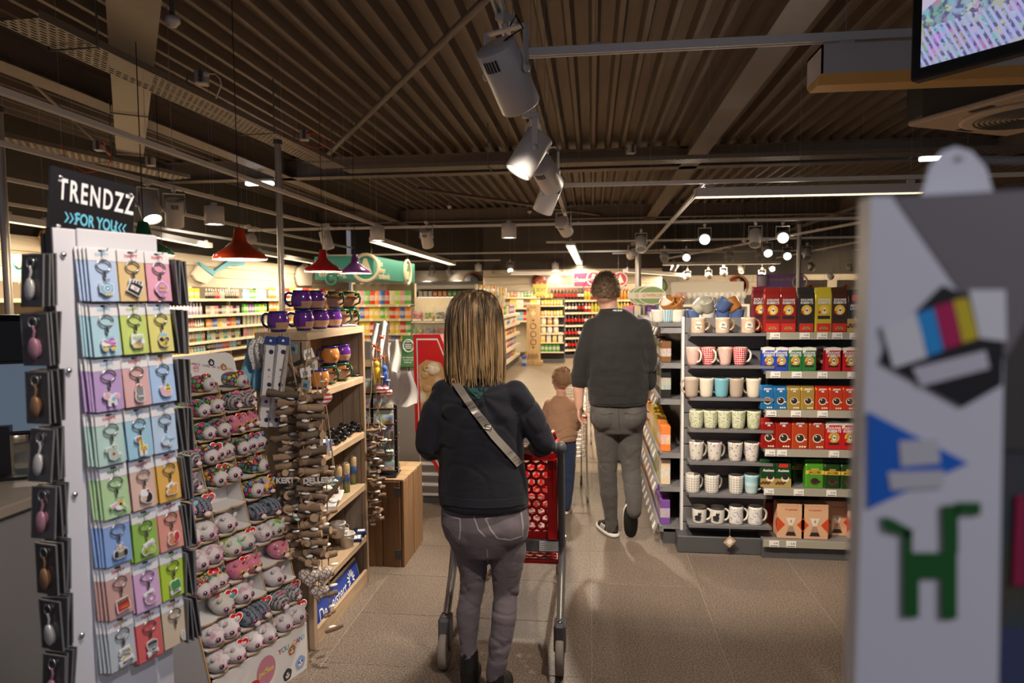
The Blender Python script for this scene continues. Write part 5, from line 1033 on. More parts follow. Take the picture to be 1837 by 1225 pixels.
# ---- plush toys
def fur(name, kind):
 if name in MC: return MC[name]
 g = G(name); v = g.co('Object'); r = g.rnd(); vo = g.n('VectorMath', {0: v, 1: g.n('CombineXYZ', {0: g.m('MULTIPLY', r, 9.), 1: 0., 2: g.m('MULTIPLY', r, 5.)})}, operation='ADD'); fn = g.noise(v, 500, 3, .7); b = fn; x, y, z = g.xyz(v)
 if kind == 'scale':
  k = g.voro(vo, 58, 'Distance', .45, feature='DISTANCE_TO_EDGE'); cc = g.n('SeparateColor', {0: g.voro(vo, 58, 'Color', .45)}); c = g.ramp(cc, [(0, (.62, .06, .14)), (.2, (.75, .55, .05)), (.4, (.10, .42, .10)), (.6, (.12, .30, .66)), (.8, (.70, .12, .30)), (.92, (.72, .30, .04))], 'CONSTANT'); c = g.mix(g.ramp(k, [(.07, 1), (.12, 0)]), c, (.02, .02, .02))
 elif kind == 'zebra': w_ = g.wave(vo, 26, 3.5, 'Y', 1, 8); c = g.mix(g.ramp(w_, [(.62, 0), (.74, 1)]), (.42, .40, .40), (.05, .05, .055))
 elif kind == 'tabby': w_ = g.wave(vo, 22, 4, 'X', 1, 10); c = g.mix(g.ramp(w_, [(.55, 0), (.75, 1)]), (.19, .23, .30), (.03, .035, .045))
 elif kind == 'pinkspot': k = g.voro(vo, 75); cc = g.voro(vo, 75, 'Color'); c = g.mix(g.ramp(k, [(.24, 1), (.3, 0)]), (.66, .18, .27), g.hsv(cc, .5, 1.2, 1.0))
 elif kind == 'leopard': k = g.voro(vo, 62); cc = g.voro(vo, 30, 'Color'); c = g.mix(g.ramp(k, [(.20, 1), (.26, 0)]), g.ramp(g.n('SeparateColor', {0: cc}), [(0, (.75, .60, .08)), (.35, (.30, .55, .75)), (.6, (.75, .30, .10)), (.8, (.70, .35, .50))], 'CONSTANT'), (.06, .03, .10))
 elif kind == 'white': n = g.noise(vo, 26, 2); c = g.mix(g.ramp(n, [(.56, 0), (.66, .75)]), (.68, .63, .63), (.56, .20, .33))
 elif kind == 'multi': n = g.noise(vo, 30, 1); cc = g.noise(vo, 14, 0, out=1); c = g.mix(g.ramp(n, [(.60, 0), (.64, 1)]), (.62, .59, .53), g.hsv(cc, .5, 3, .7))
 elif kind == 'face': c = (.60, .56, .55)
 if kind not in ('face',): c = g.mix(g.m('MULTIPLY', fn, .3), c, g.hsv(c, .5, 1, .45))
 MC[name] = g.end(c, .9, 0, b, .6, .003, sheen=.3); return MC[name]
KIND = {k: fur('fur_' + k, k) for k in ('scale', 'zebra', 'tabby', 'pinkspot', 'leopard', 'white', 'multi', 'face')}
def fuzz(me, amt=.003, sc=70):
 displace(me, lambda co, no: nz(co, (sc,) * 3) * amt + nz(co, (sc * 3,) * 3, 5) * amt * .5); return me
m = MB().ell((0, 0, .031), .034, .050, .031, 18, 12); BODY = {k: fuzz(m.mesh('plush_toy', [KIND[k]]), .003 if k in ('white', 'multi') else .0012) for k in KIND if k != 'face'}
def over_body(k): return None
face_me = fuzz(MB().ell((0, -.035, .032), .028, .021, .026, 14, 10).mesh('face', [KIND['face']]), .0022)
eye_me = MB().ell((0, 0, 0), .0063, .005, .0063, 12, 8, 0).mesh('eye', [pm('eye_black', (.01, .008, .012), .06, coat=1)]); ering_me = MB().ell((0, .0012, 0), .0082, .0045, .0082, 12, 8, 0).mesh('eye_ring', [pm('eye_ring', (.38, .10, .22), .3, .2)]); ering_y = MB().ell((0, .0012, 0), .0082, .0045, .0082, 12, 8, 0).mesh('eye_ring', [pm('eye_gold', (.72, .48, .04), .3, .2)])
glint_me = MB().ell((-.003, -.0042, .003), .0018, .001, .0018, 6, 5).mesh('glint', [white_ink])
nose_me = MB().ell((0, 0, 0), .0045, .004, .003, 8, 6).mesh('nose', [pm('nose_pink', (.66, .12, .2), .4)]); muz_me = MB().ell((0, 0, 0), .012, .01, .009, 10, 8).mesh('muzzle', [pm('muzzle_pale', (.76, .60, .58), .8)])
EAR = {k: MB().ell((0, 0, 0), .009, .005, .011, 8, 6).mesh('ear', [KIND[k]]) for k in KIND}
tail_me = MB().ell((0, .05, .035), .008, .014, .008, 8, 6).mesh('tail', [pm('tail_pink', (.55, .1, .2), .8)])
bow_me = MB().ell((-.008, 0, 0), .009, .004, .006, 8, 6).ell((.008, 0, 0), .009, .004, .006, 8, 6).mesh('bow', [pm('bow_pink', (.66, .16, .28), .4)])
horn_me = MB().lathe([(.004, 0), (0, .02)], 8).mesh('horn', [pm('horn_gold', (.70, .48, .12), .3, .7)])
tagm = {}
def heart_tag(o, loc, rot=(0, 0, 0), s=.026):
 if 'h' not in tagm: m = MB(); m.prism([(x * 1.18, z * 1.18) for x, z in heart_pts], 0, .02, 1); m.prism(heart_pts, -.04, 0, 0); tagm['h'] = m.mesh('heart_tag', [red_gloss, white_ink])
 h = put(tagm['h'], 'heart_tag', o, loc, 0, rot); h.scale = (s, s, s); text('ty', white_ink, h, (0, -.06, 0), size=.55, bold=.02, shear=.15)
PN = {'scale': 'rainbow scaled plush toy with a white face', 'zebra': 'grey striped plush toy with a white muzzle', 'tabby': 'blue grey tabby cat plush toy', 'pinkspot': 'pink spotted plush toy with yellow eyes', 'leopard': 'rainbow leopard plush toy', 'white': 'white plush toy with pink patches', 'multi': 'white plush toy with colourful patches'}
def plush(kind, row, col, n, of, rz=0, tagd=False, dx=0, back=False, lift=0):
 z = SZ[row]; x = (col + .5) * cw_ + (n - (of - 1) / 2) * (.072 if of < 3 else .052) + dx; y = yz(z) + .012 + (.004 if not back else .0) + (.012 * n if of > 2 else 0)
 a = DA + math.radians(rz + rr.uniform(-8, 8)); p = PM0 @ V((x, y, z + .001 + lift))
 pos = '' if of == 1 else f' {["left", "middle", "right"][n if of == 3 else n * 2]} of {"three" if of == 3 else "two"},'
 o = tag(put(BODY[kind], 'plush_toy', None, p, 0, (math.radians(rr.uniform(4, 14)), math.radians(rr.uniform(-7, 7)), a)), f'{PN[kind]},{pos} {(ORD + ["ninth", "tenth", "eleventh", "lowest"])[row]} pocket row, {["left", "middle", "right"][col]} column', 'plush toy', 'plush toys in the display pockets')
 s = rr.uniform(1.12, 1.24) * (1.06 if kind in ('white', 'multi') else 1); o.scale = (s, s, s)
 if kind in ('scale',): put(face_me, 'face', o)
 if kind in ('zebra', 'tabby', 'pinkspot', 'leopard'): put(muz_me, 'muzzle', o, (0, -.048, .024))
 yo = -.0535 if kind == 'scale' else -.046
 for sx in (-1, 1):
  e = put(eye_me, 'eye', o, (sx * .0125, yo, .035), 0, (math.radians(-8), 0, sx * .3)); put(glint_me, 'glint', e); put(ering_y if kind == 'pinkspot' else ering_me, 'eye_ring', e)
  ek = kind if kind != 'scale' else 'scale'; put(EAR[ek], 'ear', o, (sx * .022, -.022, .058), 0, (0, sx * .5, 0))
 put(nose_me, 'nose', o, (0, yo - (.006 if kind != 'scale' else .003), .028))
 if kind == 'scale' or kind == 'pinkspot': put(tail_me, 'tail', o)
 if kind == 'zebra': put(bow_me, 'bow', o, (0, -.02, .064))
 if kind in ('pinkspot', 'leopard'): put(horn_me, 'horn', o, (0, -.03, .060), 0, (.5, 0, 0))
 if tagd: heart_tag(o, (.026, -.012, .056), (math.radians(-35), 0, math.radians(-15)), .038)
 return o
LAY = [  # row, column, kinds ('.' = empty half), tags
 (0, 0, 's'), (0, 1, 's*'), (0, 2, 's*'), (1, 0, 's'), (1, 1, 'ss'), (1, 2, 'z*z'), (2, 0, ''), (2, 1, 'ss'), (2, 2, 'p*pp'), (3, 0, 'zz'), (3, 1, 's*ss'), (3, 2, 'ss*s'), (4, 0, 'z'), (4, 1, 's*s'), (4, 2, 's*'),
 (5, 0, 'lt*'), (5, 1, ''), (5, 2, 'sl*'), (6, 0, 'ww'), (6, 1, 'w.'), (6, 2, 'tt'), (7, 0, 'ww'), (7, 1, 'mm*'), (7, 2, 'wm*'), (8, 0, 'ss*s'), (8, 1, 'p*p'), (8, 2, '.p'), (9, 0, '.m*'), (9, 1, 'w.'), (9, 2, 'w.'), (10, 0, 'ww*'), (10, 1, 'tt*'), (10, 2, 'zz*'), (11, 0, 'ww*'), (11, 1, 'ww'), (11, 2, 'ww*')]
KK = {'s': 'scale', 'z': 'zebra', 'p': 'pinkspot', 'l': 'leopard', 't': 'tabby', 'w': 'white', 'm': 'multi'}
for row, col, s in LAY:
 if not s: continue
 seq = []
 for ch in s:
  if ch == '*': seq[-1][1] = True
  else: seq.append([ch, False])
 for i, (ch, tg) in enumerate(seq):
  if ch != '.': plush(KK[ch], row, col, i, len(seq), rz=(25 if len(seq) == 1 and ch in 'sz' else 0), tagd=tg)
for row, col in ((5, 1), (8, 2), (9, 0)): heart(.05, reds, t, ((col + .35) * cw_, yz(SZ[row]) + .094, SZ[row] + .05), name='heart_print')
# ---------------------------------------------------------------- wooden shelf unit with souvenirs
wd = wood('scaffold_wood', (.30, .20, .125), (.47, .34, .22), 'Z', 1, True, .65); wdy = wood('scaffold_wood_long', (.36, .25, .15), (.55, .40, .26), 'Y', 1, True, .6); wdg = wood('scaffold_wood_grey', (.20, .155, .125), (.33, .27, .21), 'Z', 1, True, .7)
X0, X1, WY0, WY1, WZ = -1.56, -1.30, 2.97, 3.75, 1.505
t = thing('wooden_shelf_unit', 'pale scaffold wood shelf unit full of seaside souvenirs', 'shelf', ((X0 + X1) / 2, (WY0 + WY1) / 2, 0)); ox, oy = (X0 + X1) / 2, (WY0 + WY1) / 2
def wb(nm, x0, x1, y0, y1, z0, z1, m=wd): return MB().cbox(x0 - ox, x1 - ox, y0 - oy, y1 - oy, z0, z1, .003).obj(nm, m, t)
for y0, y1 in ((WY0, WY0 + .028), (WY1 - .028, WY1)):
 wb('side_plank', X0, X0 + .127, y0, y1, 0, WZ - .04, wdg); wb('side_plank', X0 + .13, X1 - .03, y0, y1, 0, WZ - .04, wdg)
 wb('front_post', X1 - .028, X1, y0 - (.012 if y0 == WY0 else 0), y1, 0, WZ - .04, wd)
wb('top_board', X0, X0 + .13, WY0, WY1, WZ - .038, WZ, wdy); wb('top_board', X0 + .133, X1, WY0, WY1, WZ - .038, WZ, wdy)
WSZ = [1.215, .895, .592, .287, .02]
for z in WSZ:
 wb('shelf_board', X0 + .02, X1 - .002, WY0 + .029, WY1 - .029, z - .036, z, wdy)
 wb('batten', X0 + .03, X1 - .05, WY1 - .05, WY1 - .03, z - .062, z - .037, wdy)
wb('plinth_board', X1 - .02, X1 - .001, WY0 + .029, WY1 - .029, .0, .085, wdy)
for i in range(5): y = WY0 + .03 + i * (WY1 - WY0 - .06) / 5; wb('back_plank', X0 + .004, X0 + .018, y, y + (WY1 - WY0 - .06) / 5 - .004, .02, WZ - .04, wd)
# round mugs on top and on the first shelf (plain bodies, no faces)
pl_purple, pl_rim, pl_tan, pl_brown, pl_green, pl_orange = pm('glaze_purple', (.11, .022, .24), .12, coat=.6), pm('glaze_navy', (.02, .02, .15), .12, coat=.6), pm('glaze_tan', (.44, .26, .17), .3, coat=.2), pm('glaze_brown', (.16, .07, .025), .2, coat=.4), pm('glaze_bottle_green', (.015, .10, .05), .2, coat=.4), pm('glaze_orange', (.55, .15, .025), .25, coat=.3)
def round_me(kind):
 r, h = .047, .098
 A = {'purple': (pl_tan, pl_purple, pl_rim), 'brown': (pl_tan, pl_brown, pl_green), 'orange': (pl_orange, pl_orange, pl_rim)}[kind]
 m = MB(); pr = [(r * .72, 0), (r * .78, .006), (r * .80, .012), (r * .98, .028), (r * 1.06, .045), (r * 1.03, .066), (r * .92, .082), (r * .86, .088), (r * .92, .091), (r * .93, h), (r * .86, h), (r * .82, .02), (0, .015)]
 m.lathe(pr, 28, mis=[2, 2, 0, 0, 1 if kind != 'brown' else 0, 1, 1, 2, 2, 2, 2, 2])
 me = m.mesh('souvenir_mug', list(A)); hm = MB()
 if kind == 'purple':   # purple shell over the back half of the body
  hm.lathe([(r * .99, .022), (r * 1.085, .045), (r * 1.05, .066), (r * .93, .084)], 28); keep = [(f, s_) for f, s_ in zip(hm.f, hm.s) if hm.v[f[0]][0] < r * .12]; hm.f = [k[0] for k in keep]; hm.s = [True] * len(keep); hm.m = [0] * len(keep)
  return me, hm.mesh('shell', [pl_purple])
 if kind == 'brown':
  hm.lathe([(r * 1.0, .060), (r * 1.32, .062), (r * 1.42, .072), (r * 1.30, .067), (r * .9, .084)], 28); return me, hm.mesh('brim', [pl_brown])
 hm.ell((r * .95, 0, .045), .012, .014, .012, 10, 8); hm.ell((0, -r * .98, .04), .014, .01, .014, 10, 8); return me, hm.mesh('knob', [pl_orange])
RM = {k: round_me(k) for k in ('purple', 'brown', 'orange')}
hpur = MB().tube([(-.043, 0, .082), (-.062, 0, .086), (-.076, 0, .078), (-.08, 0, .055), (-.074, 0, .034), (-.058, 0, .022), (-.042, 0, .024)], .0062, 8).mesh('handle', [pl_rim]); hgr = MB().tube([(-.043, 0, .082), (-.068, 0, .084), (-.078, 0, .06), (-.072, 0, .034), (-.044, 0, .024)], .006, 8).mesh('handle', [pl_green])
def rmug(kind, px, py, z, X, ang, label, grp, s=1.0):
 y = U(px, py, X=X).y; o = tag(put(RM[kind][0], 'souvenir_mug', None, (X, y, z), 0, (0, 0, math.radians(ang))), label, 'mug', grp); o.scale = (s, s, s)
 put(RM[kind][1], RM[kind][1].name.split('.')[0], o); put(hgr if kind == 'brown' else hpur, 'handle', o); return o
gA = 'round souvenir mugs on top of the wooden unit'
TZ1 = WZ + .099
low_ = [('purple', 499, -1.47, 0, 'purple and tan round mug at the left end with its handle showing'), ('purple', 545, -1.40, 20, 'purple round mug, second in the lower row on wooden unit'), ('purple', 573, -1.39, -20, 'purple round mug, third in the lower row on wooden unit'), ('purple', 597, -1.39, -30, 'purple round mug, fourth in lower row, beside the brown ones'), ('brown', 612, -1.40, 160, 'brown brimmed round mug right of the purple lower row'), ('brown', 628, -1.38, 150, 'brown brimmed round mug at the right end of lower row')]
for k, px, X, a, l in low_: rmug(k, px, 572, WZ, X, a, l, gA)
for k, px, X, a, l in (('purple', 541, -1.41, 10, 'purple round mug, upper row, stacked with its handle left'), ('purple', 565, -1.39, -15, 'purple round mug, upper row, left of the brown ones'), ('brown', 601, -1.42, 150, 'brown brimmed round mug, upper row, wider one'), ('brown', 627, -1.38, 160, 'brown brimmed round mug, upper row, right end')): rmug(k, px, 540, TZ1, X, a, l, gA)
gB = 'round souvenir mugs on the upper wooden shelf'
rmug('brown', 590, 685, WSZ[0], -1.37, 150, 'brown brimmed round mug under the orange one on the shelf', gB); rmug('brown', 612, 680, WSZ[0], -1.36, 160, 'brown brimmed round mug at the right on the wooden shelf', gB); rmug('orange', 573, 690, WSZ[0], -1.345, 60, 'pale orange round mug at the front left of wooden shelf', gB)
rmug('orange', 592, 650, WSZ[0] + .099, -1.37, 60, 'bright orange round mug stacked on a brown one', gB); rmug('purple', 613, 645, WSZ[0] + .099, -1.36, -20, 'purple round mug stacked on the wooden shelf', gB)
# small goods
def onshelf(px, py, k, X=-1.36): p = U(px, py, X=X); return V((X, p.y, WSZ[k]))
def small(mb, name, mats, p, label, cat, group=None, rz=0): return tag(mb.obj(name, mats, None, p, rz), label, cat, group)
for i, (px, X) in enumerate(((627, -1.40), (634, -1.36), (642, -1.40))): small(MB().tube([(.03 * math.cos(a), .022 * math.sin(a), .008 + .004 * math.sin(3 * a)) for a in [k * .5236 for k in range(12)]], .009, 8, closed=True), 'hair_band', [black_pl, white_ink], onshelf(px, 675, 0, X), f'black and white ring trinket, {["first", "second", "third"][i]} beside the souvenir mugs', 'trinket', 'ring trinkets on the wooden shelf')
shell_k = pm('mussel_black', (.012, .012, .014), .12, coat=.8)
for i in range(9):
 px = 588 + i * 7.2; m = MB()
 for k in range(7): a = k * .9 + i; m.ell((.026 * math.cos(a), .026 * math.sin(a), .018 + .014 * (k % 3)), .022, .012, .016, 8, 6, M=None)
 small(m, 'mussel_cluster', shell_k, onshelf(min(px, 646), 770, 1, -1.40 + .05 * (i % 2)), f'glossy black mussel cluster ornament, number {["one", "two", "three", "four", "five", "six", "seven", "eight", "nine"][i]} from the near end of its shelf', 'ornament', 'mussel ornaments on the second wooden shelf')
navy = pm('navy_box', (.03, .06, .22), .5)
for i in range(3): small(MB().cbox(-.03, .03, -.05, .05, 0, .016, .002).cbox(-.02, .02, -.04, .04, .016, .018, .001, 1), 'navy_packet', [navy, white_ink], onshelf(578, 790, 1, -1.335) + V((0, .01 * i, .018 * i)), f'flat navy packet with white print, {["lowest", "middle", "topmost"][i]} of its stack near the mussels', 'packet', 'navy packets on the second shelf')
tubm = G('tube_print'); v = tubm.co('Object'); x, y, z = tubm.xyz(v); n = tubm.noise(v, 45, 3); c = tubm.ramp(z, [(0, (.10, .22, .05)), (.045, (.35, .28, .08)), (.07, (.03, .10, .45)), (.105, (.05, .22, .62)), (.108, (.50, .34, .20))], 'LINEAR'); tubm = tubm.end(tubm.mix(tubm.m('MULTIPLY', n, .5), c, (.05, .12, .03)), .25, coat=.5)
for i, px in enumerate((607, 621, 634, 646)):
 o = small(MB().lathe([(.021, 0), (.021, .15), (.019, .152), (.019, .158), (0, .158)], 16), 'pencil_tube', tubm, onshelf(px, 862, 2, -1.37 + .02 * (i % 2)), f'tall round tube with a blue landscape print, {["first", "second", "third", "fourth"][i]} from the near end', 'tube', 'printed tubes on the third wooden shelf')
 for k in range(5): MB().tube([(.009 * math.cos(k * 1.25), .009 * math.sin(k * 1.25), .158), (.009 * math.cos(k * 1.25), .009 * math.sin(k * 1.25), .166)], .0035, 6).obj('pencil_end', wdy, o)
 MB().add([(.0212 * math.cos(a), .0212 * math.sin(a), zz) for a in (-.35, .0, .35) for zz in (.09,)] + [(.0213, 0, .112), (.0213, 0, .078)], [(0, 1, 3), (1, 2, 3), (0, 4, 1), (1, 4, 2)]).obj('red_mark', red_gloss, o)
candle = pm('candle_white', (.72, .68, .64), .5, 0, .1, 40)
for i, (px, z) in enumerate(((598, .10), (590, .09))): small(MB().lathe([(.03, 0), (.032, z), (.028, z + .003), (0, z - .006)], 18), 'white_candle', candle, onshelf(px, 860, 2, -1.36), f'white candle in a frosted glass, {["right", "left"][i]} one beside the printed tubes', 'candle', 'white candles on the third shelf')
for i in range(3): small(MB().cbox(-.028, .028, -.09, .09, 0, .012, .002).box(-.022, .022, -.08, .08, .012, .0126, 1), 'boxed_set', [white_pl, pm('grey_print', (.45, .42, .42), .6, 0, .3, 60)], onshelf(604 - i * 9, 880, 2, -1.335) + V((0, 0, .013 * (2 - i) )), f'long white boxed set lying on the shelf, {["far", "middle", "near"][i]} one below the tubes', 'box', 'white boxed sets on the third shelf', .25)
bucket = pm('bucket_print', (.62, .58, .55), .4, 0, .3, 35)
for i, (px, X, zz, l) in enumerate(((612, -1.40, 0, 'printed white bucket, lower one at the back'), (622, -1.35, 0, 'printed white bucket standing at the front of its shelf'), (606, -1.38, .075, 'printed white bucket stacked on the lower one'))):
 o = small(MB().lathe([(.034, 0), (.042, .07), (.044, .072), (.044, .078), (.040, .078), (.033, .006), (0, .006)], 22), 'bucket', bucket, onshelf(px, 950, 3, X) + V((0, 0, zz)), l, 'bucket', 'white buckets on the fourth shelf'); MB().tube([(0, -.043, .07), (.05, -.03, .055), (.062, 0, .048), (.05, .03, .055), (0, .043, .07)], .0014, 5).obj('wire_handle', wire_m, o)
for i in range(5): small(MB().cbox(-.028, .028, -.04, .04, 0, .018, .002).box(-.02, .02, -.03, .03, .018, .0186, 1), 'navy_box', [navy, white_ink], onshelf(636 + i * 4, 940, 3, -1.36 + .03 * (i % 2)) + V((0, 0, .0)) + V((0, .0, .0185 * (i // 2))), f'small navy gift box beside the buckets, {["first", "second", "third", "fourth", "fifth"][i]} from the near end', 'box', 'navy gift boxes on the fourth shelf', .3)
# blue name board leaning on the lowest shelf
bl = pm('board_blue', (.015, .05, .32), .45, 0, .12, 20); edge_w = wood('board_edge', (.36, .24, .12), (.52, .38, .2), 'Y', 2, False)
def name_board(y0, L, x, label, words, tilt=.30):
 o = thing('name_board', label, 'sign', (x, y0, WSZ[4]), math.pi / 2, rot=(0, 0, math.pi / 2)); o.rotation_euler = (-tilt, 0, math.pi / 2)
 b = MB().cbox(0, L, -.006, .006, 0, .155, .004).obj('board', edge_w, o); MB().cbox(.012, L - .012, -.0085, -.006, .012, .143, .001).obj('painted_field', bl, b)
 if words: text(words, white_ink, o, (L * .40, -.0095, .062), size=.098, shear=.32, xs=.82)
 for k in range(9):
  a = math.radians(200 - 27.5 * k); cx, cz = L - .13, .07; ln = .042 + .006 * math.sin(k / 8 * math.pi)
  MB().ell((0, 0, 0), .006, .0012, ln * .42, 8, 6, M=T(cx + math.cos(a) * ln * .8, -.0095, cz + math.sin(a) * ln * .8 - .0, 0, math.pi / 2 - a)).obj('petal_print', white_ink, o)
 return o
name_board(WY0 + .045, .665, X1 - .03, 'blue name board reading De Leistert on the lowest wooden shelf', 'De Leistert', .22)
name_board(WY0 + .12, .56, X1 - .11, 'second blue name board half hidden behind the first', '', .15)
# ---------------------------------------------------------------- driftwood garlands
drift = [wood('driftwood_%d' % i, a, b, 'X', 3, False, .85) for i, (a, b) in enumerate((((.13, .085, .06), (.24, .165, .115)), ((.22, .14, .09), (.36, .24, .15)), ((.09, .065, .05), (.19, .14, .10))))]
dend = pm('driftwood_end', (.46, .31, .19), .8, 0, .2, 60); pebm = pm('pebble_white', (.70, .67, .63), .55, 0, .06, 40)
q = random.Random(11)
def stick(L, r, mi):
 m = MB(); n = 5; pts = [(-L / 2 + L * i / n, q.uniform(-.004, .004), q.uniform(-.004, .004)) for i in range(n + 1)]; rs = [r * q.uniform(.8, 1.12) for _ in pts]; m.tube(pts, rs, 9, 0, False); b = m.v[:9]; e = m.v[-9:]
 m.add(b, [tuple(range(9))[::-1]], 1); m.add(e, [tuple(range(9))], 1); return m.mesh('driftwood_stick', [drift[mi], dend])
STK = [stick(L, r, i % 3) for i, (L, r) in enumerate(((.11, .017), (.10, .019), (.13, .016), (.09, .018), (.11, .015), (.08, .020), (.12, .014), (.10, .016)))]
PEB = [MB().ell((0, 0, 0), a, b, c, 12, 8).mesh('pebble', [pebm]) for a, b, c in ((.019, .013, .007), (.017, .011, .008), (.021, .012, .006))]
def garland(cx, cy, z0, z1, label, layers, yaw, spread=.018, rope=.3, size=1.0, perl=2):
 t = thing('driftwood_garland', label, 'garland', (cx, cy, z1), yaw)
 for k in range(layers):
  z = -(z1 - z0) * k / (layers - 1)
  for j in range(perl):
   o = put(q.choice(STK), 'driftwood_stick', t, (q.uniform(-spread, spread), (j - (perl - 1) / 2) * .03 + q.uniform(-.01, .01), z + q.uniform(-.004, .004)), 0, (q.uniform(-.1, .1), q.uniform(-.14, .14), q.uniform(-.5, .5) + (j * 1.2 if perl > 2 else 0))); o.scale = (size * q.uniform(.85, 1.1),) * 3
  p = put(q.choice(PEB), 'pebble', t, (q.uniform(-.03, .03), -.032 + q.uniform(-.008, .004), z - (z1 - z0) / layers * .5), 0, (0, q.uniform(-.2, .2), q.uniform(-.4, .4)))
 MB().tube([(0, 0, -(z1 - z0)), (0, 0, 0)], .003, 5).obj('cord', rope_m, t)
 for s in (-1, 1): MB().tube([(s * .04, -.005, 0), (s * .012, 0, rope * .6), (0, .02, rope)], .003, 5).obj('cord', rope_m, t)
 return t
def at(px, py, Y): p = U(px, py, Y=Y); return p
a0 = at(517, 705, 2.86); a1 = at(522, 990, 2.86)
garland(a0.x, 2.87, a1.z, a0.z, 'left strand of stacked driftwood and white pebbles beside plush display', 19, .15, rope=.27, perl=3)
b0 = at(556, 712, 2.83); b1 = at(560, 1000, 2.83)
garland(b0.x, 2.83, b1.z, b0.z, 'right strand of stacked driftwood with lighter round ends', 19, .25, rope=.25, perl=3)
c0 = at(606, 850, 2.95); c1 = at(596, 1110, 2.95)
garland(-1.235, 2.99, c1.z, c0.z, 'thin driftwood strand hanging in front of the wooden shelves', 8, .9, spread=.01, rope=.45, size=.85, perl=1)
d0 = at(686, 770, 3.80); d1 = at(690, 930, 3.8)
garland(-1.27, 3.80, d1.z, d0.z, 'far driftwood bunch hanging at the end of wooden unit', 12, .6, rope=.4, size=.75, perl=3)
# hanging hearts
hst = {}
for nm, a in (('red', (.55, .04, .05)), ('green', (.05, .22, .17))):
 g = G('heart_' + nm); x, y, z = g.xyz(g.co('Object')); k = g.m('SINE', g.m('MULTIPLY', z, 330.)); hst[nm] = g.end(g.mix(g.m('GREATER_THAN', k, .1), (.76, .73, .70), a), .7)
g = G('heart_carved'); v = g.co('Object'); k = g.voro(v, 55, 'Distance', 1, feature='DISTANCE_TO_EDGE'); w_ = g.wave(v, 30, 6, 'DIAGONAL', 2); hst['carved'] = g.end(g.mix(g.ramp(k, [(.05, 1), (.14, 0)]), (.60, .54, .50), (.20, .12, .09)), .8, 0, k, .8, .004)
def hheart(px, py, Y, s, kind, label, wide=1.0, rope=.12, rz=.3):
 p = at(px, py, Y); m = MB(); n = 24; P = heart_pts
 for k, (y, sc) in enumerate(((-.30, .55), (-.18, .86), (0, 1.0), (.18, .86), (.30, .55))):
  m.v += [(x * s * sc * wide, y * s, z * s * sc) for x, z in P]
 m.f += [[k * n + i, k * n + (i + 1) % n, (k + 1) * n + (i + 1) % n, (k + 1) * n + i][::-1] for k in range(4) for i in range(n)] + [list(range(n)), list(range(4 * n, 5 * n))[::-1]]; m.m += [0] * (len(m.f)); m.s += [True] * (4 * n) + [False] * 2
 o = tag(m.obj('hanging_heart', hst[kind], None, p, rz), label, 'heart', 'hanging hearts by the wooden unit'); MB().tube([(0, 0, s * .25), (0, 0, s * .25 + rope)], .002, 5).obj('cord', rope_m, o); put(PEB[0], 'pebble', o, (0, 0, s * .25 + rope * .5)).scale = (.7,) * 3
 return o
hheart(579, 717, 2.86, .085, 'red', 'large red striped heart hanging above the others', rope=.12); hheart(572, 780, 2.84, .06, 'red', 'narrow red striped heart below the large one', .8, rope=.06)
hheart(597, 866, 2.9, .05, 'green', 'green striped heart in front of the printed tubes', .8); hheart(535, 928, 2.80, .05, 'green', 'green striped heart between the driftwood strands', 1.0, rope=.05)
hheart(556, 1035, 2.80, .105, 'carved', 'white carved heart in front of the blue board, frontmost', rope=.13); hheart(578, 1030, 2.86, .10, 'carved', 'white carved heart partly behind the frontmost', rope=.13); hheart(572, 1062, 2.84, .09, 'carved', 'lowest white carved heart', rope=.16)
hheart(686, 700, 3.82, .075, 'red', 'far red striped heart at the end of wooden unit'); hheart(697, 705, 3.84, .06, 'red', 'small far red striped heart beside the larger one', .8); hheart(688, 792, 3.82, .06, 'green', 'far green striped heart, left of two', .8); hheart(699, 812, 3.84, .06, 'green', 'far green striped heart, right of two', .8)
# clothes pegs with words, loose end sticks
peg = pm('peg_white', (.60, .58, .57), .7, 0, .1, 60)
for i, (px, py, Y, l, a) in enumerate(((577, 795, 2.87, 'white wooden peg hanging left below the striped heart', .1), (588, 800, 2.88, 'white wooden peg hanging right below the striped heart', -.12), (674, 748, 3.84, 'white wooden peg at the far end of wooden unit', .3), (682, 760, 3.84, 'second white peg at the far end of the unit', -.9))):
 p = at(px, py, Y); o = tag(MB().cbox(-.006, .006, -.004, .0, -.045, .045, .001).cbox(-.006, .006, .001, .005, -.045, .045, .001).obj('clothes_peg', peg, None, p), l, 'peg', 'white pegs'); o.rotation_euler = (0, a, .4); MB().tube([(0, 0, .04), (0, 0, .16)], .0018, 4).obj('cord', rope_m, o); MB().tube([(-.005, -.006, .01), (.005, -.006, .012), (.005, .007, .01)], .0016, 4).obj('spring', wire_m, o)
for s, px, py, l in (('KERT', 512, 862, 'small white wooden word hanging between the driftwood strands'), ('DELLERT', 572, 862, 'second white wooden word hanging among the driftwood')):
 p = at(px, py, 2.79); o = tag(put(text_mesh(s, size=.034, extrude=.004, bold=.001), 'wooden_word', None, p, 0, (math.pi / 2, 0, .25)), l, 'word'); o.data.materials.clear(); o.data.materials.append(peg)
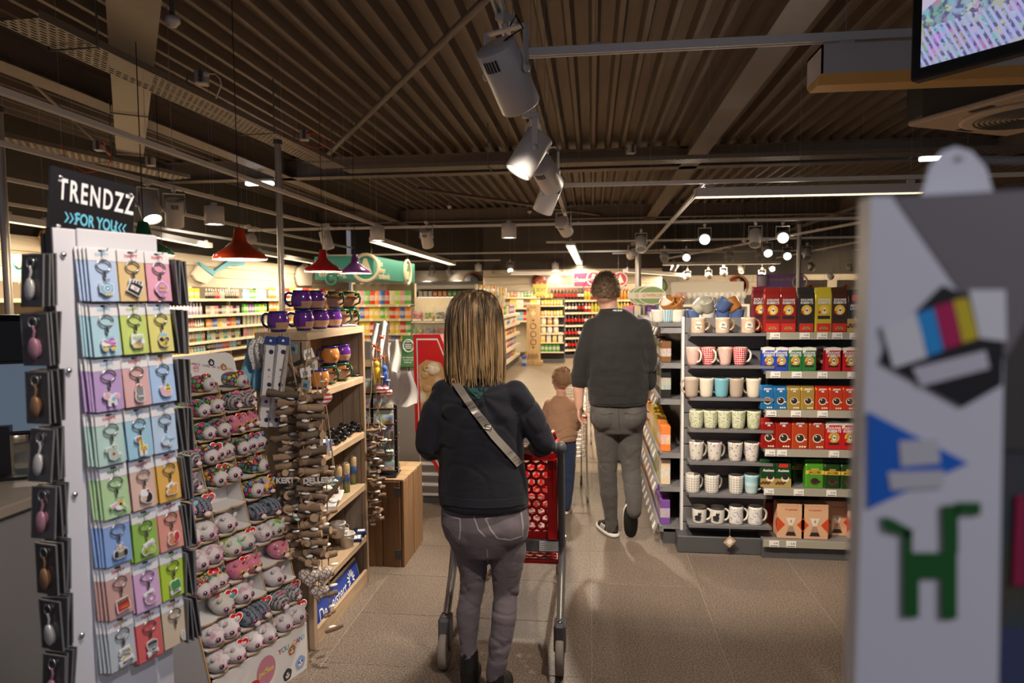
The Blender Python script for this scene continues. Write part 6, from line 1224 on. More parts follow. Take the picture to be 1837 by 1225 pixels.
# paper price tags on the driftwood
for i, (px, py, Y, c, l) in enumerate(((553, 635, 2.9, white_ink, 'white price tag hanging from the driftwood cord, upper one'), (548, 668, 2.88, white_ink, 'white price tag below the upper one'), (561, 655, 2.89, white_ink, 'white price tag turned aside at the right'), (548, 690, 2.87, pm('tag_blue', (.30, .50, .62), .6), 'pale blue tag under the white price tags'), (527, 625, 2.9, pm('tag_blue', (.30, .50, .62), .6), 'pale blue tag left of the driftwood cords'))):
 p = at(px, py, Y); o = tag(MB().cbox(-.024, .024, -.0008, .0008, -.022, .022, .0005).obj('price_tag', c, None, p), l, 'tag', 'tags on the driftwood'); o.rotation_euler = (0, .15 * (i - 2), .3 - .2 * i)
 for k in range(4): MB().box(-.012 + k * .006, -.009 + k * .006, -.0015, -.0009, -.012, .006).obj('barcode', ink, o)
# cross sticks holding the strands
for px0, py0, px1, py1, l in ((515, 648, 545, 682, 'thin stick crossing the cords above the driftwood, left'), (528, 662, 572, 642, 'stick crossing the cords above the driftwood, right'), (560, 728, 588, 697, 'slanted stick beside the large striped heart'), (585, 1133, 616, 1121, 'lowest driftwood stick hanging above the floor'), (579, 905, 620, 850, 'long pale stick in front of the third shelf')):
 tag(MB().tube([at(px0, py0, 2.90), at((px0 + px1) / 2, (py0 + py1) / 2 + 1, 2.89), at(px1, py1, 2.9)], [.009, .0105, .008], 8).obj('driftwood_stick', drift[1]), l, 'stick')
# rulers in sleeves and folded cloth at the near side of the unit
rul = G('ruler_print'); x, y, z = rul.xyz(rul.co('Object')); k = rul.voro(rul.n('CombineXYZ', {0: rul.m('MULTIPLY', x, 26.), 1: 0., 2: rul.m('MULTIPLY', z, 26.)}), 1.0, rand=.35); rul = rul.end(rul.mix(rul.ramp(k, [(.24, 1), (.32, 0)]), (.74, .72, .72), (.02, .03, .08)), .5)
sleeve = G('sleeve_plastic'); sleeve = sleeve.end((.7, .7, .72), .15, alpha=.3)
for i, (px, l) in enumerate(((484, 'left ruler with a white printed strip in a clear sleeve'), (506, 'right ruler with a white printed strip in a clear sleeve'))):
 a = at(px + 2, 618, 2.88); b = at(px - 10 if i == 0 else px - 14, 765, 2.88); o = thing('printed_ruler', l, 'ruler', a, .12, 'rulers in clear sleeves'); d_ = b - a; o.rotation_euler = (0, math.atan2(-d_.x, -d_.z) if d_.z < 0 else 0, .1); L = d_.length
 MB().box(-.019, .019, -.0065, -.004, -L, -.004).obj('strip', rul, o); MB().cbox(-.029, .029, -.004, .006, -L, .035, .002).obj('sleeve', sleeve, o); MB().cbox(-.028, .028, -.006, .007, -.002, .036, .003).obj('sleeve_header', pm('sleeve_navy', (.03, .06, .22), .4), o); disc(MB(), 0, .018, .006, -.0065, 0, 10).obj('emblem', white_ink, o)
def cloth(px, py, Y, wpx, hpx, mats, label, seed, cat='cloth'):
 p = at(px, py, Y); s = Y / 1210; w, h = wpx * s, hpx * s; m = MB(); nx, nzz = 14, 18; vs = []
 for j in range(nzz + 1):
  for i in range(nx + 1):
   u, v = i / nx, j / nzz; vs.append((w * (u - .5) * (.8 + .3 * v) + .008 * math.sin(v * 5 + seed), .016 * math.sin(u * 14 + seed + v * 2) * (.4 + .6 * v) + .02 * math.sin(v * 4 + seed), -h * v + .01 * math.sin(u * 9 + seed)))
 k = nx + 1; m.add(vs, [(j * k + i, (j + 1) * k + i, (j + 1) * k + i + 1, j * k + i + 1) for j in range(nzz) for i in range(nx)], 0, True); m.add([(a, b + .006, c) for a, b, c in vs], [(j * k + i, j * k + i + 1, (j + 1) * k + i + 1, (j + 1) * k + i) for j in range(nzz) for i in range(nx)], 0, True)
 return tag(m.obj('hanging_cloth', mats, None, p, .2), label, cat)
g = G('cloth_speckle'); k = g.voro(g.co('Object'), 130); cs = g.end(g.mix(g.ramp(k, [(.3, 1), (.36, 0)]), (.62, .60, .58), (.05, .05, .07)), .9)
cloth(455, 612, 2.95, 46, 95, pm('cloth_light_blue', (.20, .42, .58), .9, 0, .1), 'light blue scarf hanging left of the rulers', 1); cloth(464, 606, 2.93, 30, 60, cs, 'speckled white scarf hanging above the blue one', 3)
cloth(682, 578, 3.95, 34, 95, pm('towel_white', (.56, .54, .52), .9, 0, .04), 'white towel with orange crabs at the end of wooden unit', 2, 'towel')
crab = pm('crab_orange', (.68, .13, .03), .7); tw = [o for o in COL.objects if o.get('category') == 'towel'][0]
for x, z in ((.012, -.09), (-.03, -.14), (-.01, -.17), (.02, -.21), (-.025, -.225)):
 m = MB().ell((0, 0, 0), .013, .004, .009, 8, 6)
 for s in (-1, 1): m.ell((s * .013, 0, .010), .005, .003, .005, 6, 5); m.box(s * .012 - .002, s * .012 + .002, -.001, .001, -.014, -.004)
 m.obj('crab_print', crab, tw, (x, -.035, z))
cloth(715, 668, 4.0, 62, 62, pm('bag_white', (.54, .52, .50), .9, 0, .04), 'white cloth bag draped above the magnet rack', 5, 'bag'); cloth(700, 612, 4.05, 40, 70, pm('towel_cream', (.50, .47, .44), .9, 0, .04), 'second white cloth hanging behind the crab towel', 7)
for i, (px, py, c, l) in enumerate(((676, 668, 'yellow', 'yellow cloth doll hanging at the end of the unit'), (690, 676, 'blue', 'blue cloth doll hanging at the end of the unit'))):
 p = at(px, py, 3.85); k = tag(put(remesh(MB().ell((0, 0, 0), .022, .018, .04, 12, 10).ell((0, 0, .05), .018, .017, .02, 12, 10).ell((.02, 0, -.045), .01, .01, .03, 8, 8).ell((-.012, 0, -.045), .01, .01, .03, 8, 8), .004, 4), 'cloth_doll', None, p), l, 'doll'); k.data.materials.append(pm('doll_' + c, PAL[c], .9)); MB().tube([(0, 0, .065), (0, 0, .15)], .002, 5).obj('cord', rope_m, k)
tag(MB().cbox(-.11, .11, -.05, .09, 0, .012, .004).cbox(-.03, .03, -.051, .0, .0005, .0125, .001, 1).obj('folded_paper', [white_pl, pm('paper_blue', (.08, .12, .5), .6)], None, (-1.42, 3.62, WZ), .5), 'white folded paper with a blue patch lying on the wooden unit', 'paper')
# ---------------------------------------------------------------- crate with the magnet rack
cr = wood('crate_wood', (.20, .105, .045), (.36, .21, .10), 'Z', 1, True, .6); crt = wood('crate_wood_top', (.32, .20, .10), (.48, .33, .18), 'Y', 1, True, .6)
C0, C1, CYa, CYb, CZt = -1.52, -1.15, 3.97, 4.44, .55
t = thing('wooden_crate', 'brown plank crate standing behind the wooden shelf unit', 'crate', ((C0 + C1) / 2, (CYa + CYb) / 2, 0)); ox, oy = (C0 + C1) / 2, (CYa + CYb) / 2
for i in range(4): w_ = (CYb - CYa) / 4; MB().cbox(C1 - .018 - ox, C1 - ox - (i % 2) * .002, CYa + i * w_ + .003 - oy, CYa + (i + 1) * w_ - .003 - oy, 0, CZt - .012 + .003 * (i % 2), .003).obj('side_plank', cr, t)
for i in range(3): w_ = (C1 - C0 - .02) / 3; MB().cbox(C0 + i * w_ + .002 - ox, C0 + (i + 1) * w_ - .002 - ox, CYa - oy, CYa + .018 - oy, 0.0, CZt - .012, .003).obj('front_plank', cr, t)
for i in range(4): w_ = (CYb - CYa) / 4; MB().cbox(C0 - ox, C1 - ox, CYa + i * w_ + .002 - oy, CYa + (i + 1) * w_ - .002 - oy, CZt - .012, CZt, .003).obj('top_plank', crt, t)
MB().cbox(C0 - ox, C0 + .02 - ox, CYa + .02 - oy, CYb - oy, 0, CZt - .013, .003).cbox(C0 + .02 - ox, C1 - .02 - ox, CYb - .02 - oy, CYb - oy, 0, CZt - .013, .003).obj('back_board', cr, t)
for z in (.08, .47): MB().cbox(C1 - .06 - ox, C1 - .02 - ox, CYa - .004 - oy, CYa - oy, z - .03, z + .03, .001).obj('hinge', dark_metal, t)
ra = U(712, 690, Y=4.02); RZ = CZt + .012; rt = thing('magnet_rack', 'black rack on the crate holding two columns of magnet packets', 'rack', (-1.365, 4.06, CZt), .10)
MB().cbox(-.155, .155, -.07, .1, 0, .012, .004).obj('base', black_pl, rt); MB().box(-.145, .145, .03, .04, .012, .60).obj('back_panel', black_pl, rt)
for x in (-.15, .15): MB().tube([(x, .03, .01), (x, .03, .62), (x, -.03, .64)], .004, 6).obj('wire_frame', chrome, rt)
for k in range(6):
 MB().tube([(-.15, -.045, .04 + k * .098), (.15, -.045, .04 + k * .098)], .0025, 5).obj('wire_shelf', chrome, rt); MB().tube([(.15, -.04, .06 + k * .098), (.175, -.06, .06 + k * .098), (.175, -.06, .09 + k * .098)], .003, 5).obj('wire_loop', chrome, rt)
ph = G('photo_card'); v = ph.co('Object'); r = ph.rnd(); x, y, z = ph.xyz(v); vv = ph.n('VectorMath', {0: ph.co('Object', (14, 14, 26)), 1: ph.n('CombineXYZ', {0: ph.m('MULTIPLY', r, 60.), 2: ph.m('MULTIPLY', r, 20.)})}, operation='ADD'); n = ph.noise(vv, 2, 4, .6, out=1); n0 = ph.noise(vv, 1.3, 3)
sk = ph.ramp(ph.m('ADD', z, ph.m('MULTIPLY', n0, .02)), [(0, (.16, .22, .04)), (.02, (.55, .33, .08)), (.034, (.42, .30, .18)), (.042, (.05, .20, .55)), (.07, (.35, .5, .66))]); ph = ph.end(ph.mix(.4, sk, ph.hsv(n, .5, 2.6, 1.5)), .5)
hdm = pm('packet_header', (.35, .34, .34), .3, 0, .3, 40)
RM_ = rt.matrix_basis if False else T(-1.365, 4.06, CZt, rz=.10)
for k in range(6):
 for c in range(2):
  p = RM_ @ V((-.07 + c * .142, -.028, .038 + k * .098)); o = tag(MB().cbox(-.062, .062, -.004, .012, 0, .062, .002).obj('magnet_packet', ph, None, p, .10), f'photo magnet packet, {ORD[5 - k] if k else "lowest"} row, {["left", "right"][c]} column of the black rack', 'packet', 'magnet packets on the black rack'); o.rotation_euler = (-.12, 0, .10 + (.06 if c else -.03)); MB().cbox(-.062, .062, -.003, .008, .063, .086, .002).obj('packet_header', hdm, o)
tag(MB().cbox(-.05, .05, -.03, .03, 0, .006, .002).obj('photo_packet', ph, None, (-1.27, 4.03, CZt), .4), 'photo packet lying flat on the crate below the rack', 'packet')
# ---------------------------------------------------------------- ice cream sign / chest behind the crate
t = thing('snack_machine', 'white red snack display with a slanted red poster panel', 'display', (0, 0, 0)); F = 5.25
def f3(px, py, y=F): p = U(px, py, Y=y); return (p.x, p.z)
outer = [f3(743, 602), f3(790, 602), f3(845, 750), f3(845, 895), f3(800, 895), f3(746, 790)]
rp = pm('panel_red', (.66, .02, .02), .3, coat=.3); rpw = pm('panel_white', (.82, .80, .78), .4)
outp = [f3(741, 600), f3(789, 600), f3(858, 770), f3(858, 905), f3(805, 880), f3(745, 775)]
inn = [f3(747, 607), f3(785, 607), f3(852, 772), f3(852, 896), f3(807, 872), f3(751, 772)]; inn2 = [f3(749, 610), f3(784, 610), f3(849, 773), f3(849, 890), f3(809, 868), f3(753, 771)]
MB().prism(outp, F, F + .12).obj('panel', rp, t); MB().prism(inn, F - .003, F).obj('white_border', rpw, t); MB().prism(inn2, F - .005, F - .003).obj('red_field', rp, t)
g = G('popcorn_print'); v = g.co('Object'); k = g.voro(v, 9); c = g.ramp(k, [(0, (.82, .78, .70)), (.3, (.78, .66, .48)), (.5, (.55, .33, .14))]); pcm = g.end(c, .5); tab = pm('table_print', (.35, .12, .05), .6, 0, .3, 30)
MB().prism([f3(751, 655), f3(765, 645), f3(790, 650), f3(812, 690), f3(845, 770), f3(840, 800), f3(790, 790), f3(756, 745)], F - .0065, F - .005).obj('snack_picture', pcm, t); MB().prism([f3(754, 738), f3(785, 775), f3(840, 800), f3(845, 885), f3(809, 868), f3(753, 771)], F - .0068, F - .0052).obj('table_picture', tab, t)
qq = random.Random(4)
for i in range(9): p = f3(760 + qq.uniform(0, 30), 655 + qq.uniform(0, 45)); MB().ell((p[0], F - .008, p[1]), .035, .006, .03, 10, 7).obj('snack_piece', pcm, t)
xa, xb = f3(752, 800)[0], f3(845, 800)[0]
MB().cbox(xa, xb, F + .013, F + .7, 0.06, .62, .01).cbox(xa - .02, xb, F + .125, F + .7, .62, 1.0, .01).obj('cabinet', rpw, t)
MB().box(xa + .02, xb, F + .03, F + .68, 0, .06).obj('plinth', dark_metal, t)
for k in range(5): z = .10 + k * .085; MB().box(xa + .01, xb, F + .003, F + .02, z, z + .05).obj('vent', pm('vent_dark', (.18, .16, .15), .6), t); MB().box(xa + .005, xb, F + .001, F + .02, z + .05, z + .062).obj('louvre', rpw, t)
for a in (t,): pass
# dark counter run behind
t = thing('service_counter', 'long dark service counter with a pale wooden edge behind the magnet rack', 'counter', (-2.6, 6.2, 0)); MB().box(-.2, 1.3, .02, .5, 0, 1.02).obj('body', cg, t); MB().cbox(-.2, 1.32, -.03, .55, 1.02, 1.06, .004).obj('worktop', wood('counter_edge', (.50, .36, .2), (.66, .5, .32), 'X', 1, False), t); MB().box(.75, 1.3, -.012, .02, .0, 1.02).obj('grey_panel', pm('counter_panel', (.30, .27, .25), .6), t); MB().box(-.2, 1.3, .3, .5, 1.06, 1.24).obj('upstand', cg, t)
t = thing('green_sign', 'green sign card with a round white emblem on the service counter', 'sign', U(733, 632, Y=5.9)); gs = pm('sign_green', (.07, .24, .08), .5)
MB().prism([(-.075, -.13), (.055, -.13), (.075, .15), (-.055, .15)], -.004, .004).obj('card', gs, t); MB().tube([(.048 * math.cos(k * .2618), -.006, .06 + .055 * math.sin(k * .2618)) for k in range(24)], .006, 6, closed=True).obj('ring_emblem', white_ink, t)
for k in range(3): MB().box(-.03, .03, -.007, -.004, .035 + k * .016, .043 + k * .016).obj('bar_print', white_ink, t); text(('een handje', 'groenig wil', 'iedereen'), white_ink, t, (-.005, -.005, -.05 - k * .022), size=.021) if False else text(['een helpende', 'groenig wel', 'iedereen'][k], white_ink, t, (-.005, -.005, -.045 - k * .022), size=.02, bold=.0004)
MB().add([(-.03, -.006, .09), (.03, -.006, .09), (0, -.006, .11)], [(0, 1, 2)]).obj('roof_print', white_ink, t); MB().tube([(0, .01, -.13), (0, .01, -.2)], .01, 6).obj('stem', dark_metal, t)
# ---------------------------------------------------------------- toiletries along the left wall
LZ = [U(340, y, X=-7.5).z for y in (535.8, 565.5, 590, 615, 634, 656)]
def wunit(nm, lab, y0, y1, zs, top=1.95): return Unit(nm, lab, 'shelving', (-7.5, y0, 0), math.pi / 2, y1 - y0, zs, .45, top, shelf_cream, cream_strip, pm('back_dark', (.16, .13, .10), .8), lip=.05, tick=.32)  # back panels in one even dark brown
yb = [5.2, U(303, 590, X=-7.5).y, U(376, 590, X=-7.5).y, U(441, 590, X=-7.5).y, U(487, 590, X=-7.5).y, 21.2]
u = wunit('toiletries_shelving', 'first bay of toiletries shelving with lilac bottles by the plank wall', yb[1], yb[2] - .02, LZ); L = yb[2] - yb[1]
RO = [('carton', ['white', 'yellow', 'blue', 'lime', 'white', 'cream', 'red'], .19, 3), ('bottle', ['lilac'], .105, 1), ('tube', ['white', 'cream', 'pink', 'red', 'white', 'green'], .075, 3), ('bottle', ['red', 'blue', 'white', 'brown', 'teal'], .075, 3), ('jar', ['gold', 'yellow', 'sky blue', 'cream'], .10, 4)]
for k, (kd, cs, st, ea) in enumerate(RO): u.fill(k, .03, L - .05, kd, cs, f'on the {ORD[k]} shelf of the first toiletries bay', st, each=ea, sc=(1.25 if kd == 'carton' else 1.15 if kd == 'bottle' else 1.1))
u = wunit('cosmetics_shelving', 'second bay of toiletries shelving with dark hair goods', yb[2], yb[3] - .02, LZ); L = yb[3] - yb[2]
RO = [('bottle', ['black', 'black', 'red', 'white', 'black'], .085, 2), ('flat pack', ['grey', 'cream', 'pink', 'black'], .14, 1), ('carton', ['orange', 'blue', 'yellow', 'white', 'red'], .09, 2), ('bottle', ['teal', 'white', 'black', 'cream'], .075, 2), ('carton', ['black', 'blue', 'red', 'sky blue'], .09, 3)]
for k, (kd, cs, st, ea) in enumerate(RO): u.fill(k, .03, L - .05, kd, cs, f'on the {ORD[k]} shelf of the second toiletries bay', st, each=ea)
u = wunit('cleaning_shelving', 'third bay of shelving with white detergent bottles', yb[3], yb[4], LZ); L = yb[4] - yb[3]
RO = [('flat pack', ['sky blue', 'green', 'white'], .15, 2), ('carton', ['green', 'purple', 'green', 'lime'], .12, 2), ('bottle', ['white'], .16, 1), ('bottle', ['pink', 'lilac', 'yellow', 'green'], .10, 2)]
for k, (kd, cs, st, ea) in enumerate(RO): u.fill(k, .03, L - .05, kd, cs, f'on the {ORD[k]} shelf of the third bay', st, each=ea, sc=1.5 if k == 2 else 1.2)
u = wunit('sweets_shelving', 'furthest bay along the left plank wall with orange bags', yb[4], 21.2, LZ[:4]); L = 21.2 - yb[4]
for k in range(4): u.fill(k, .05, L - .1, 'pouch', [['orange', 'cream', 'red'], ['orange', 'yellow', 'brown'], ['red', 'yellow'], ['orange', 'green']][k], f'on the {ORD[k]} shelf of the furthest left bay', .19, each=2, sc=1.15)
u = wunit('household_shelving', 'bay of shelving at the left edge behind the checkout', yb[0], yb[1] - .02, LZ[:4]); L = yb[1] - yb[0]
u.fill(0, .1, 2.4, 'carton', ['red', 'yellow', 'red', 'green'], 'on the top shelf behind the checkout', .12, each=2, sc=1.3); u.fill(1, .1, 2.4, 'carton', ['orange', 'yellow', 'lime'], 'on the second shelf behind the checkout', .12, each=2, sc=1.3)
# crisps and sweets in the middle
YS2 = 15.6; xa, xb, xc = U(622, 560, Y=YS2).x, U(737, 560, Y=YS2).x, U(818, 560, Y=YS2).x
SZ2 = [U(680, y, Y=YS2).z for y in (546, 571.5, 597, 622)]
u = Unit('crisps_shelving', 'cream shelving with yellow, red and orange snack bags', 'shelving', (xa, YS2, 0), 0, xb - xa, SZ2, .5, 2.05, shelf_cream, pm('rail_greenish', (.62, .58, .36), .4), pm('back_dark', (.16, .13, .10), .8), lip=.06, tick=.35); L = xb - xa
for k, cs in enumerate((['cream', 'lime', 'pink', 'green', 'red', 'orange', 'blue', 'red'], ['red', 'orange', 'blue', 'orange', 'yellow', 'yellow', 'green', 'lime'], ['orange', 'brown', 'yellow', 'yellow', 'red', 'green'], ['blue', 'brown', 'yellow', 'orange'])): u.fill(k, .02, L - .02, 'pouch', cs, f'on the {ORD[k]} crisps shelf', .125, y=.1, each=1, sc=(1.0, 1.0, 1.12 if k else 1.35))
u.t['label'] = 'cream shelving with yellow, red and orange snack bags'
for i in range(7): u.place(ME['carton'], 'carton', .1 + i * .21, 2.05 - .001, .25, 0, 1.1, f'{["white", "cream"][i % 2]} box, {nth(i + 1)} from left, on top of the crisps shelving', 'box', f'{["white", "cream"][i % 2]} boxes on top of crisps shelving', PAL[['white', 'cream'][i % 2]])
bt = thing('candy_dispenser', 'clear candy bins in two rows beside the crisps', 'dispenser', (xb + .02, YS2 - .05, 0)); L = xc - xb; bw = L / 4
zb = [U(770, y, Y=YS2).z for y in (577, 603)]; zt_ = U(770, 549, Y=YS2).z
MB().box(0, L, .3, .45, 0, zt_ + .2).box(0, L, .02, .3, 0, zb[1] - .02).obj('frame', shelf_cream, bt); cbin = G('bin_clear'); cbin = cbin.end((.9, .88, .9), .08, alpha=.10, spec=.8)
for k, (z0, z1) in enumerate(((zb[0], zt_), (zb[1], zb[0] - .04))):
 for i in range(4):
  x = i * bw; MB().box(x + .01, x + bw - .01, 0, .004, z0, z1).box(x, x + .012, 0, .3, z0, z1).obj('bin', cbin, bt); MB().cbox(x + .03, x + bw - .03, -.01, -.002, z0 + .02, z0 + .06, .004).obj('label', ticket, bt)
  m = MB(); q2 = random.Random(k * 9 + i); ms = [pm('candy_%d' % j, PAL[c], .3, coat=.4) for j, c in enumerate(('red', 'green', 'yellow', 'brown', 'blue', 'pink'))]
  for _ in range(60): m.ell((x + q2.uniform(.04, bw - .04), q2.uniform(.03, .2), z0 + q2.uniform(.03, (z1 - z0) * .62)), .03, .03, .022, 7, 5, q2.choice(((0, 3, 5), (1, 1, 2), (0, 4, 1), (3, 3, 0))[(i + k) % 4]))
  stuff(m.obj('candies', ms, bt)); MB().box(x, x + bw, -.004, .3, z0 - .025, z0).obj('rail', cream_strip, bt)
# chilled wall at the back left
t = thing('chiller', 'open chilled cabinet with a rounded white canopy in front of back planks', 'chiller', (-5.6, 21.3, 0)); L = 3.0
MB().prism([(-.1, 2.0), (-.1, 2.12), (.1, 2.24), (.5, 2.26), (.5, 2.0)], 0, L, M=T(rz=math.pi / 2) @ Matrix.Diagonal((1, -1, 1, 1))).obj('canopy', white_metal, t); MB().box(0, L, .42, .5, 0, 2.0).obj('back_panel', pm('back_dark', (.16,) * 3), t); MB().box(0, L, 0, .45, 0, .5).obj('base', white_metal, t)
for k in range(4): MB().box(0, L, .05, .42, .72 + k * .33, .75 + k * .33).obj('shelf', white_metal, t); MB().box(0, L, .04, .05, .70 + k * .33, .76 + k * .33).obj('rail', glow('chill_strip', (1, .95, .85), 1.2), t)
for k in range(4):
 for i in range(18):
  c = ['green', 'lime', 'red', 'white', 'orange'][(i // 3 + k) % 5]; o = put(ME['carton'], 'carton', None, (-5.5 + i * .16, 21.36, .75 + k * .33), 0); o.scale = (1.7, 1.5, 1.2); tag(o, f'{c} pack, {nth(i + 1)} from left, on the {ORD[3 - k]} shelf of the far chiller', 'pack', f'{c} packs on the {ORD[3 - k]} chiller shelf', None, PAL[c])
# middle aisle gondola, seen along its right face
AX = -1.95; AZ = [U(919.7, y, X=AX).z for y in (563, 581, 600, 622.6, 641.5)]
u = Unit('biscuit_gondola', 'long biscuit gondola receding to the wooden tower', 'shelving', (AX, 12.6, 0), math.pi / 2, 5.6, AZ, .5, 1.75, shelf_cream, cream_strip, pm('back_dark', (.16,) * 3), lip=.06, tick=.4)
for k, cs in enumerate((['cream', 'purple', 'purple', 'yellow', 'orange', 'green'], ['blue', 'white', 'pink', 'yellow', 'lime', 'cream'], ['red', 'brown', 'orange', 'cream', 'sky blue', 'yellow'], ['white', 'red', 'purple', 'lilac', 'green'], ['brown', 'blue', 'red', 'yellow', 'cream'])): u.fill(k, .1, 5.5, 'pouch' if k in (1, 3) else 'flat pack', cs, f'on the {ORD[k]} shelf of the biscuit gondola', .19, y=.1, each=3, sc=1.15)
for i in range(10): c = ['cream', 'yellow', 'orange'][i % 3]; u.place(ME['flat pack'], 'flat_pack', .5 + i * .5, 1.75, .3, 0, 1.2, f'{c} packet, {nth(i + 1)} from left, standing on top of the biscuit gondola', 'packet', f'{c} packets on top of biscuit gondola', PAL[c])
for i in range(5): c = ['blue', 'red', 'yellow', 'orange', 'white'][i]; o = u.place(ME['carton'], 'carton', 4.0 + i * .3, 0, -.28, 0, (1.8, 2, 1.6), f'{c} box standing on the floor in front of biscuit gondola', 'box', None, PAL[c])
u = Unit('back_shelving', 'bright far shelving below the back planks beside the yellow header', 'shelving', (-3.0, 19.4, 0), 0, 1.75, [U(900, y, Y=19.4).z for y in (533, 552, 575)], .4, 1.86, shelf_cream, cream_strip, shelf_cream, lip=.05, tick=0)
for k, cs in enumerate((['white', 'green', 'cream', 'orange'], ['yellow', 'white', 'brown'], ['white', 'sky blue', 'red'])): u.fill(k, .03, 1.7, 'jar' if k == 0 else 'carton', cs, f'on the {ORD[k]} far shelf below the back planks', .1, each=2, sc=1.5)
# wooden tower with engraved marks
tw_ = wood('tower_wood', (.42, .27, .13), (.62, .44, .24), 'Z', .7, True); p = U(957, 655, z=0); zt_ = U(957, 546, Y=p.y).z
t = thing('wooden_tower', 'slim pale wooden tower engraved with three rings', 'display', (p.x, p.y, 0)); MB().cbox(-.17, .17, 0, .02, .1, zt_, .004).obj('front_plank', tw_, t); MB().cbox(-.20, .22, -.03, .3, 0, .1, .005).obj('base', tw_, t); MB().box(-.16, .16, .02, .26, .1, zt_ - .05).obj('body', tw_, t)
brn = pm('engraved', (.16, .08, .03), .8)
for z in (1.0, .80, .60): MB().tube([(.07 * math.cos(k * .3), -.004, z - .02 + .07 * math.sin(k * .3)) for k in range(21)], .008, 5, closed=True).obj('ring_engraving', brn, t)
MB().add([(0, -.003, 1.22), (.07, -.003, 1.30), (0, -.003, 1.38), (-.07, -.003, 1.30)], [(0, 1, 2, 3)]).obj('diamond', pm('tower_pale', (.72, .58, .30), .6), t); text('echt', brn, t, (0, -.003, 1.45), size=.08)
for z in (1.14, .46): MB().add([(-.04, -.003, z), (0, -.003, z - .05), (.04, -.003, z), (.03, -.003, z + .02), (0, -.003, z - .01), (-.03, -.003, z + .02)], [(0, 1, 4, 5), (1, 2, 3, 4)]).obj('arrow_engraving', brn, t)
for i in range(10): MB().tube([(-.13 + .026 * i, -.003, .14 + .02 * (i % 3)), (-.12 + .026 * i, -.003, .30 - .03 * (i % 2))], .006, 4).obj('line_engraving', brn, t)
pY = p.y + .45; p2 = U(968, 520, Y=pY); t = thing('yellow_header', 'yellow header box reading ECHT above the wooden tower', 'sign', (p2.x, pY, p2.z)); MB().cbox(-.18, .18, 0, .12, -.15, .15, .004).obj('box', pm('header_yellow', (.66, .58, .16), .5), t); text('ECHT', brn, t, (.04, -.003, 0), size=.13, xs=.7); MB().lathe([(.02, -.1), (.02, 0), (.008, .05), (.008, .08)], 8, M=T(-.13, -.01, 0)).obj('bottle_print', pm('print_green', (.2, .5, .15)), t)
su = Unit('jar_shelving', 'narrow dark shelving with cans and baskets right of the tower', 'shelving', (p.x + .12, pY + .15, 0), 0, .62, [U(975, y, Y=pY + .15).z for y in (548, 567, 583, 598, 614, 631)], .4, 1.68, dark_metal, shelf_cream, dark_metal, lip=.03, tick=0)
for k, (kd, cs, st, sc) in enumerate((('can', ['yellow'], .08, 1.2), ('can', ['yellow', 'cream'], .08, 1.2), ('jar', ['cream', 'orange'], .16, 2.0), ('jar', ['cream', 'white'], .16, 2.0), ('carton', ['yellow', 'cream'], .15, 1.6), ('carton', ['green'], .1, 1.2))): su.fill(k, .02, .6, kd, cs, f'on the {ORD[k]} shelf right of the wooden tower', st, sc=sc)
for i in range(5): tag(put(ME['can'], 'can', None, (p.x + .05 + i * .09, pY + .3, 1.68), 0), f'yellow can, {nth(i + 1)} from left, on top of the narrow dark shelving', 'can', 'yellow cans on narrow dark shelving', None, PAL['yellow'])
# drinks wall
DR = math.radians(27); DP = V((-1.12, 18.62, 0)); DZ = [U(987, y, Y=18.65).z for y in (538.5, 561, 584, 606.5, 628)]
u = Unit('drinks_shelving', 'drinks shelving full of cola and lemonade bottles at the back', 'shelving', DP, DR, 2.9, DZ, .4, 1.98, shelf_cream, shelf_cream, pm('back_dark', (.16,) * 3), lip=.05, tick=.3)
cola = {}
for nm, body, lab, cap in (('cola bottle', (.025, .012, .01), labr, capr), ('cola bottle with a white label', (.03, .015, .012), labw, capk), ('yellow lemonade bottle', (.62, .48, .05), pm('label_lime', (.50, .58, .10), .5), pm('cap_yellow', (.7, .5, .05), .4)), ('orange lemonade bottle', (.66, .27, .03), pm('label_orange', (.75, .35, .06), .5), capr), ('red lemonade bottle', (.40, .04, .03), labw, capr)): cola[nm] = (bottle_me(.045, .315, cap, lab, pm('drink_' + nm.replace(' ', '_'), body, .12, coat=.6)), body)
for k in range(5):
 for i in range(27):
  x = .06 + i * .104; f = i / 27
  nm = 'cola bottle' if f < (.34 if k != 4 else .5) and (k + i // 4) % 3 < 2 else 'cola bottle with a white label' if f < (.36 if k < 2 else .42) else ['yellow lemonade bottle', 'orange lemonade bottle', 'yellow lemonade bottle', 'red lemonade bottle'][(i // 4 + k) % 4]
  if k == 4 and f < .55: nm = 'cola bottle' if i % 5 < 3 else 'cola bottle with a white label'
  u.place(cola[nm][0], 'soda_bottle', x, DZ[k], .08, 0, 1, f'{nm}, {nth(i + 1)} from left, {ORD[k]} shelf of the drinks wall', 'bottle', f'{nm}s on {ORD[k]} drinks shelf')
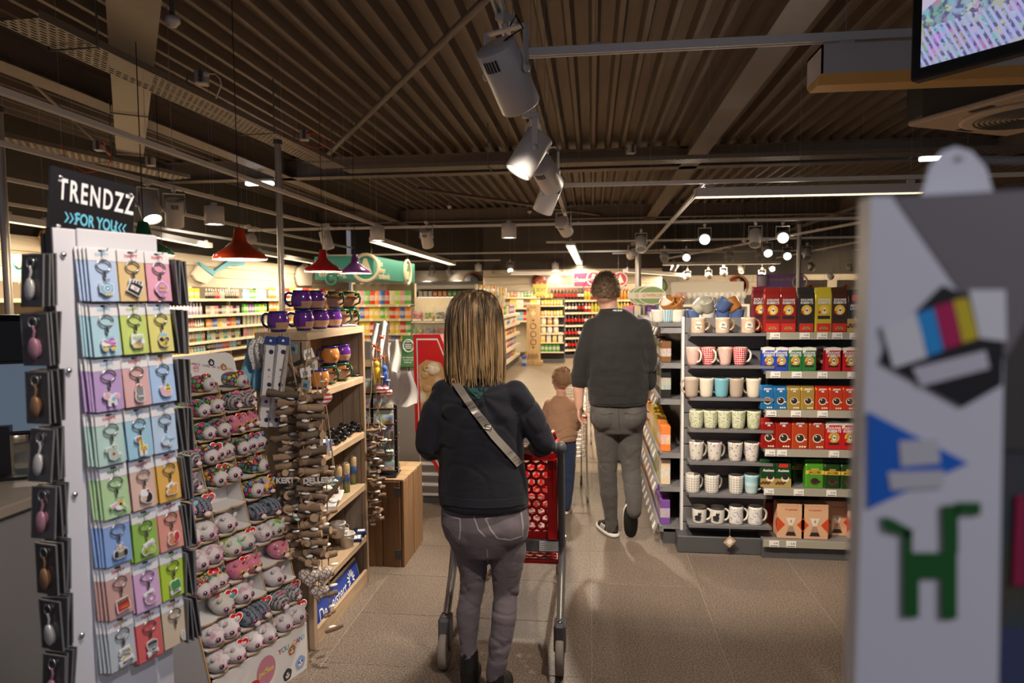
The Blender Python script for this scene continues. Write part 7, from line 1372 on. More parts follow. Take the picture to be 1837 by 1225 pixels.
# ---------------------------------------------------------------- wine glasses and displays behind the mugs
GY = 9.0; gxa, gxb = U(1210, 545, Y=GY).x, U(1345, 545, Y=GY).x; gz_ = U(1270, 546, Y=GY).z
t = thing('glass_shelf', 'white shelf carrying rows of stemmed glasses behind the stacked cups', 'shelf', (gxa, GY, 0)); MB().box(0, gxb - gxa, 0, .4, gz_ - .03, gz_).obj('board', white_metal, t); MB().box(0, gxb - gxa, .36, .4, 0, gz_ + .3).obj('back_panel', pm('glass_back', (.62, .57, .50), .6), t); MB().box(0, .03, 0, .36, 0, gz_ - .03).box(gxb - gxa - .03, gxb - gxa, 0, .36, 0, gz_ - .03).obj('upright', white_metal, t)
gl = G('clear_glass'); gl = gl.end((.92, .90, .88), .05, alpha=.45, spec=1.0); glp = G('pink_glass'); glp = glp.end((.75, .45, .42), .05, alpha=.5, spec=1.0)
gme = {k: MB().lathe([(.032, 0), (.034, .003), (.004, .008), (.004, .07), (.02, .08), (.034, .11), (.030, .16)], 12).mesh('wine_glass', [m_]) for k, m_ in (('clear', gl), ('pink', glp))}
for r in range(2):
 for i in range(13): k = 'pink' if i < 2 else 'clear'; x = gxa + .06 + i * (gxb - gxa - .12) / 12; tag(put(gme[k], 'wine_glass', None, (x, GY + .07 + r * .14, gz_), 0), f'{k} stemmed glass, {nth(i + 1)} from left in {["front", "back"][r]} row of the glass shelf', 'glass', f'{k} glasses, {["front", "back"][r]} row')
# greeting card spinner with oval signs
p = U(1152, 640, Y=6.9); t = thing('card_spinner', 'greeting card spinner with three oval paper shop signs on top', 'stand', (p.x, 6.9, 0)); MB().tube([(0, 0, 0), (0, 0, 1.72)], .02, 10).obj('post', dark_metal, t); MB().lathe([(.26, 0), (.26, .03), (.03, .05)], 20).obj('base', dark_metal, t)
for k in range(5): MB().box(-.2, .26, -.12, -.1, .55 + k * .21, .56 + k * .21).box(-.2, .26, .0, .02, .55 + k * .21, .74 + k * .21).obj('pocket_rail', chrome, t)
ov, ovw = pm('oval_green', (.26, .36, .14), .5), pm('oval_cream', (.76, .70, .56), .5); lo = pm('letter_rust', (.62, .20, .04), .6)
for k, dx in enumerate((-.07, -.035, .03)):
 s = thing('oval_sign', '', ''); s.parent = t; s.location = (dx + .05, -.14 - .012 * k, U(1165, 530, Y=6.8).z); n = 32
 for key in ('label', 'category'):
  if key in s: del s[key]
 MB().prism([(.135 * math.cos(a), .092 * math.sin(a)) for a in [2 * math.pi * i / n for i in range(n)]], -.003, .003).obj('rim', ovw, s); MB().prism([(.125 * math.cos(a), .082 * math.sin(a)) for a in [2 * math.pi * i / n for i in range(n)]], -.0045, -.003).obj('field', ov, s); MB().box(-.128, .128, -.006, -.0045, -.03, .03).obj('band', ovw, s); text('LE PAPERCLIP', lo, s, (0, -.0065, 0), size=.04, xs=.78, bold=.0008)
 MB().box(-.006, .006, 0, .01, -.2, -.08).obj('stem', dark_metal, s)
for k in range(5):
 for i in range(4):
  c = ['teal', 'white', 'red', 'green', 'pink', 'cream', 'purple', 'sky blue'][(k * 3 + i) % 8]; o = put(ME['flat pack'], 'greeting_card', None, (p.x - .15 + i * .115, 6.9 - .09, .562 + k * .21), (rr.random() - .5) * .2); o.scale = (.8, .3, 1.05); tag(o, f'{c} greeting card, {ORD[4 - k]} row of the card spinner, {["first", "second", "third", "last"][i]} from left', 'card', 'greeting cards on the spinner', None, PAL[c])
# ---------------------------------------------------------------- signs and decoration
teal, tealw = pm('sign_teal', (.032, .27, .24), .5), pm('sign_cream', (.72, .66, .50), .5)
c0 = U(670, 480, Y=12.0); t = thing('teal_sign', 'hanging teal box sign about everything within reach', 'sign', c0); hz = .215
MB().cbox(-1.12, 0, 0, 2.9, -hz, hz, .006).obj('box', teal, t)
def ring(par, x, y, z, r, mt, rz=0, w=.02, name='ring_emblem'): return put(MB().tube([(r * math.cos(k * .2094), 0, r * math.sin(k * .2094)) for k in range(30)], w, 6, closed=True).mesh(name, [mt]), name, par, (x, y, z), rz)
text('elke dag', tealw, t, (-.78, -.008, -.10), size=.16, bold=.002); ring(t, -.14, -.012, 0, .24, tealw, w=.035); MB().prism([(-.12, -.12), (.12, -.12), (.02, .17), (-.04, .17)], -.012, -.007, M=T(-.14)).obj('carton_print', tealw, t); ring(t, -.80, -.01, -.2, .10, teal)
for k, s in enumerate(('alles', 'binnen', 'handbereik')): text(s, tealw, t, (.008, .25, .09 - .115 * k), (math.pi / 2, 0, math.pi / 2), size=.16, align='LEFT', bold=.003)
ring(t, .012, 2.25, 0, .26, tealw, math.pi / 2, .03); MB().prism([(-.11, -.15), (.11, -.15), (.15, .02), (-.15, .02)], 0, .006, M=T(.012, 2.25, 0, rz=math.pi / 2)).obj('basket_print', tealw, t); MB().tube([(.014, 2.15, .02), (.014, 2.22, .17), (.014, 2.28, .17), (.014, 2.35, .02)], .012, 5).obj('basket_handle', tealw, t)
for x, y in ((-1, .3), (-.1, .2), (-.1, 2.7)): MB().tube([(x, y, hz), (x, y, 4.25 - c0.z)], .003, 4).obj('hanger_wire', wire_m, t)
mg = pm('sign_magenta', (.46, .02, .11), .5); p = U(1030, 502, Y=16.8); q_ = U(1124, 502, Y=16.8); t = thing('magenta_sign', 'hanging magenta sign reading cheers above the drinks', 'sign', p); Ls = q_.x - p.x
MB().cbox(0, Ls, 0, .05, -.165, .165, .006).obj('board', mg, t); text('cheers!', tealw, t, (.22, -.003, 0), size=.16, bold=.002); ring(t, Ls * .38, -.006, .03, .17, tealw, w=.02); ring(t, Ls * .88, -.006, 0, .17, tealw, w=.02); MB().add([(Ls * .88 - .09, -.004, -.08), (Ls * .88 + .09, -.004, -.08), (Ls * .88, -.004, .13)], [(0, 1, 2)]).box(Ls * .88 - .012, Ls * .88 + .012, -.004, 0, -.13, -.08).obj('tree_print', tealw, t)
text('avondklok', tealw, t, (Ls * .63, -.003, .08), size=.12); MB().lathe([(.0, .0), (.05, .07), (.045, .14)], 10, M=T(Ls * .38, -.008, 0)).box(Ls * .38 - .006, Ls * .38 + .006, -.01, -.004, -.08, .0).box(Ls * .38 - .04, Ls * .38 + .04, -.01, -.004, -.09, -.08).obj('glass_print', tealw, t); ring(t, .35, 0, -.15, .12, mg)
for x in (.2, Ls - .2): MB().tube([(x, .02, .165), (x, .02, 4.25 - p.z)], .003, 4).obj('hanger_wire', wire_m, t)
def roundsign(px, py, Y, r, rim, face, label, extra=None):
 p = U(px, py, Y=Y); t = thing('round_sign', label, 'sign', p); MB().lathe([(r, -.03), (r, .03), (r * .9, .035)], 32, M=T(rx=math.pi / 2)).obj('rim', rim, t); MB().lathe([(r * .88, .036), (0, .037)], 32, M=T(rx=math.pi / 2)).obj('face', face, t)
 if extra: extra(t, r)
 return t
def can_tab(t, r):
 for z in (.22, -.02): ring(t, 0, -.05, z * r, r * .16, pm('tab_grey', (.35, .34, .33), .4), w=.02)
 MB().cbox(-r * .14, r * .14, -.06, -.04, -.5 * r, -.2 * r, .02).obj('tab', pm('tab_grey', (.35,) * 3), t)
roundsign(848, 506, 21.7, .32, pm('rim_orange', (.70, .20, .08), .5), pm('can_white', (.85, .82, .78), .4), 'round white can lid sign with an orange rim on back planks', can_tab)
g = G('food_print'); k = g.voro(g.co('Object'), 5.5); kc = g.voro(g.co('Object'), 5.5, 'Color'); food = g.end(g.mix(g.ramp(k, [(.25, 1), (.4, 0)]), (.50, .14, .07), (.80, .72, .62)), .5)
roundsign(967, 504, 19.75, .24, pm('rim_violet', (.45, .25, .5), .5), food, 'round food picture sign above the yellow header box'); roundsign(1322, 512, 24.4, .36, food, food, 'round picture sign of eggs on the right planks'); roundsign(1184, 513, 24.4, .30, pm('cap_rim', (.78, .74, .62), .5), pm('cap_green_white', (.72, .72, .62), .5), 'round white bottle cap sign with a green ring', lambda t, r: (ring(t, 0, -.05, 0, r * .65, pm('print_green', (.2, .5, .15)), w=.025), MB().add([(-.08, -.05, -.1), (.12, -.05, -.08), (.08, -.05, .12)], [(0, 1, 2)]).obj('leaf_print', pm('print_green', (.2, .5, .15)), t)))
lil = pm('sign_lilac', (.38, .22, .56), .5); p = U(1358, 504, Y=15.5); q_ = U(1442, 504, Y=15.5); t = thing('lilac_sign', 'hanging lilac sign behind the coffee bags', 'sign', p); MB().cbox(0, q_.x - p.x, 0, .05, -.15, .15, .005).obj('board', lil, t); ring(t, (q_.x - p.x) * .92, -.01, -.03, .15, tealw, w=.02); text('schoon en fris', tealw, t, (.45, -.003, .03), size=.1)
MB().lathe([(.1, -.12), (.11, .1), (.09, .12)], 12, M=T(.12, -.02, 0)).obj('bottle_print', pm('lilac_pale', (.6, .52, .70), .4), t)
for x in (.2, .8): MB().tube([(x, .02, .15), (x, .02, 4.25 - p.z)], .003, 4).obj('hanger_wire', wire_m, t)
for px0, px1, l in ((1440, 1484, 'framed poster with olives above the brown coffee bag'), (1502, 1549, 'framed poster with herbs beside the foreground box')):
 a, b = U(px0, 513, Y=18), U(px1, 513, Y=18); t = thing('framed_poster', l, 'poster', ((a.x + b.x) / 2, 18, a.z)); w_ = (b.x - a.x) / 2; MB().box(-w_, w_, 0, .04, -.15, .15).obj('frame', dark_metal, t); MB().box(-w_ + .02, w_ - .02, -.005, 0, -.13, .13).obj('print', pm('poster_cream', (.66, .62, .52), .5), t); text('lekker &', lo, t, (.06, -.006, .03), size=.1)
 for k, c in enumerate(('green', 'red', 'gold')): MB().ell((-w_ * .6 + k * .07, -.006, -.05 + .04 * (k % 2)), .05, .004, .04, 8, 6).obj('food_print', pm('poster_' + c, PAL[c]), t)
 for s in (-1, 1): MB().tube([(s * w_ * .8, .02, .15), (s * w_ * .8, .02, 4.25 - a.z)], .003, 4).obj('hanger_wire', wire_m, t)
# shapes mounted on the left planks (seen at an angle)
def lw(px, py, X=-7.9): return U(px, py, X=X)
def wallshape(pts, mt, label, name, X=-7.9, th=.05):
 P = [lw(*p_, X) for p_ in pts]; c = sum(P, V()) / len(P); m = MB(); m.prism([(p_.y - c.y, p_.z - c.z) for p_ in P], -th, 0, M=T(rz=math.pi / 2)); return tag(m.obj(name, mt, None, (c.x, c.y, c.z)), label, 'wall decoration')
br = wallshape([(354, 470), (358, 480), (380, 495), (384, 488), (412, 476), (434, 476), (437, 470), (405, 468), (381, 486)], pm('brush_blue', (.10, .42, .58), .5), 'large blue toothbrush handle cut-out on the left planks', 'brush_cutout')
wallshape([(352, 476), (342, 492), (350, 503), (366, 509), (379, 497)], pm('bristle_white', (.80, .76, .66), .7, 0, .06, 40), 'white bristle part of the toothbrush cut-out', 'bristle_cutout')
wallshape([(546, 470), (532, 480), (529, 497), (533, 512), (556, 512), (558, 488)], pm('shape_white', (.84, .80, .72), .5), 'white bottle shaped cut-out behind the dark red pendant', 'bottle_cutout'); wallshape([(68, 424), (72, 413), (84, 409), (92, 414), (92, 440), (80, 444)], pm('board_orange', (.70, .42, .16), .5), 'orange skateboard cut-out on the planks at the left', 'skateboard_cutout')
t = wallshape([(17, 456), (46, 458), (46, 497), (17, 497)], pm('poster_teal', (.10, .42, .36), .5), 'teal pharmacy poster at the left edge', 'wall_poster', -7.3, .01); c = t.location; MB().ell((.02, 0, .06), .004, .09, .09, 6, 12).obj('round_print', tealw, t); text('regionale', tealw, t, (.012, 0, -.1), (math.pi / 2, 0, math.pi / 2), size=.09); text('hulpjes', tealw, t, (.012, 0, -.18), (math.pi / 2, 0, math.pi / 2), size=.09)
# pendant lamps
def pendant(px, py, Y, s, col, label, ztop=4.25):
 p = U(px, py, Y=Y); t = thing('pendant_lamp', label, 'lamp', p, 0, None); r = .225 * s; c = pm('enamel_' + '_'.join(str(int(v * 100)) for v in col), col, .18, coat=.6); inn = pm('enamel_white', (.85, .80, .68), .5)
 sh = MB().lathe([(r, -.10 * s), (r * 1.01, -.085 * s), (r * .9, -.05 * s), (r * .55, .0), (r * .36, .04 * s), (r * .28, .055 * s), (r * .24, .10 * s), (r * .17, .17 * s), (r * .15, .175 * s), (0, .178 * s)], 36, cap=False).obj('shade', c, t); MB().lathe([(r * .985, -.10 * s), (r * .87, -.06 * s), (r * .5, -.012 * s), (0, .01 * s)], 30, cap=False).obj('inner_shade', inn, sh)
 MB().ell((0, 0, -.055 * s), .035 * s, .035 * s, .045 * s, 12, 8).obj('bulb', glow('bulb_warm', (1, .78, .42), 12), t); MB().tube([(0, 0, .178 * s), (0, 0, ztop - p.z)], .004, 6).obj('cord', black_pl, t)
 l = bpy.data.lights.new('bulb_light', 'POINT'); l.energy = 12 * LAMP; l.color = WARM; l.shadow_soft_size = .04; o = bpy.data.objects.new('bulb_light', l); COL.objects.link(o); o.location = p - V((0, 0, .12 * s))
pendant(430, 445, 5.7, 1.02, (.58, .055, .015), 'largest orange red pendant lamp left of the steel pole'); pendant(579, 473, 8.1, 1.0, (.40, .012, .015), 'dark red pendant lamp right of the steel pole'); pendant(637, 478, 9.3, .98, (.13, .045, .20), 'purple pendant lamp in front of the teal sign')
pendant(292, 488, 7.6, 1.0, (.40, .03, .02), 'dark red pendant lamp mostly hidden behind the key ring spinner'); pendant(258, 436, 5.2, 1.0, (.02, .16, .07), 'dark green pendant lamp peeking out behind the black header sign')
# ---------------------------------------------------------------- screen, hanging box in the foreground
b = U(1640, 147, Y=2.5); t = thing('ceiling_screen', 'large black framed screen showing a flower shop at the upper right', 'screen', b, math.radians(-50.5))
MB().cbox(-.005, 1.05, -.02, .03, -.002, .62, .006).obj('bezel', black_pl, t); MB().box(.3, .7, .03, .09, .1, .5).tube([(.5, .06, .5), (.5, .06, 1.78)], .025, 8).obj('mount', dark_metal, t)
g = G('flower_video'); v = g.co('Object'); k = g.voro(v, 26, 'Color'); k2 = g.voro(v, 9, 'Color'); n = g.noise(v, 45, 3); x, y, z = g.xyz(v); c = g.mix(.45, g.hsv(k, .5, 1.4, .9), g.hsv(k2, .5, .9, .9)); c = g.mix(g.ramp(n, [(.42, 1), (.52, 0)]), c, (.03, .03, .05)); wv = g.m('SINE', g.m('MULTIPLY', g.m('ADD', x, g.m('MULTIPLY', z, .5)), 330.)); lo_ = g.m('MULTIPLY', g.m('LESS_THAN', z, .16), g.m('GREATER_THAN', wv, .0)); c = g.mix(lo_, c, (.55, .55, .85)); di = g.m('LESS_THAN', g.m('ABSOLUTE', g.m('ADD', g.m('SUBTRACT', z, .22), g.m('MULTIPLY', x, -.55))), .022); c = g.mix(di, c, (.75, .68, .75)); c = g.mix(.30, c, (.42, .40, .85)); vid = g.end((0, 0, 0), .2, emit=c, es=.75)
MB().box(.03, 1.02, -.0225, -.0205, .035, .59).obj('display', vid, t)
BY = .42; bxw = pm('box_white', (.74, .73, .78), .4, 0, .02)
def bp(px, py, y=BY): p = U(px, py, Y=y); return V((p.x, y, p.z))
tl, tr, bl_, brr = bp(1562, 352), bp(1806, 352), bp(1532, 1290), bp(1790, 1290); o0 = bp(1680, 700)
t = thing('hanging_toy_box', 'blurred white toy box with a hang tab in the right foreground', 'toy box', o0)
def fp(pts, dy, th, name, mt): P = [bp(*q_) - o0 for q_ in pts]; return MB().prism([(q_.x, q_.z) for q_ in P], dy - th, dy).obj(name, mt, t)
f = MB().prism([((q_ - o0).x, (q_ - o0).z) for q_ in (bl_, brr, tr, tl)], 0, .018).obj('carton', bxw, t)
P = [bp(*q_) - o0 for q_ in [(1672, 352), (1690, 290), (1712, 262), (1738, 253), (1768, 262), (1795, 292), (1812, 352)]]; MB().prism([(q_.x, q_.z) for q_ in P], .014, .016).obj('hang_tab', bxw, t)
fp([(1604, 353), (1850, 340), (1850, 560), (1804, 640)], 0, .0008, 'grey_print', pm('box_grey', (.20, .17, .18), .5)); fp([(1592, 610), (1690, 512), (1800, 560), (1795, 690), (1725, 730), (1578, 650)], -.0008, .0006, 'logo_field', pm('logo_black', (.012, .01, .012), .5))
for pts, c, nm in (([(1580, 585), (1640, 560), (1662, 640), (1600, 660)], (.80, .78, .80), 'white'), ([(1642, 562), (1672, 552), (1690, 628), (1660, 640)], (.02, .32, .75), 'cyan'), ([(1673, 550), (1706, 540), (1722, 616), (1692, 626)], (.50, .01, .10), 'magenta'), ([(1707, 538), (1734, 534), (1752, 606), (1724, 615)], (.68, .52, .02), 'yellow'), ([(1735, 520), (1800, 520), (1802, 612), (1754, 606)], (.80, .78, .80), 'white'), ([(1634, 660), (1765, 628), (1772, 660), (1650, 692)], (.66, .62, .68), 'pale')): fp(pts, -.0014, .0006, f'{nm}_stripe', pm('logo_' + nm, c, .5))
fp([(1556, 738), (1735, 830), (1556, 912)], -.0008, .0006, 'blue_triangle', pm('logo_blue', (.01, .14, .62), .5))
for pts in ([(1610, 790), (1680, 786), (1684, 830), (1614, 836)], [(1590, 845), (1690, 842), (1692, 872), (1596, 878)]): fp(pts, -.0014, .0005, 'pale_lettering', pm('letter_pale', (.62, .60, .62), .5))
gb = pm('brick_green', (.012, .11, .02), .4)
for i, pts in enumerate(([(1618, 990), (1714, 990), (1714, 1036), (1618, 1036)], [(1618, 1036), (1646, 1036), (1646, 1105), (1618, 1105)], [(1686, 1036), (1714, 1036), (1714, 1108), (1686, 1108)], [(1688, 905), (1716, 905), (1716, 990), (1690, 990)], [(1712, 900), (1756, 900), (1756, 922), (1712, 922)], [(1618, 950), (1634, 950), (1634, 990), (1618, 990)], [(1580, 925), (1600, 930), (1636, 950), (1630, 962), (1585, 950)])): fp(pts, -.0014, .0006, 'brick_animal_print', gb)
side = G('side_photo'); v = side.co('Object'); n = side.noise(v, 14, 3, out=1); side = side.end(side.mix(.75, side.hsv(n, .5, 1.6, .35), (.02, .02, .035)), .4)
e0, e1 = bp(1806, 352) - o0, bp(1790, 1290) - o0; MB().add([(e0.x + .0004, 0, e0.z), (e1.x + .0004, 0, e1.z), (e1.x + .0004, .018, e1.z), (e0.x + .0004, .018, e0.z)], [(0, 1, 2, 3)]).obj('side_print', side, t)
h0 = bp(1740, 275); st_ = thing('peg_stand', 'dark peg stand post holding the white toy box at the right edge', 'stand', (.62, BY + .12, 0)); MB().cbox(-.02, .3, 0, .04, 0, 1.76).obj('post', pm('stand_dark', (.03, .03, .035), .6), st_); MB().tube([(0, .0, h0.z), (h0.x - .62 + .01, -.10, h0.z), (h0.x - .62, -.107, h0.z)], .0018, 6).obj('hook', chrome, st_)
o = thing('toy_package', 'dark toy package partly visible behind the white toy box', 'toy box', (h0.x + .10, BY + .05, 1.30)); MB().cbox(-.055, .2, 0, .09, 0, .42, .003).obj('carton', side, o)
for pts, c in (((-.05, .05, .25, .36), (.06, .055, .05)), ((-.04, .1, .16, .22), (.30, .01, .06)), ((-.05, .1, .04, .13), (.05, .06, .14))): MB().box(pts[0], pts[1], -.002, 0, pts[2], pts[3]).obj('picture', pm('toy_pic_%d' % int(c[0] * 100), c, .5), o)
# ---------------------------------------------------------------- shopping carts
from mathutils.bvhtree import BVHTree
cred = pm('cart_red', (.50, .008, .010), .32, 0, .04, coat=.2); cgrey = pm('cart_grey', (.11, .11, .12), .45, 0, .06); tyre = pm('tyre_grey', (.30, .26, .22), .7, 0, .15, 40); tubem = pm('cart_tube', (.46, .44, .42), .3, .7)
def hexpanel(P, cell, t=.005, rim=.014):
 """honeycomb grille stretched over four corners (u along the bottom, v up)"""
 P = [V(p) for p in P]; f = lambda u, v: P[0] * (1 - u) * (1 - v) + P[1] * u * (1 - v) + P[2] * u * v + P[3] * (1 - u) * v
 w, h = (P[1] - P[0]).length, (P[3] - P[0]).length; n = (P[1] - P[0]).cross(P[3] - P[0]).normalized() * t; m = MB(); R = cell / math.sqrt(3); j = 0; y = R
 while y < h:
  x = cell / 2 * (1 + j % 2)
  while x < w:
   O = [(x + R * 1.02 * math.sin(k * math.pi / 3), y + R * 1.02 * math.cos(k * math.pi / 3)) for k in range(6)]; I = [(x + R * .70 * math.sin(k * math.pi / 3), y + R * .70 * math.cos(k * math.pi / 3)) for k in range(6)]
   c = lambda a: f(min(max(a[0] / w, 0), 1), min(max(a[1] / h, 0), 1)); vs = [c(a) for a in O + I]; vs += [a + n for a in vs]
   m.add(vs, [(k, (k + 1) % 6, 6 + (k + 1) % 6, 6 + k) for k in range(6)] + [(12 + k, 18 + k, 18 + (k + 1) % 6, 12 + (k + 1) % 6) for k in range(6)] + [(6 + k, 6 + (k + 1) % 6, 18 + (k + 1) % 6, 18 + k) for k in range(6)]); x += cell
  y += R * 1.5; j += 1
 m.tube([f(0, 0), f(1, 0), f(1, 1), f(0, 1)], rim, 6, closed=True, sm=False); return m
def wheel(t, x, y, r, w=.028, fork=True, tm=tyre):
 m = MB().lathe([(r * .62, -w / 2), (r * .94, -w / 2), (r, -w * .3), (r, w * .3), (r * .94, w / 2), (r * .62, w / 2)], 24, M=T(x, y, r, 0, math.pi / 2)); o = m.obj('wheel', tm, t); MB().lathe([(r * .63, -w * .42), (r * .63, w * .42), (r * .2, w * .5), (0, w * .5)], 16, M=T(x, y, r, 0, math.pi / 2)).lathe([(0, -w * .5), (r * .2, -w * .5), (r * .63, -w * .42)], 16, M=T(x, y, r, 0, math.pi / 2)).obj('hub', cgrey, o); return o
L0, L1 = -.655, -.14; CM_ = (L0 + L1) / 2; HY_, HZ_ = 2.99, .985
ct2 = thing('shopping_cart', 'red and grey shopping cart pushed by the woman', 'shopping cart', (CM_, 3.2, 0)); q0 = -V((CM_, 3.2, 0))
def cp(mb, nm, mt): mb.v = [tuple(V(v) + q0) for v in mb.v]; return mb.obj(nm, mt, ct2)
cp(MB().tube([(L0, HY_, HZ_), (L1, HY_, HZ_)], .017, 14), 'handle', cgrey)
for x in (L0, L1):
 cp(MB().tube([(x - .03 * (1 if x == L1 else -1), HY_, HZ_), (x, HY_, HZ_)], .026, 14).ell((x, HY_, HZ_), .027, .03, .03, 12, 8), 'handle_grip', cgrey)
 cp(MB().tube([(x, HY_, HZ_), (x, 3.05, .90), (x, 3.10, .55), (x, 3.11, .50)], .017, 8, flat=1.7), 'side_post', cgrey)
 cp(MB().tube([(x, 3.11, .54), (x, 3.12, .46), (x, 3.06, .36), (x, 2.95, .25), (x, 2.905, .20)], [.02, .02, .019, .018, .018], 10), 'leg', tubem)
 cp(MB().cbox(x - .026, x + .026, 2.85, 2.95, .10, .235, .012), 'wheel_housing', cgrey); cp(MB().ell((x, 2.88, .237), .012, .012, .006, 10, 6), 'bolt', chrome)
 wheel(ct2, (V((x, 2.885, 0)) + q0).x, (V((x, 2.885, 0)) + q0).y, .088, .036)
for x in (L0 + .06, L1 - .06): wheel(ct2, (V((x, 4.0, 0)) + q0).x, (V((x, 4.0, 0)) + q0).y, .06); cp(MB().cbox(x - .02, x + .02, 3.97, 4.03, .10, .17, .006).tube([(x, 4.0, .16), (x, 3.6, .38), (x, 3.15, .5)], .013, 8), 'front_fork', cgrey)
a, b = L0 + .04, L1 - .03; rb, rt_ = (3.115, .53), (3.06, .945); fb, ft = (3.80, .58), (3.86, .84)
mid = (a + b) / 2
for u0, u1 in ((a, mid - .02), (mid + .02, b)): cp(hexpanel([(u0 + .01, rb[0], rb[1]), (u1 - .01, rb[0], rb[1]), (u1, rt_[0], rt_[1] - .03), (u0, rt_[0], rt_[1] - .03)], .042, .006), 'rear_grille', cred)
cp(MB().cbox(a, b, 3.05, 3.07, .915, .95, .005).cbox(mid - .022, mid + .022, 3.085, 3.1, .53, .93, .004).cbox(b - .035, b + .012, 3.075, 3.09, .53, .93, .004).cbox(a - .012, a + .035, 3.075, 3.09, .53, .93, .004).cbox(a, b, 3.105, 3.125, .515, .56, .004), 'rear_frame', cred)
for x, s in ((a, 1), (b, -1)): cp(hexpanel([(x, rb[0], rb[1]), (x + s * .05, fb[0], fb[1]), (x + s * .03, ft[0], ft[1]), (x, rt_[0], rt_[1])], .055, .005), 'side_grille', cred)
cp(hexpanel([(a + .05, fb[0], fb[1]), (b - .05, fb[0], fb[1]), (b - .03, ft[0], ft[1]), (a + .03, ft[0], ft[1])], .055), 'front_grille', cred); cp(hexpanel([(a, rb[0], rb[1]), (b, rb[0], rb[1]), (b - .05, fb[0], fb[1]), (a + .05, fb[0], fb[1])], .055), 'bottom_grille', cred)
cp(hexpanel([(a + .01, 3.14, .405), (b + .01, 3.14, .405), (b - .03, 3.55, .40), (a + .05, 3.55, .40)], .045, .008), 'lower_tray', cred)
cp(MB().cbox(L0, L1, 3.09, 3.115, .465, .525, .004), 'crossbar', cgrey); lb = cp(MB().cbox(L1 - .105, L1 - .015, 3.0865, 3.09, .472, .52, .001), 'sticker', white_pl)
for k in range(4): cp(MB().box(L1 - .10, L1 - .03 - .01 * (k % 2), 3.0858, 3.0866, .511 - k * .010, .514 - k * .010), 'sticker_line', pm('grey_print', (.45, .42, .42)))
cp(MB().cbox(a + .02, b - .0, 3.13, 3.15, .93, 1.03, .004), 'seat_flap', pm('flap_grey', (.30, .29, .33), .5)); cp(MB().tube([(b - .05, 3.06, .94), (b - .03, 3.06, 1.02), (b - .01, 3.1, 1.035), (b, 3.12, 1.0)], .011, 8), 'latch', cred)
cp(MB().cbox(mid + .10, mid + .2, 3.3, 3.5, .62, .84, .004), 'liner', white_pl) if False else None
# child size chrome cart
def minicart(X0, Y0, label, s=1.0):
 t = thing('child_cart', label, 'shopping cart', (X0, Y0, 0)); w = .17
 MB().tube([(-w, 0, .70), (w, 0, .70)], .013, 10).obj('handle', red_gloss, t)
 for x in (-w, w):
  MB().tube([(x, 0, .70), (x, .04, .66), (x, .10, .40), (x, .12, .34), (x * 1.02, .05, .20), (x * 1.05, .03, .12)], .008, 8).obj('leg', chrome, t); MB().cbox(x * 1.05 - .012, x * 1.05 + .012, .01, .05, .07, .13, .003).obj('fork', chrome, t); wheel(t, x * 1.05, .03, .045, .02); wheel(t, x * .7, .55, .04, .02); MB().tube([(x, .12, .34), (x * .7, .55, .30), (x * .7, .55, .06)], .007, 6).obj('side_tube', chrome, t)
 m = MB()
 for k in range(8): z = .36 + k * .035; m.tube([(-w, .08, z), (w, .08, z), (w * .8, .6, z + .02), (-w * .8, .6, z + .02)], .0028, 4, closed=True)
 for k in range(9): x = -w + k * w / 4; m.tube([(x, .08, .63), (x, .1, .36), (x * .8, .58, .38), (x * .8, .6, .64)], .0022, 4)
 for k in range(6): y = .1 + k * .09; m.tube([(-w, y, .63), (-w, y, .36), (w, y, .36), (w, y, .63)], .0022, 4)
 stuff(m.obj('wire_basket', chrome, t)); MB().tube([(w, .02, .66), (w, .02, 1.13)], .006, 6).obj('flag_pole', white_pl, t); return t
pmc = U(1052, 748, Y=5.42); minicart(pmc.x - .17, 5.42, 'small chrome child cart with a red handle in front of the boy'); pm2 = U(1040, 704, Y=7.6); minicart(pm2.x - .05, 7.6, 'second small chrome cart further down the aisle')
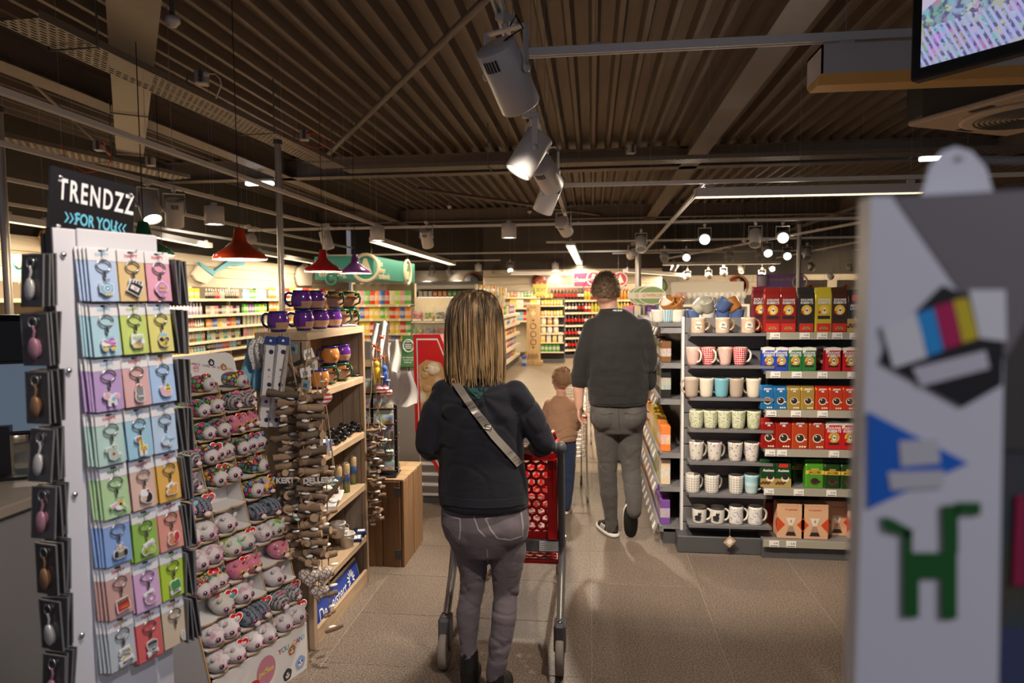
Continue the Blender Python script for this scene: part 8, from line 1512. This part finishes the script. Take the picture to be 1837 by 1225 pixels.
# ---------------------------------------------------------------- people
def sec(px, py, Y, hw, ry): p = U(px, py, Y=Y); return (p, hw * p.length / 1210 * .98, ry)
def limb(m, pts, n=14, k=1.0):
 P = [U(a, b, Y=c) for a, b, c, r in pts]; m.tube(P, [r * k for *_, r in pts], n)
 for p, (*_, r) in zip(P, pts): m.ell(p, r * k, r * k, r * k, 12, 8)
 return m
def hand(m, wrist, d, side, s=1.0, curl=.6, grip=None):
 """palm, four unequal fingers with two bends and a thumb from the side of the palm; d = finger direction, side = towards the thumb"""
 w_ = V(wrist); d = V(d).normalized(); sd = (V(side) - d * V(side).dot(d)).normalized(); nrm = d.cross(sd); pc_ = w_ + d * .05 * s
 m.loft([(w_ + d * a * s, .001, .001) for a in (0, .001)], 8) if False else None
 for a, r in ((.0, .024), (.025, .030), (.05, .036), (.07, .036)):
  for b in (-1, -.35, .35, 1): m.ell(w_ + d * a * s + sd * b * (r - .013) * s, .0145 * s, .0145 * s, .0145 * s, 10, 7)
 for k, ln in enumerate((.070, .080, .074, .058)):
  p = w_ + d * .078 * s + sd * (.030 - .0195 * k) * s; pts = [p - d * .02 * s, p]; a = 0
  for j, fr in enumerate((.45, .32, .23)): a += curl * (.7 + .25 * j); p = p + (d * math.cos(a) + nrm * math.sin(a)) * ln * fr * s; pts.append(p)
  m.tube(pts, [.0098 * s, .0098 * s, .009 * s, .0082 * s, .007 * s], 8); m.ell(pts[-1], .0072 * s, .0072 * s, .0072 * s, 8, 6)
 p = w_ + d * .022 * s + sd * .03 * s; pts = [p, p + (sd * .7 + d * .7) * .032 * s, p + (sd * .5 + d * .9 + nrm * .35) * .058 * s, p + (sd * .25 + d * 1.0 + nrm * .8) * .075 * s]; m.tube(pts, [.013 * s, .0115 * s, .0098 * s, .008 * s], 8); m.ell(pts[-1], .008 * s, .008 * s, .008 * s, 8, 6)
def head(m, c, r, h, turn=0):
 """skull, jaw, nose, ears around the centre c; r half width, h half height; the face looks along +y turned by turn"""
 R_ = Matrix.Rotation(turn, 4, 'Z'); M = Matrix.Translation(c) @ R_
 m.ell((0, -.01, h * .16), r, r * 1.22, h * .86, 18, 14, M=M); m.ell((0, r * .35, -h * .35), r * .78, r * .82, h * .66, 14, 10, M=M); m.ell((0, r * 1.20, -h * .12), r * .16, r * .24, h * .2, 8, 6, M=M); m.ell((0, r * 1.02, -h * .58), r * .34, r * .14, h * .08, 8, 6, M=M)
 for s in (-1, 1): m.ell((s * r * 1.02, .0, -h * .08), r * .14, r * .26, h * .25, 8, 8, M=M)
 return M
def face_parts(t, M, r, h, loc):
 for s in (-1, 1): MB().ell((s * r * .38, r * 1.03, h * .02), r * .17, r * .1, h * .075, 10, 7, M=Matrix.Translation(-V(loc)) @ M).obj('eye', pm('eye_white', (.8, .78, .75), .2), t)
 MB().ell((0, r * 1.08, -h * .5), r * .3, r * .08, h * .05, 10, 6, M=Matrix.Translation(-V(loc)) @ M).obj('mouth', pm('lip', (.5, .2, .18), .5), t)
def part(me, name, mat, t, loc):
 me.transform(Matrix.Translation(-V(loc))); me.materials.clear(); me.materials.append(mat); return put(me, name, t)
def cast(me, off=.004):
 bv = BVHTree.FromPolygons([v.co for v in me.vertices], [p.vertices for p in me.polygons]); o = V((0, 0, EYE))
 def f(px, py, k=1.0): d = (CAMR @ V(((px - CX) / FPX, -(py - CY) / FPX, -1.0))).normalized(); h = bv.ray_cast(o, d); return (h[0] - d * off * k) if h[0] else None
 return f
def ribbon(f, pts, wpx, loc, th=.003):
 """flat band lying on a cast surface along pixel points"""
 m = MB(); n = 0; D = []
 for (x0, y0), (x1, y1) in zip(pts, pts[1:]):
  st = max(2, int(math.hypot(x1 - x0, y1 - y0) / 5))
  for k in range(st): D.append((x0 + (x1 - x0) * k / st, y0 + (y1 - y0) * k / st))
 D.append(pts[-1]); vs = []
 for i, (x, y) in enumerate(D):
  a, b = D[max(0, i - 1)], D[min(len(D) - 1, i + 1)]; L = math.hypot(b[0] - a[0], b[1] - a[1]) or 1; nx, ny = -(b[1] - a[1]) / L * wpx / 2, (b[0] - a[0]) / L * wpx / 2
  p, q_ = f(x + nx, y + ny), f(x - nx, y - ny)
  if p and q_ and (p - q_).length < .12: vs += [p - V(loc), q_ - V(loc)]
 vs2 = [(v[0], v[1] + th + .004, v[2]) for v in vs]; k = len(vs); fs = [(2 * i, 2 * i + 1, 2 * i + 3, 2 * i + 2) for i in range(k // 2 - 1)]
 m.add(vs + vs2, fs + [(2 * i, 2 * i + 2, k + 2 * i + 2, k + 2 * i) for i in range(k // 2 - 1)] + [(2 * i + 1, k + 2 * i + 1, k + 2 * i + 3, 2 * i + 3) for i in range(k // 2 - 1)]); return m
def cloth_mat(name, a, b, sc=260, st=.35, streak=None):
 g = G(name); v = g.co('Object'); n = g.noise(v, sc, 3, .7); big = g.noise(v, 7, 3); c = g.mix(n, a, b); c = g.mix(g.m('MULTIPLY', big, .4), c, tuple(x * .7 for x in a))
 fold = g.noise(g.co('Object', (9, 9, 16)), 1.2, 3, .55, 1.2); return g.end(c, .92, 0, g.m('ADD', g.m('MULTIPLY', n, .15), fold), st, .02, sheen=.12)
def wrinkle(me, zs, amp, sc=(5, 5, 34), base=.25):
 """horizontal creases gathered around the heights in zs"""
 def f(co, no):
  w_ = np.full(len(co), base)
  for z, s in zs: w_ += np.exp(-((co[:, 2] - z) / s) ** 2)
  a = nz(co, (sc[0], sc[1], sc[2] * .55)); return (-np.exp(-(a / .07) ** 2) * .6 + a * .5) * amp * w_ + nz(co, (13, 13, 18), 9) * amp * .4
 displace(me, f)
def shoe_me(L=.29, w=.05, h=.085):
 u = MB().loft([((0, y, z0), rx, ry) for y, z0, rx, ry in ()] or [(V((0, .0, .02)), w * .9, L * .46), (V((0, -.01, .045)), w * .92, L * .43), (V((0, -.05, .075)), w * .8, L * .28), (V((0, -.075, .11)), w * .7, L * .17)], 20, pw=.85)
 s = MB().loft([(V((0, 0, 0)), w * .95, L * .49), (V((0, 0, .008)), w, L * .5), (V((0, 0, .026)), w * .98, L * .49)], 24, pw=.8); return u, s
# ---- woman
t = thing('person', 'woman with long highlighted hair in a navy sweater and grey jeans pushing a cart', 'person', (-.46, 2.75, 0)); loc = (-.46, 2.75, 0)
hc = U(853, 572, Y=2.86); bm_ = MB(); HM = head(bm_, hc, .078, .118, -.1)
bm_.loft([sec(855, 700, 2.83, 24, .05), sec(855, 660, 2.84, 23, .05), sec(854, 612, 2.85, 22, .05)], 14)
bm_.loft([sec(866, 905, 2.79, 72, .11), sec(864, 840, 2.80, 66, .10), sec(860, 760, 2.82, 66, .10), sec(858, 705, 2.83, 64, .085), sec(858, 688, 2.83, 40, .06)], 20); bm_.loft([sec(871, 985, 2.77, 60, .10), sec(871, 935, 2.78, 76, .12), sec(867, 895, 2.79, 70, .11)], 20)
WL = [(800, 702, 2.83, .046), (774, 760, 2.80, .044), (768, 800, 2.80, .038), (775, 812, 2.90, .032), (792, 808, 2.965, .026)]; WR = [(928, 702, 2.83, .046), (958, 752, 2.80, .044), (980, 800, 2.80, .038), (968, 806, 2.90, .031), (956, 800, 2.965, .025)]
limb(bm_, WL, k=.82); limb(bm_, WR, k=.82)
LL = [(836, 955, 2.77, .085), (846, 990, 2.77, .074), (849, 1030, 2.77, .060), (846, 1062, 2.77, .052), (840, 1095, 2.74, .054), (840, 1150, 2.71, .040), (842, 1200, 2.70, .036)]; RL = [(905, 955, 2.77, .088), (912, 990, 2.77, .078), (908, 1035, 2.76, .064), (907, 1068, 2.75, .054), (904, 1110, 2.70, .054), (896, 1165, 2.66, .046), (888, 1215, 2.64, .038)]
limb(bm_, LL, k=.76); limb(bm_, RL, k=.76)
hand(bm_, U(793, 808, Y=2.965), (.1, .55, -.5), (1, 0, 0), .85, .75); hand(bm_, U(955, 800, Y=2.965), (-.25, .55, -.5), (-1, .1, 0), .85, .75)
face_parts(t, HM, .078, .118, loc); part(remesh(bm_, .0065, 5), 'body', skin_m, t, loc)
sw = MB().loft([sec(868, 908, 2.78, 79, .140), sec(868, 895, 2.78, 81, .142), sec(867, 872, 2.79, 81, .138), sec(864, 830, 2.80, 76, .125), sec(861, 780, 2.81, 76, .122), sec(859, 740, 2.82, 77, .122), sec(858, 712, 2.83, 74, .108), sec(858, 696, 2.83, 62, .088), sec(857, 684, 2.83, 42, .066), sec(857, 676, 2.83, 26, .05)], 32)
limb(sw, [(797, 704, 2.83, .058), (782, 735, 2.81, .060), (772, 765, 2.80, .059), (767, 798, 2.79, .054), (772, 808, 2.86, .048), (782, 810, 2.92, .040)]); limb(sw, [(924, 704, 2.83, .058), (942, 733, 2.81, .060), (960, 764, 2.80, .058), (976, 796, 2.79, .053), (971, 803, 2.86, .046), (962, 802, 2.92, .038)])
sw = remesh(sw, .0075, 10); wrinkle(sw, [(.98, .06), (1.26, .10), (1.18, .08)], .007, (7, 7, 16))
def twist(co, no):   # the knot at the neck gathers folds that fan out over the back
 c = U(862, 712, Y=2.70); dx, dz = co[:, 0] - c.x, co[:, 2] - c.z; r = np.hypot(dx, dz) + .01; a = np.arctan2(dx, -dz); back = np.clip(-no[:, 1], 0, 1); return back * (np.sin(a * 9) * .007 * np.exp(-((r - .14) / .13) ** 2) + .010 * np.exp(-(r / .045) ** 2) - .012 * np.exp(-(((dx) / .05) ** 2 + ((dz - .07) / .05) ** 2)))
displace(sw, twist); fS = cast(sw); fS2 = cast(sw, .012); navyw = cloth_mat('sweater_navy', (.005, .0055, .012), (.014, .0145, .026), 320, .2)
um = MB(); tri = [(829, 672), (884, 672), (876, 696), (858, 716), (838, 696)]; cs_ = [fS(*p_) for p_ in tri]
und = [p_ - V(loc) for p_ in cs_ if p_]; um.add(und + [p_ + V((0, .012, 0)) for p_ in und], [tuple(range(len(und)))[::-1]] + [(i, (i + 1) % len(und), (i + 1) % len(und) + len(und), i + len(und)) for i in range(len(und))]); um.obj('undershirt', pm('top_teal', (.012, .075, .065), .9), t)
st1 = ribbon(fS2, [(810, 676), (830, 706), (850, 735), (868, 758), (886, 782), (905, 803), (925, 825), (940, 842)], 13, loc); st1.obj('bag_strap', pm('strap_silver', (.36, .32, .28), .45, .35, .2, 300), t)
bk = fS2(876, 766, 1.6) - V(loc); MB().tube([(bk.x + .018 * math.cos(a), bk.y, bk.z + .014 * math.sin(a)) for a in [math.pi / 4 + k * math.pi / 2 for k in range(4)]], .0028, 6, closed=True).obj('strap_buckle', pm('buckle', (.45, .36, .28), .25, .9), t)
hem = ribbon(cast(sw, .003), [(792, 897), (830, 903), (868, 905), (910, 903), (946, 896)], 15, loc, .002).obj('hem_rib', cloth_mat('sweater_rib', (.008, .009, .018), (.016, .017, .028), 500, .2), t)
part(sw, 'sweater', navyw, t, loc)
jn = MB().loft([sec(872, 990, 2.77, 50, .10), sec(872, 962, 2.77, 76, .125), sec(871, 938, 2.77, 81, .138), sec(869, 915, 2.78, 79, .128), sec(868, 893, 2.79, 75, .118)], 28)
limb(jn, LL); limb(jn, RL); jn.ell(U(838, 950, Y=2.74), .082, .095, .085, 16, 12).ell(U(906, 948, Y=2.74), .085, .095, .088, 16, 12)
jn = remesh(jn, .0075, 8); kz = [(U(848, 1050, Y=2.77).z, .07), (U(840, 1150, Y=2.7).z, .05), (U(907, 1075, Y=2.75).z, .09), (U(895, 1180, Y=2.65).z, .10)]; wrinkle(jn, kz, .0052, (9, 9, 46), .12); fJ = cast(jn, .0015)
jm = cloth_mat('denim_mauve', (.115, .094, .110), (.24, .205, .23), 420, .2); stm = pm('stitch_mauve', (.40, .35, .38), .9)
for nm, pts in (('pocket_seam', [(790, 918), (806, 926), (825, 931), (826, 948), (824, 968)]), ('pocket_seam', [(871, 930), (900, 926), (934, 914)]), ('pocket_seam', [(871, 930), (880, 950), (892, 966), (915, 969), (938, 962), (938, 940), (934, 914)]), ('centre_seam', [(849, 908), (851, 930), (858, 950), (870, 963)]), ('waist_seam', [(792, 908), (830, 914), (870, 915), (910, 911), (946, 904)]), ('inner_seam', [(874, 985), (876, 1040), (882, 1090)])): ribbon(fJ, pts, 2.6, loc, .001).obj(nm, stm, t)
ribbon(fJ, [(848, 905), (848, 916)], 6, loc).obj('belt_loop', jm, t); rv = fJ(889, 932); MB().ell(rv - V(loc), .004, .003, .004, 8, 6).obj('rivet', chrome, t)
part(jn, 'jeans', jm, t, loc)
def boot(P, toe, nm='boot'): m = limb(MB(), P); a = U(*P[-1][:2], Y=P[-1][2]); m.ell((a.x, a.y + .01, .035), .038, .05, .035, 12, 8).ell((a.x + toe * .4, a.y + .09, .032), .042, .10, .030, 14, 8).box(a.x - .03, a.x + .03, a.y - .035, a.y + .02, 0.002, .03); me = remesh(m, .007, 4); return part(me, nm, pm('boot_black', (.012, .011, .012), .5, 0, .1, bump=.1), t, loc)
boot([(841, 1168, 2.71, .040), (842, 1200, 2.70, .042), (843, 1228, 2.70, .040)], -.02); boot([(890, 1212, 2.64, .036), (888, 1235, 2.635, .040), (888, 1255, 2.635, .038)], .06)
# hair: a shell with separate strands over it
def hair_mat(name, root, lite, streak=1.0):
 g = G(name); v = g.co('Object', (70, 26, 1.6)); n = g.noise(v, 1.2, 3, .6); x, y, z = g.xyz(g.co('Object')); zz = g.m('MULTIPLY_ADD', z, -2.6, 1.55 * 2.6); k = g.m('ADD', g.m('MULTIPLY', n, 1.7), g.m('MULTIPLY', zz, .38)); c = g.ramp(k, [(.66, root), (1.0, tuple(a * .5 + b * .5 for a, b in zip(root, lite))), (1.30, lite)]); return g.end(c, .42, 0, n, .4, .004, spec=.4)
hm_ = hair_mat('hair_highlights', (.055, .032, .020), (.52, .34, .17)); HS = [(853, 521, 10, .03), (852, 527, 26, .075), (851, 540, 36, .10), (851, 560, 43, .112), (851, 585, 46, .112), (852, 615, 47.5, .105), (852, 645, 49, .095), (852, 664, 50, .088), (852, 676, 49, .082)]
SH = [sec(a, b, 2.845 - .01 * (i > 3), c, d) for i, (a, b, c, d) in enumerate(HS)]; sh = MB().loft([(c, rx * .96, ry * .94) for c, rx, ry in SH][::-1], 28); stn = MB(); qh = random.Random(5)
for k in range(420):
 th = qh.uniform(-math.pi * 1.12, .12 * math.pi); rad = qh.uniform(.94, 1.05); end = qh.uniform(.80, 1.12) if qh.random() < .9 else 1.2; P = []; wob = qh.uniform(-.05, .05); ph_ = qh.uniform(0, 6)
 for i in range(10):
  f_ = i / 9 * end; x = min(f_, 1) * (len(SH) - 1); a = int(min(x, len(SH) - 1.001)); u = x - a; c = SH[a][0].lerp(SH[a + 1][0], u); rx = SH[a][1] * (1 - u) + SH[a + 1][1] * u; ry = SH[a][2] * (1 - u) + SH[a + 1][2] * u; an = th + wob * f_ * 2 + .04 * math.sin(ph_ + f_ * 5)
  p = c + V((math.cos(an) * rx * rad * (1 + .05 * max(0, f_ - .8) * math.copysign(1, math.cos(an))), math.sin(an) * ry * rad, 0))
  if f_ > 1: p.z -= (f_ - 1) * .30
  P.append(p - V(loc))
 r = qh.uniform(.0016, .0036); stn.tube(P, [r] * 7 + [r * .8, r * .6, r * .2], 4)
hr = sh.obj('hair', hm_, t); hr.data.transform(Matrix.Translation(-V(loc))); stuff(stn.obj('hair_strand', hm_, hr))
gm = HM; MB().tube([tuple(V(gm @ V((s, .06 - .1 * abs(s) * 0, .10))) - V(loc)) for s in (-.07, -.03, .03, .07)], .002, 5).obj('hair_pin', black_pl, t)
# ---- man
loc = (.2, 4.6, 0); t = thing('person', 'man with short brown hair in a charcoal sweatshirt and grey jeans walking away', 'person', loc)
hc = U(1087, 524, Y=4.62); b = MB(); HM = head(b, hc, .086, .125, -.12)
b.loft([sec(1100, 580, 4.62, 20, .07), sec(1094, 560, 4.62, 16.5, .066), sec(1090, 530, 4.63, 15, .062)], 14); b.loft([sec(1108, 724, 4.6, 44, .11), sec(1109, 660, 4.6, 46, .12), sec(1109, 610, 4.61, 46, .115), sec(1106, 578, 4.62, 42, .09), sec(1102, 566, 4.62, 24, .07)], 20)
ML = [(1060, 590, 4.61, .056), (1044, 640, 4.60, .052), (1039, 675, 4.60, .045), (1038, 700, 4.60, .040), (1039, 727, 4.59, .029)]; MR = [(1154, 590, 4.61, .056), (1164, 640, 4.62, .05), (1165, 680, 4.66, .042), (1160, 705, 4.72, .034), (1155, 722, 4.76, .027)]
limb(b, [(*a[:3], a[3] * (.84 if a[1] < 690 else 1)) for a in ML]); limb(b, MR, k=.86); hand(b, U(1039, 726, Y=4.59), (.05, .05, -1), (.3, 1, 0), 1.0, .45); hand(b, U(1155, 722, Y=4.76), (0, .2, -1), (-.3, 1, 0), 1.0, .45)
GL = [(1086, 745, 4.6, .092), (1089, 785, 4.61, .086), (1090, 825, 4.62, .072), (1090, 850, 4.62, .066), (1092, 885, 4.63, .062), (1096, 925, 4.65, .048), (1098, 948, 4.66, .046)]; GR = [(1132, 745, 4.6, .092), (1131, 785, 4.6, .083), (1131, 822, 4.6, .072), (1133, 850, 4.58, .068), (1136, 882, 4.52, .062), (1138, 905, 4.48, .052), (1138, 918, 4.47, .048)]
limb(b, GL, k=.76); limb(b, GR, k=.76); b.loft([sec(1109, 765, 4.6, 38, .10), sec(1109, 735, 4.6, 46, .12), sec(1109, 715, 4.6, 44, .11)], 16); face_parts(t, HM, .086, .125, loc); part(remesh(b, .0075, 5), 'body', skin_m, t, loc)
s = MB().loft([sec(1108, 725, 4.6, 50, .150), sec(1108, 712, 4.6, 53, .158), sec(1109, 690, 4.6, 54, .158), sec(1109, 650, 4.6, 53, .15), sec(1109, 612, 4.6, 52, .14), sec(1108, 588, 4.61, 50, .122), sec(1106, 573, 4.62, 42, .10), sec(1103, 562, 4.62, 29, .086), sec(1099, 553, 4.62, 21, .076)], 28)
limb(s, [(1064, 588, 4.61, .068), (1052, 620, 4.60, .068), (1044, 650, 4.60, .064), (1039, 676, 4.60, .058), (1038, 686, 4.60, .055)]); limb(s, [(1152, 588, 4.61, .068), (1160, 620, 4.61, .066), (1164, 655, 4.63, .060), (1163, 688, 4.67, .052)])
s = remesh(s, .0085, 8); wrinkle(s, [(.98, .04), (1.15, .10)], .0055, (7, 7, 30), .05); wrinkle(s, [], .010, (6, 6, 7), .35); fM = cast(s, .003); cm = cloth_mat('sweatshirt_charcoal', (.011, .0105, .011), (.028, .027, .0265), 300, .15); rib = cloth_mat('rib_charcoal', (.016, .015, .015), (.034, .032, .031), 500, .2)
ribbon(fM, [(1083, 557), (1095, 560), (1112, 560)], 4, loc, .002).obj('collar', rib, t); ribbon(fM, [(1082, 560), (1086, 568), (1098, 572), (1112, 569), (1118, 561)], 1.2, loc, .001).obj('neck_seam', rib, t); ribbon(fM, [(1060, 717), (1085, 719), (1110, 719), (1135, 718), (1158, 715)], 13, loc, .002).obj('hem_rib', rib, t); ribbon(fM, [(1026, 682), (1038, 685), (1051, 681)], 10, loc, .003).obj('cuff', rib, t)
lg = fM(1108, 557, 1.3); text('PRE END', white_ink, t, lg - V(loc), (math.pi / 2 - .5, 0, -.05), name='back_print', size=.016, bold=.0004); part(s, 'sweatshirt', cm, t, loc)
j = MB().loft([sec(1109, 775, 4.6, 40, .11), sec(1109, 752, 4.6, 51, .135), sec(1109, 735, 4.6, 51, .138), sec(1109, 718, 4.6, 49, .13)], 24); limb(j, GL); limb(j, GR); j.ell(U(1086, 748, Y=4.55), .09, .10, .10, 14, 10).ell(U(1132, 748, Y=4.55), .09, .10, .10, 14, 10)
j = remesh(j, .0085, 7); wrinkle(j, [(.50, .14), (.14, .10)], .0065, (9, 9, 34), .25); fj = cast(j, .002); gj = cloth_mat('jeans_grey', (.055, .050, .047), (.135, .124, .116), 340, .25)
for pts in ([(1109, 726), (1110, 750), (1112, 772)], [(1066, 738), (1082, 744), (1100, 741)], [(1120, 741), (1138, 744), (1154, 738)]): ribbon(fj, pts, 1.2, loc, .001).obj('seam', pm('seam_grey', (.04, .037, .035), .9), t)
part(j, 'jeans', gj, t, loc); shb, shw = pm('shoe_black', (.015, .014, .014), .6, 0, .1, bump=.1), pm('shoe_white', (.74, .72, .68), .5)
def shoe(M, k=1.0, ub=shb, sb=None):
 u, s_ = shoe_me(.29 * k, .052 * k); o = put(None, 'shoe', t); o.matrix_local = Matrix.Translation(-V(loc)) @ M; u.obj('upper', ub, o); MB().box(-.02 * k, .02 * k, -.02 * k, .10 * k, .07 * k, .075 * k, M=T(rx=-.35)).obj('laces', shw, o); s_.obj('sole', shw, o)
 if sb: MB().loft([(V((0, 0, -.004)), .046 * k, .138 * k), (V((0, 0, 0)), .047 * k, .14 * k)], 24, pw=.8).obj('outsole', sb, o)
 text('adidas', pm('shoe_word', (.12, .115, .11), .6), o, (0, -.148 * k, .055 * k), size=.03 * k)
 for i in range(3):
  for sg in (-1, 1): MB().box(sg * .0465 * k - .003, sg * .0465 * k + .003, -.005, .008, .02, .07, M=T(0, (.03 - i * .024) * k, 0, rx=.5)).obj('side_stripe', shw, o)
 return o
pl_ = U(1090, 945, Y=4.70); shoe(T(pl_.x, 4.74, .004, rz=.42)); pr_ = U(1132, 915, Y=4.47); shoe(T(pr_.x, 4.515, .155, rx=math.radians(-68), rz=-.08), 1.0, shb, pm('outsole_black', (.02, .019, .018), .7, 0, .2, 60))
def cap_hair(t, M, r, h, loc, mt, low=-.38, seed=1, front=.55):
 m = MB().ell((0, -.014, h * .18), r * 1.07, r * 1.30, h * .92, 30, 24); me = m.mesh('hair', [mt]); bm = bmesh.new(); bm.from_mesh(me)
 bmesh.ops.delete(bm, geom=[v for v in bm.verts if v.co.z < h * low + max(0, v.co.y) * 9 * h * front], context='VERTS'); bmesh.ops.subdivide_edges(bm, edges=bm.edges, cuts=2, use_grid_fill=True); bm.to_mesh(me); bm.free(); me.polygons.foreach_set('use_smooth', [True] * len(me.polygons))
 displace(me, lambda co, no: nz(co, (120, 120, 60), seed) * .006 + nz(co, (45, 45, 30), seed) * .005); me.transform(Matrix.Translation(-V(loc)) @ M); o = put(me, 'hair', t); qs = random.Random(seed); mm = MB()
 for _ in range(500):
  a, z = qs.uniform(-math.pi, .15), qs.uniform(-.2, 1.0); k = math.sqrt(max(0, 1 - z * z)); p = V((math.cos(a) * k * r * 1.06, -.014 + math.sin(a) * k * r * 1.28, h * .18 + z * h * .92)); d = V((qs.uniform(-.3, .3), qs.uniform(-.5, .2), -.5 if z < .6 else .3)) * .02; n_ = (p - V((0, 0, h * .1))).normalized()
  if p.z > h * low: mm.tube([M @ p - V(loc), M @ (p + d * .5 + n_ * .006) - V(loc), M @ (p + d + n_ * .006) - V(loc)], [.0016, .0013, .0004], 3)
 stuff(mm.obj('hair_tuft', mt, o)); return o
def short_mat(name, a, b): g = G(name); n = g.noise(g.co('Object', (90, 90, 30)), 2, 3); return g.end(g.mix(n, a, b), .55, 0, n, .5, .004)
cap_hair(t, HM, .086, .125, loc, short_mat('hair_brown', (.06, .035, .02), (.24, .15, .085)))
# ---- boy
loc = (-.24, 5.12, 0); t = thing('person', 'little boy in a light brown sweater and blue jeans beside the man', 'person', loc); hc = U(1007, 682, Y=5.12); b = MB(); HM = head(b, hc, .068, .092, .45)
b.loft([sec(1007, 718, 5.12, 10, .045), sec(1007, 700, 5.12, 9, .04)], 12); b.loft([sec(1005, 790, 5.12, 22, .07), sec(1005, 750, 5.12, 22, .07), sec(1005, 720, 5.12, 20, .055), sec(1006, 713, 5.12, 10, .04)], 16)
AL = [(984, 726, 5.12, .034), (975, 752, 5.13, .03), (976, 768, 5.22, .024), (984, 764, 5.34, .02)]; AR = [(1028, 726, 5.12, .034), (1034, 752, 5.13, .03), (1034, 768, 5.22, .024), (1030, 764, 5.34, .02)]; limb(b, AL); limb(b, AR)
hand(b, U(984, 764, Y=5.34), (0, 1, -.3), (1, 0, 0), .6, .6); hand(b, U(1030, 764, Y=5.34), (0, 1, -.3), (-1, 0, 0), .6, .6)
BL = [(994, 795, 5.12, .058), (993, 835, 5.14, .048), (992, 870, 5.17, .042), (992, 908, 5.2, .036)]; BR = [(1020, 795, 5.12, .060), (1021, 835, 5.11, .050), (1020, 868, 5.10, .044), (1016, 908, 5.09, .037)]; limb(b, BL, k=.78); limb(b, BR, k=.78); face_parts(t, HM, .068, .092, loc); part(remesh(b, .006, 5), 'body', skin_m, t, loc)
s = MB().loft([sec(1006, 790, 5.12, 29, .10), sec(1006, 778, 5.12, 31, .105), sec(1005, 755, 5.12, 29, .095), sec(1005, 730, 5.12, 26, .082), sec(1006, 717, 5.12, 20, .065), sec(1007, 709, 5.12, 11.5, .05)], 24); limb(s, [(986, 725, 5.12, .044), (978, 750, 5.13, .042), (976, 766, 5.2, .036), (982, 765, 5.29, .03)]); limb(s, [(1026, 725, 5.12, .044), (1033, 750, 5.13, .042), (1034, 766, 5.2, .036), (1031, 765, 5.29, .03)])
s = remesh(s, .0075, 8); wrinkle(s, [(.62, .05)], .010, (6, 6, 18), .4); fb_ = cast(s, .002); ribbon(fb_, [(998, 711), (1007, 713), (1016, 711)], 3, loc, .001).obj('collar', pm('rib_tan', (.30, .16, .09), .9), t); part(s, 'sweater', cloth_mat('sweater_tan', (.32, .17, .10), (.48, .28, .17), 300, .3), t, loc)
j = MB().loft([sec(1006, 805, 5.12, 24, .08), sec(1006, 785, 5.12, 27, .09)], 18); limb(j, BL); limb(j, BR); j = remesh(j, .007, 5); wrinkle(j, [(.32, .1), (.1, .08)], .004, (8, 8, 36), .2); part(j, 'jeans', cloth_mat('denim_blue', (.012, .022, .060), (.035, .055, .13), 340, .3), t, loc)
for (px, py, Y), rz in (((1018, 918, 5.14), -.15), ((990, 918, 5.25), .1)): p = U(px, py, Y=Y); shoe(T(p.x, Y + .03, .003, rz=rz), .62, pm('shoe_orange', (.55, .30, .12), .6))
cap_hair(t, HM, .068, .092, loc, short_mat('hair_light_brown', (.16, .08, .04), (.42, .24, .13)), -.32, 4)
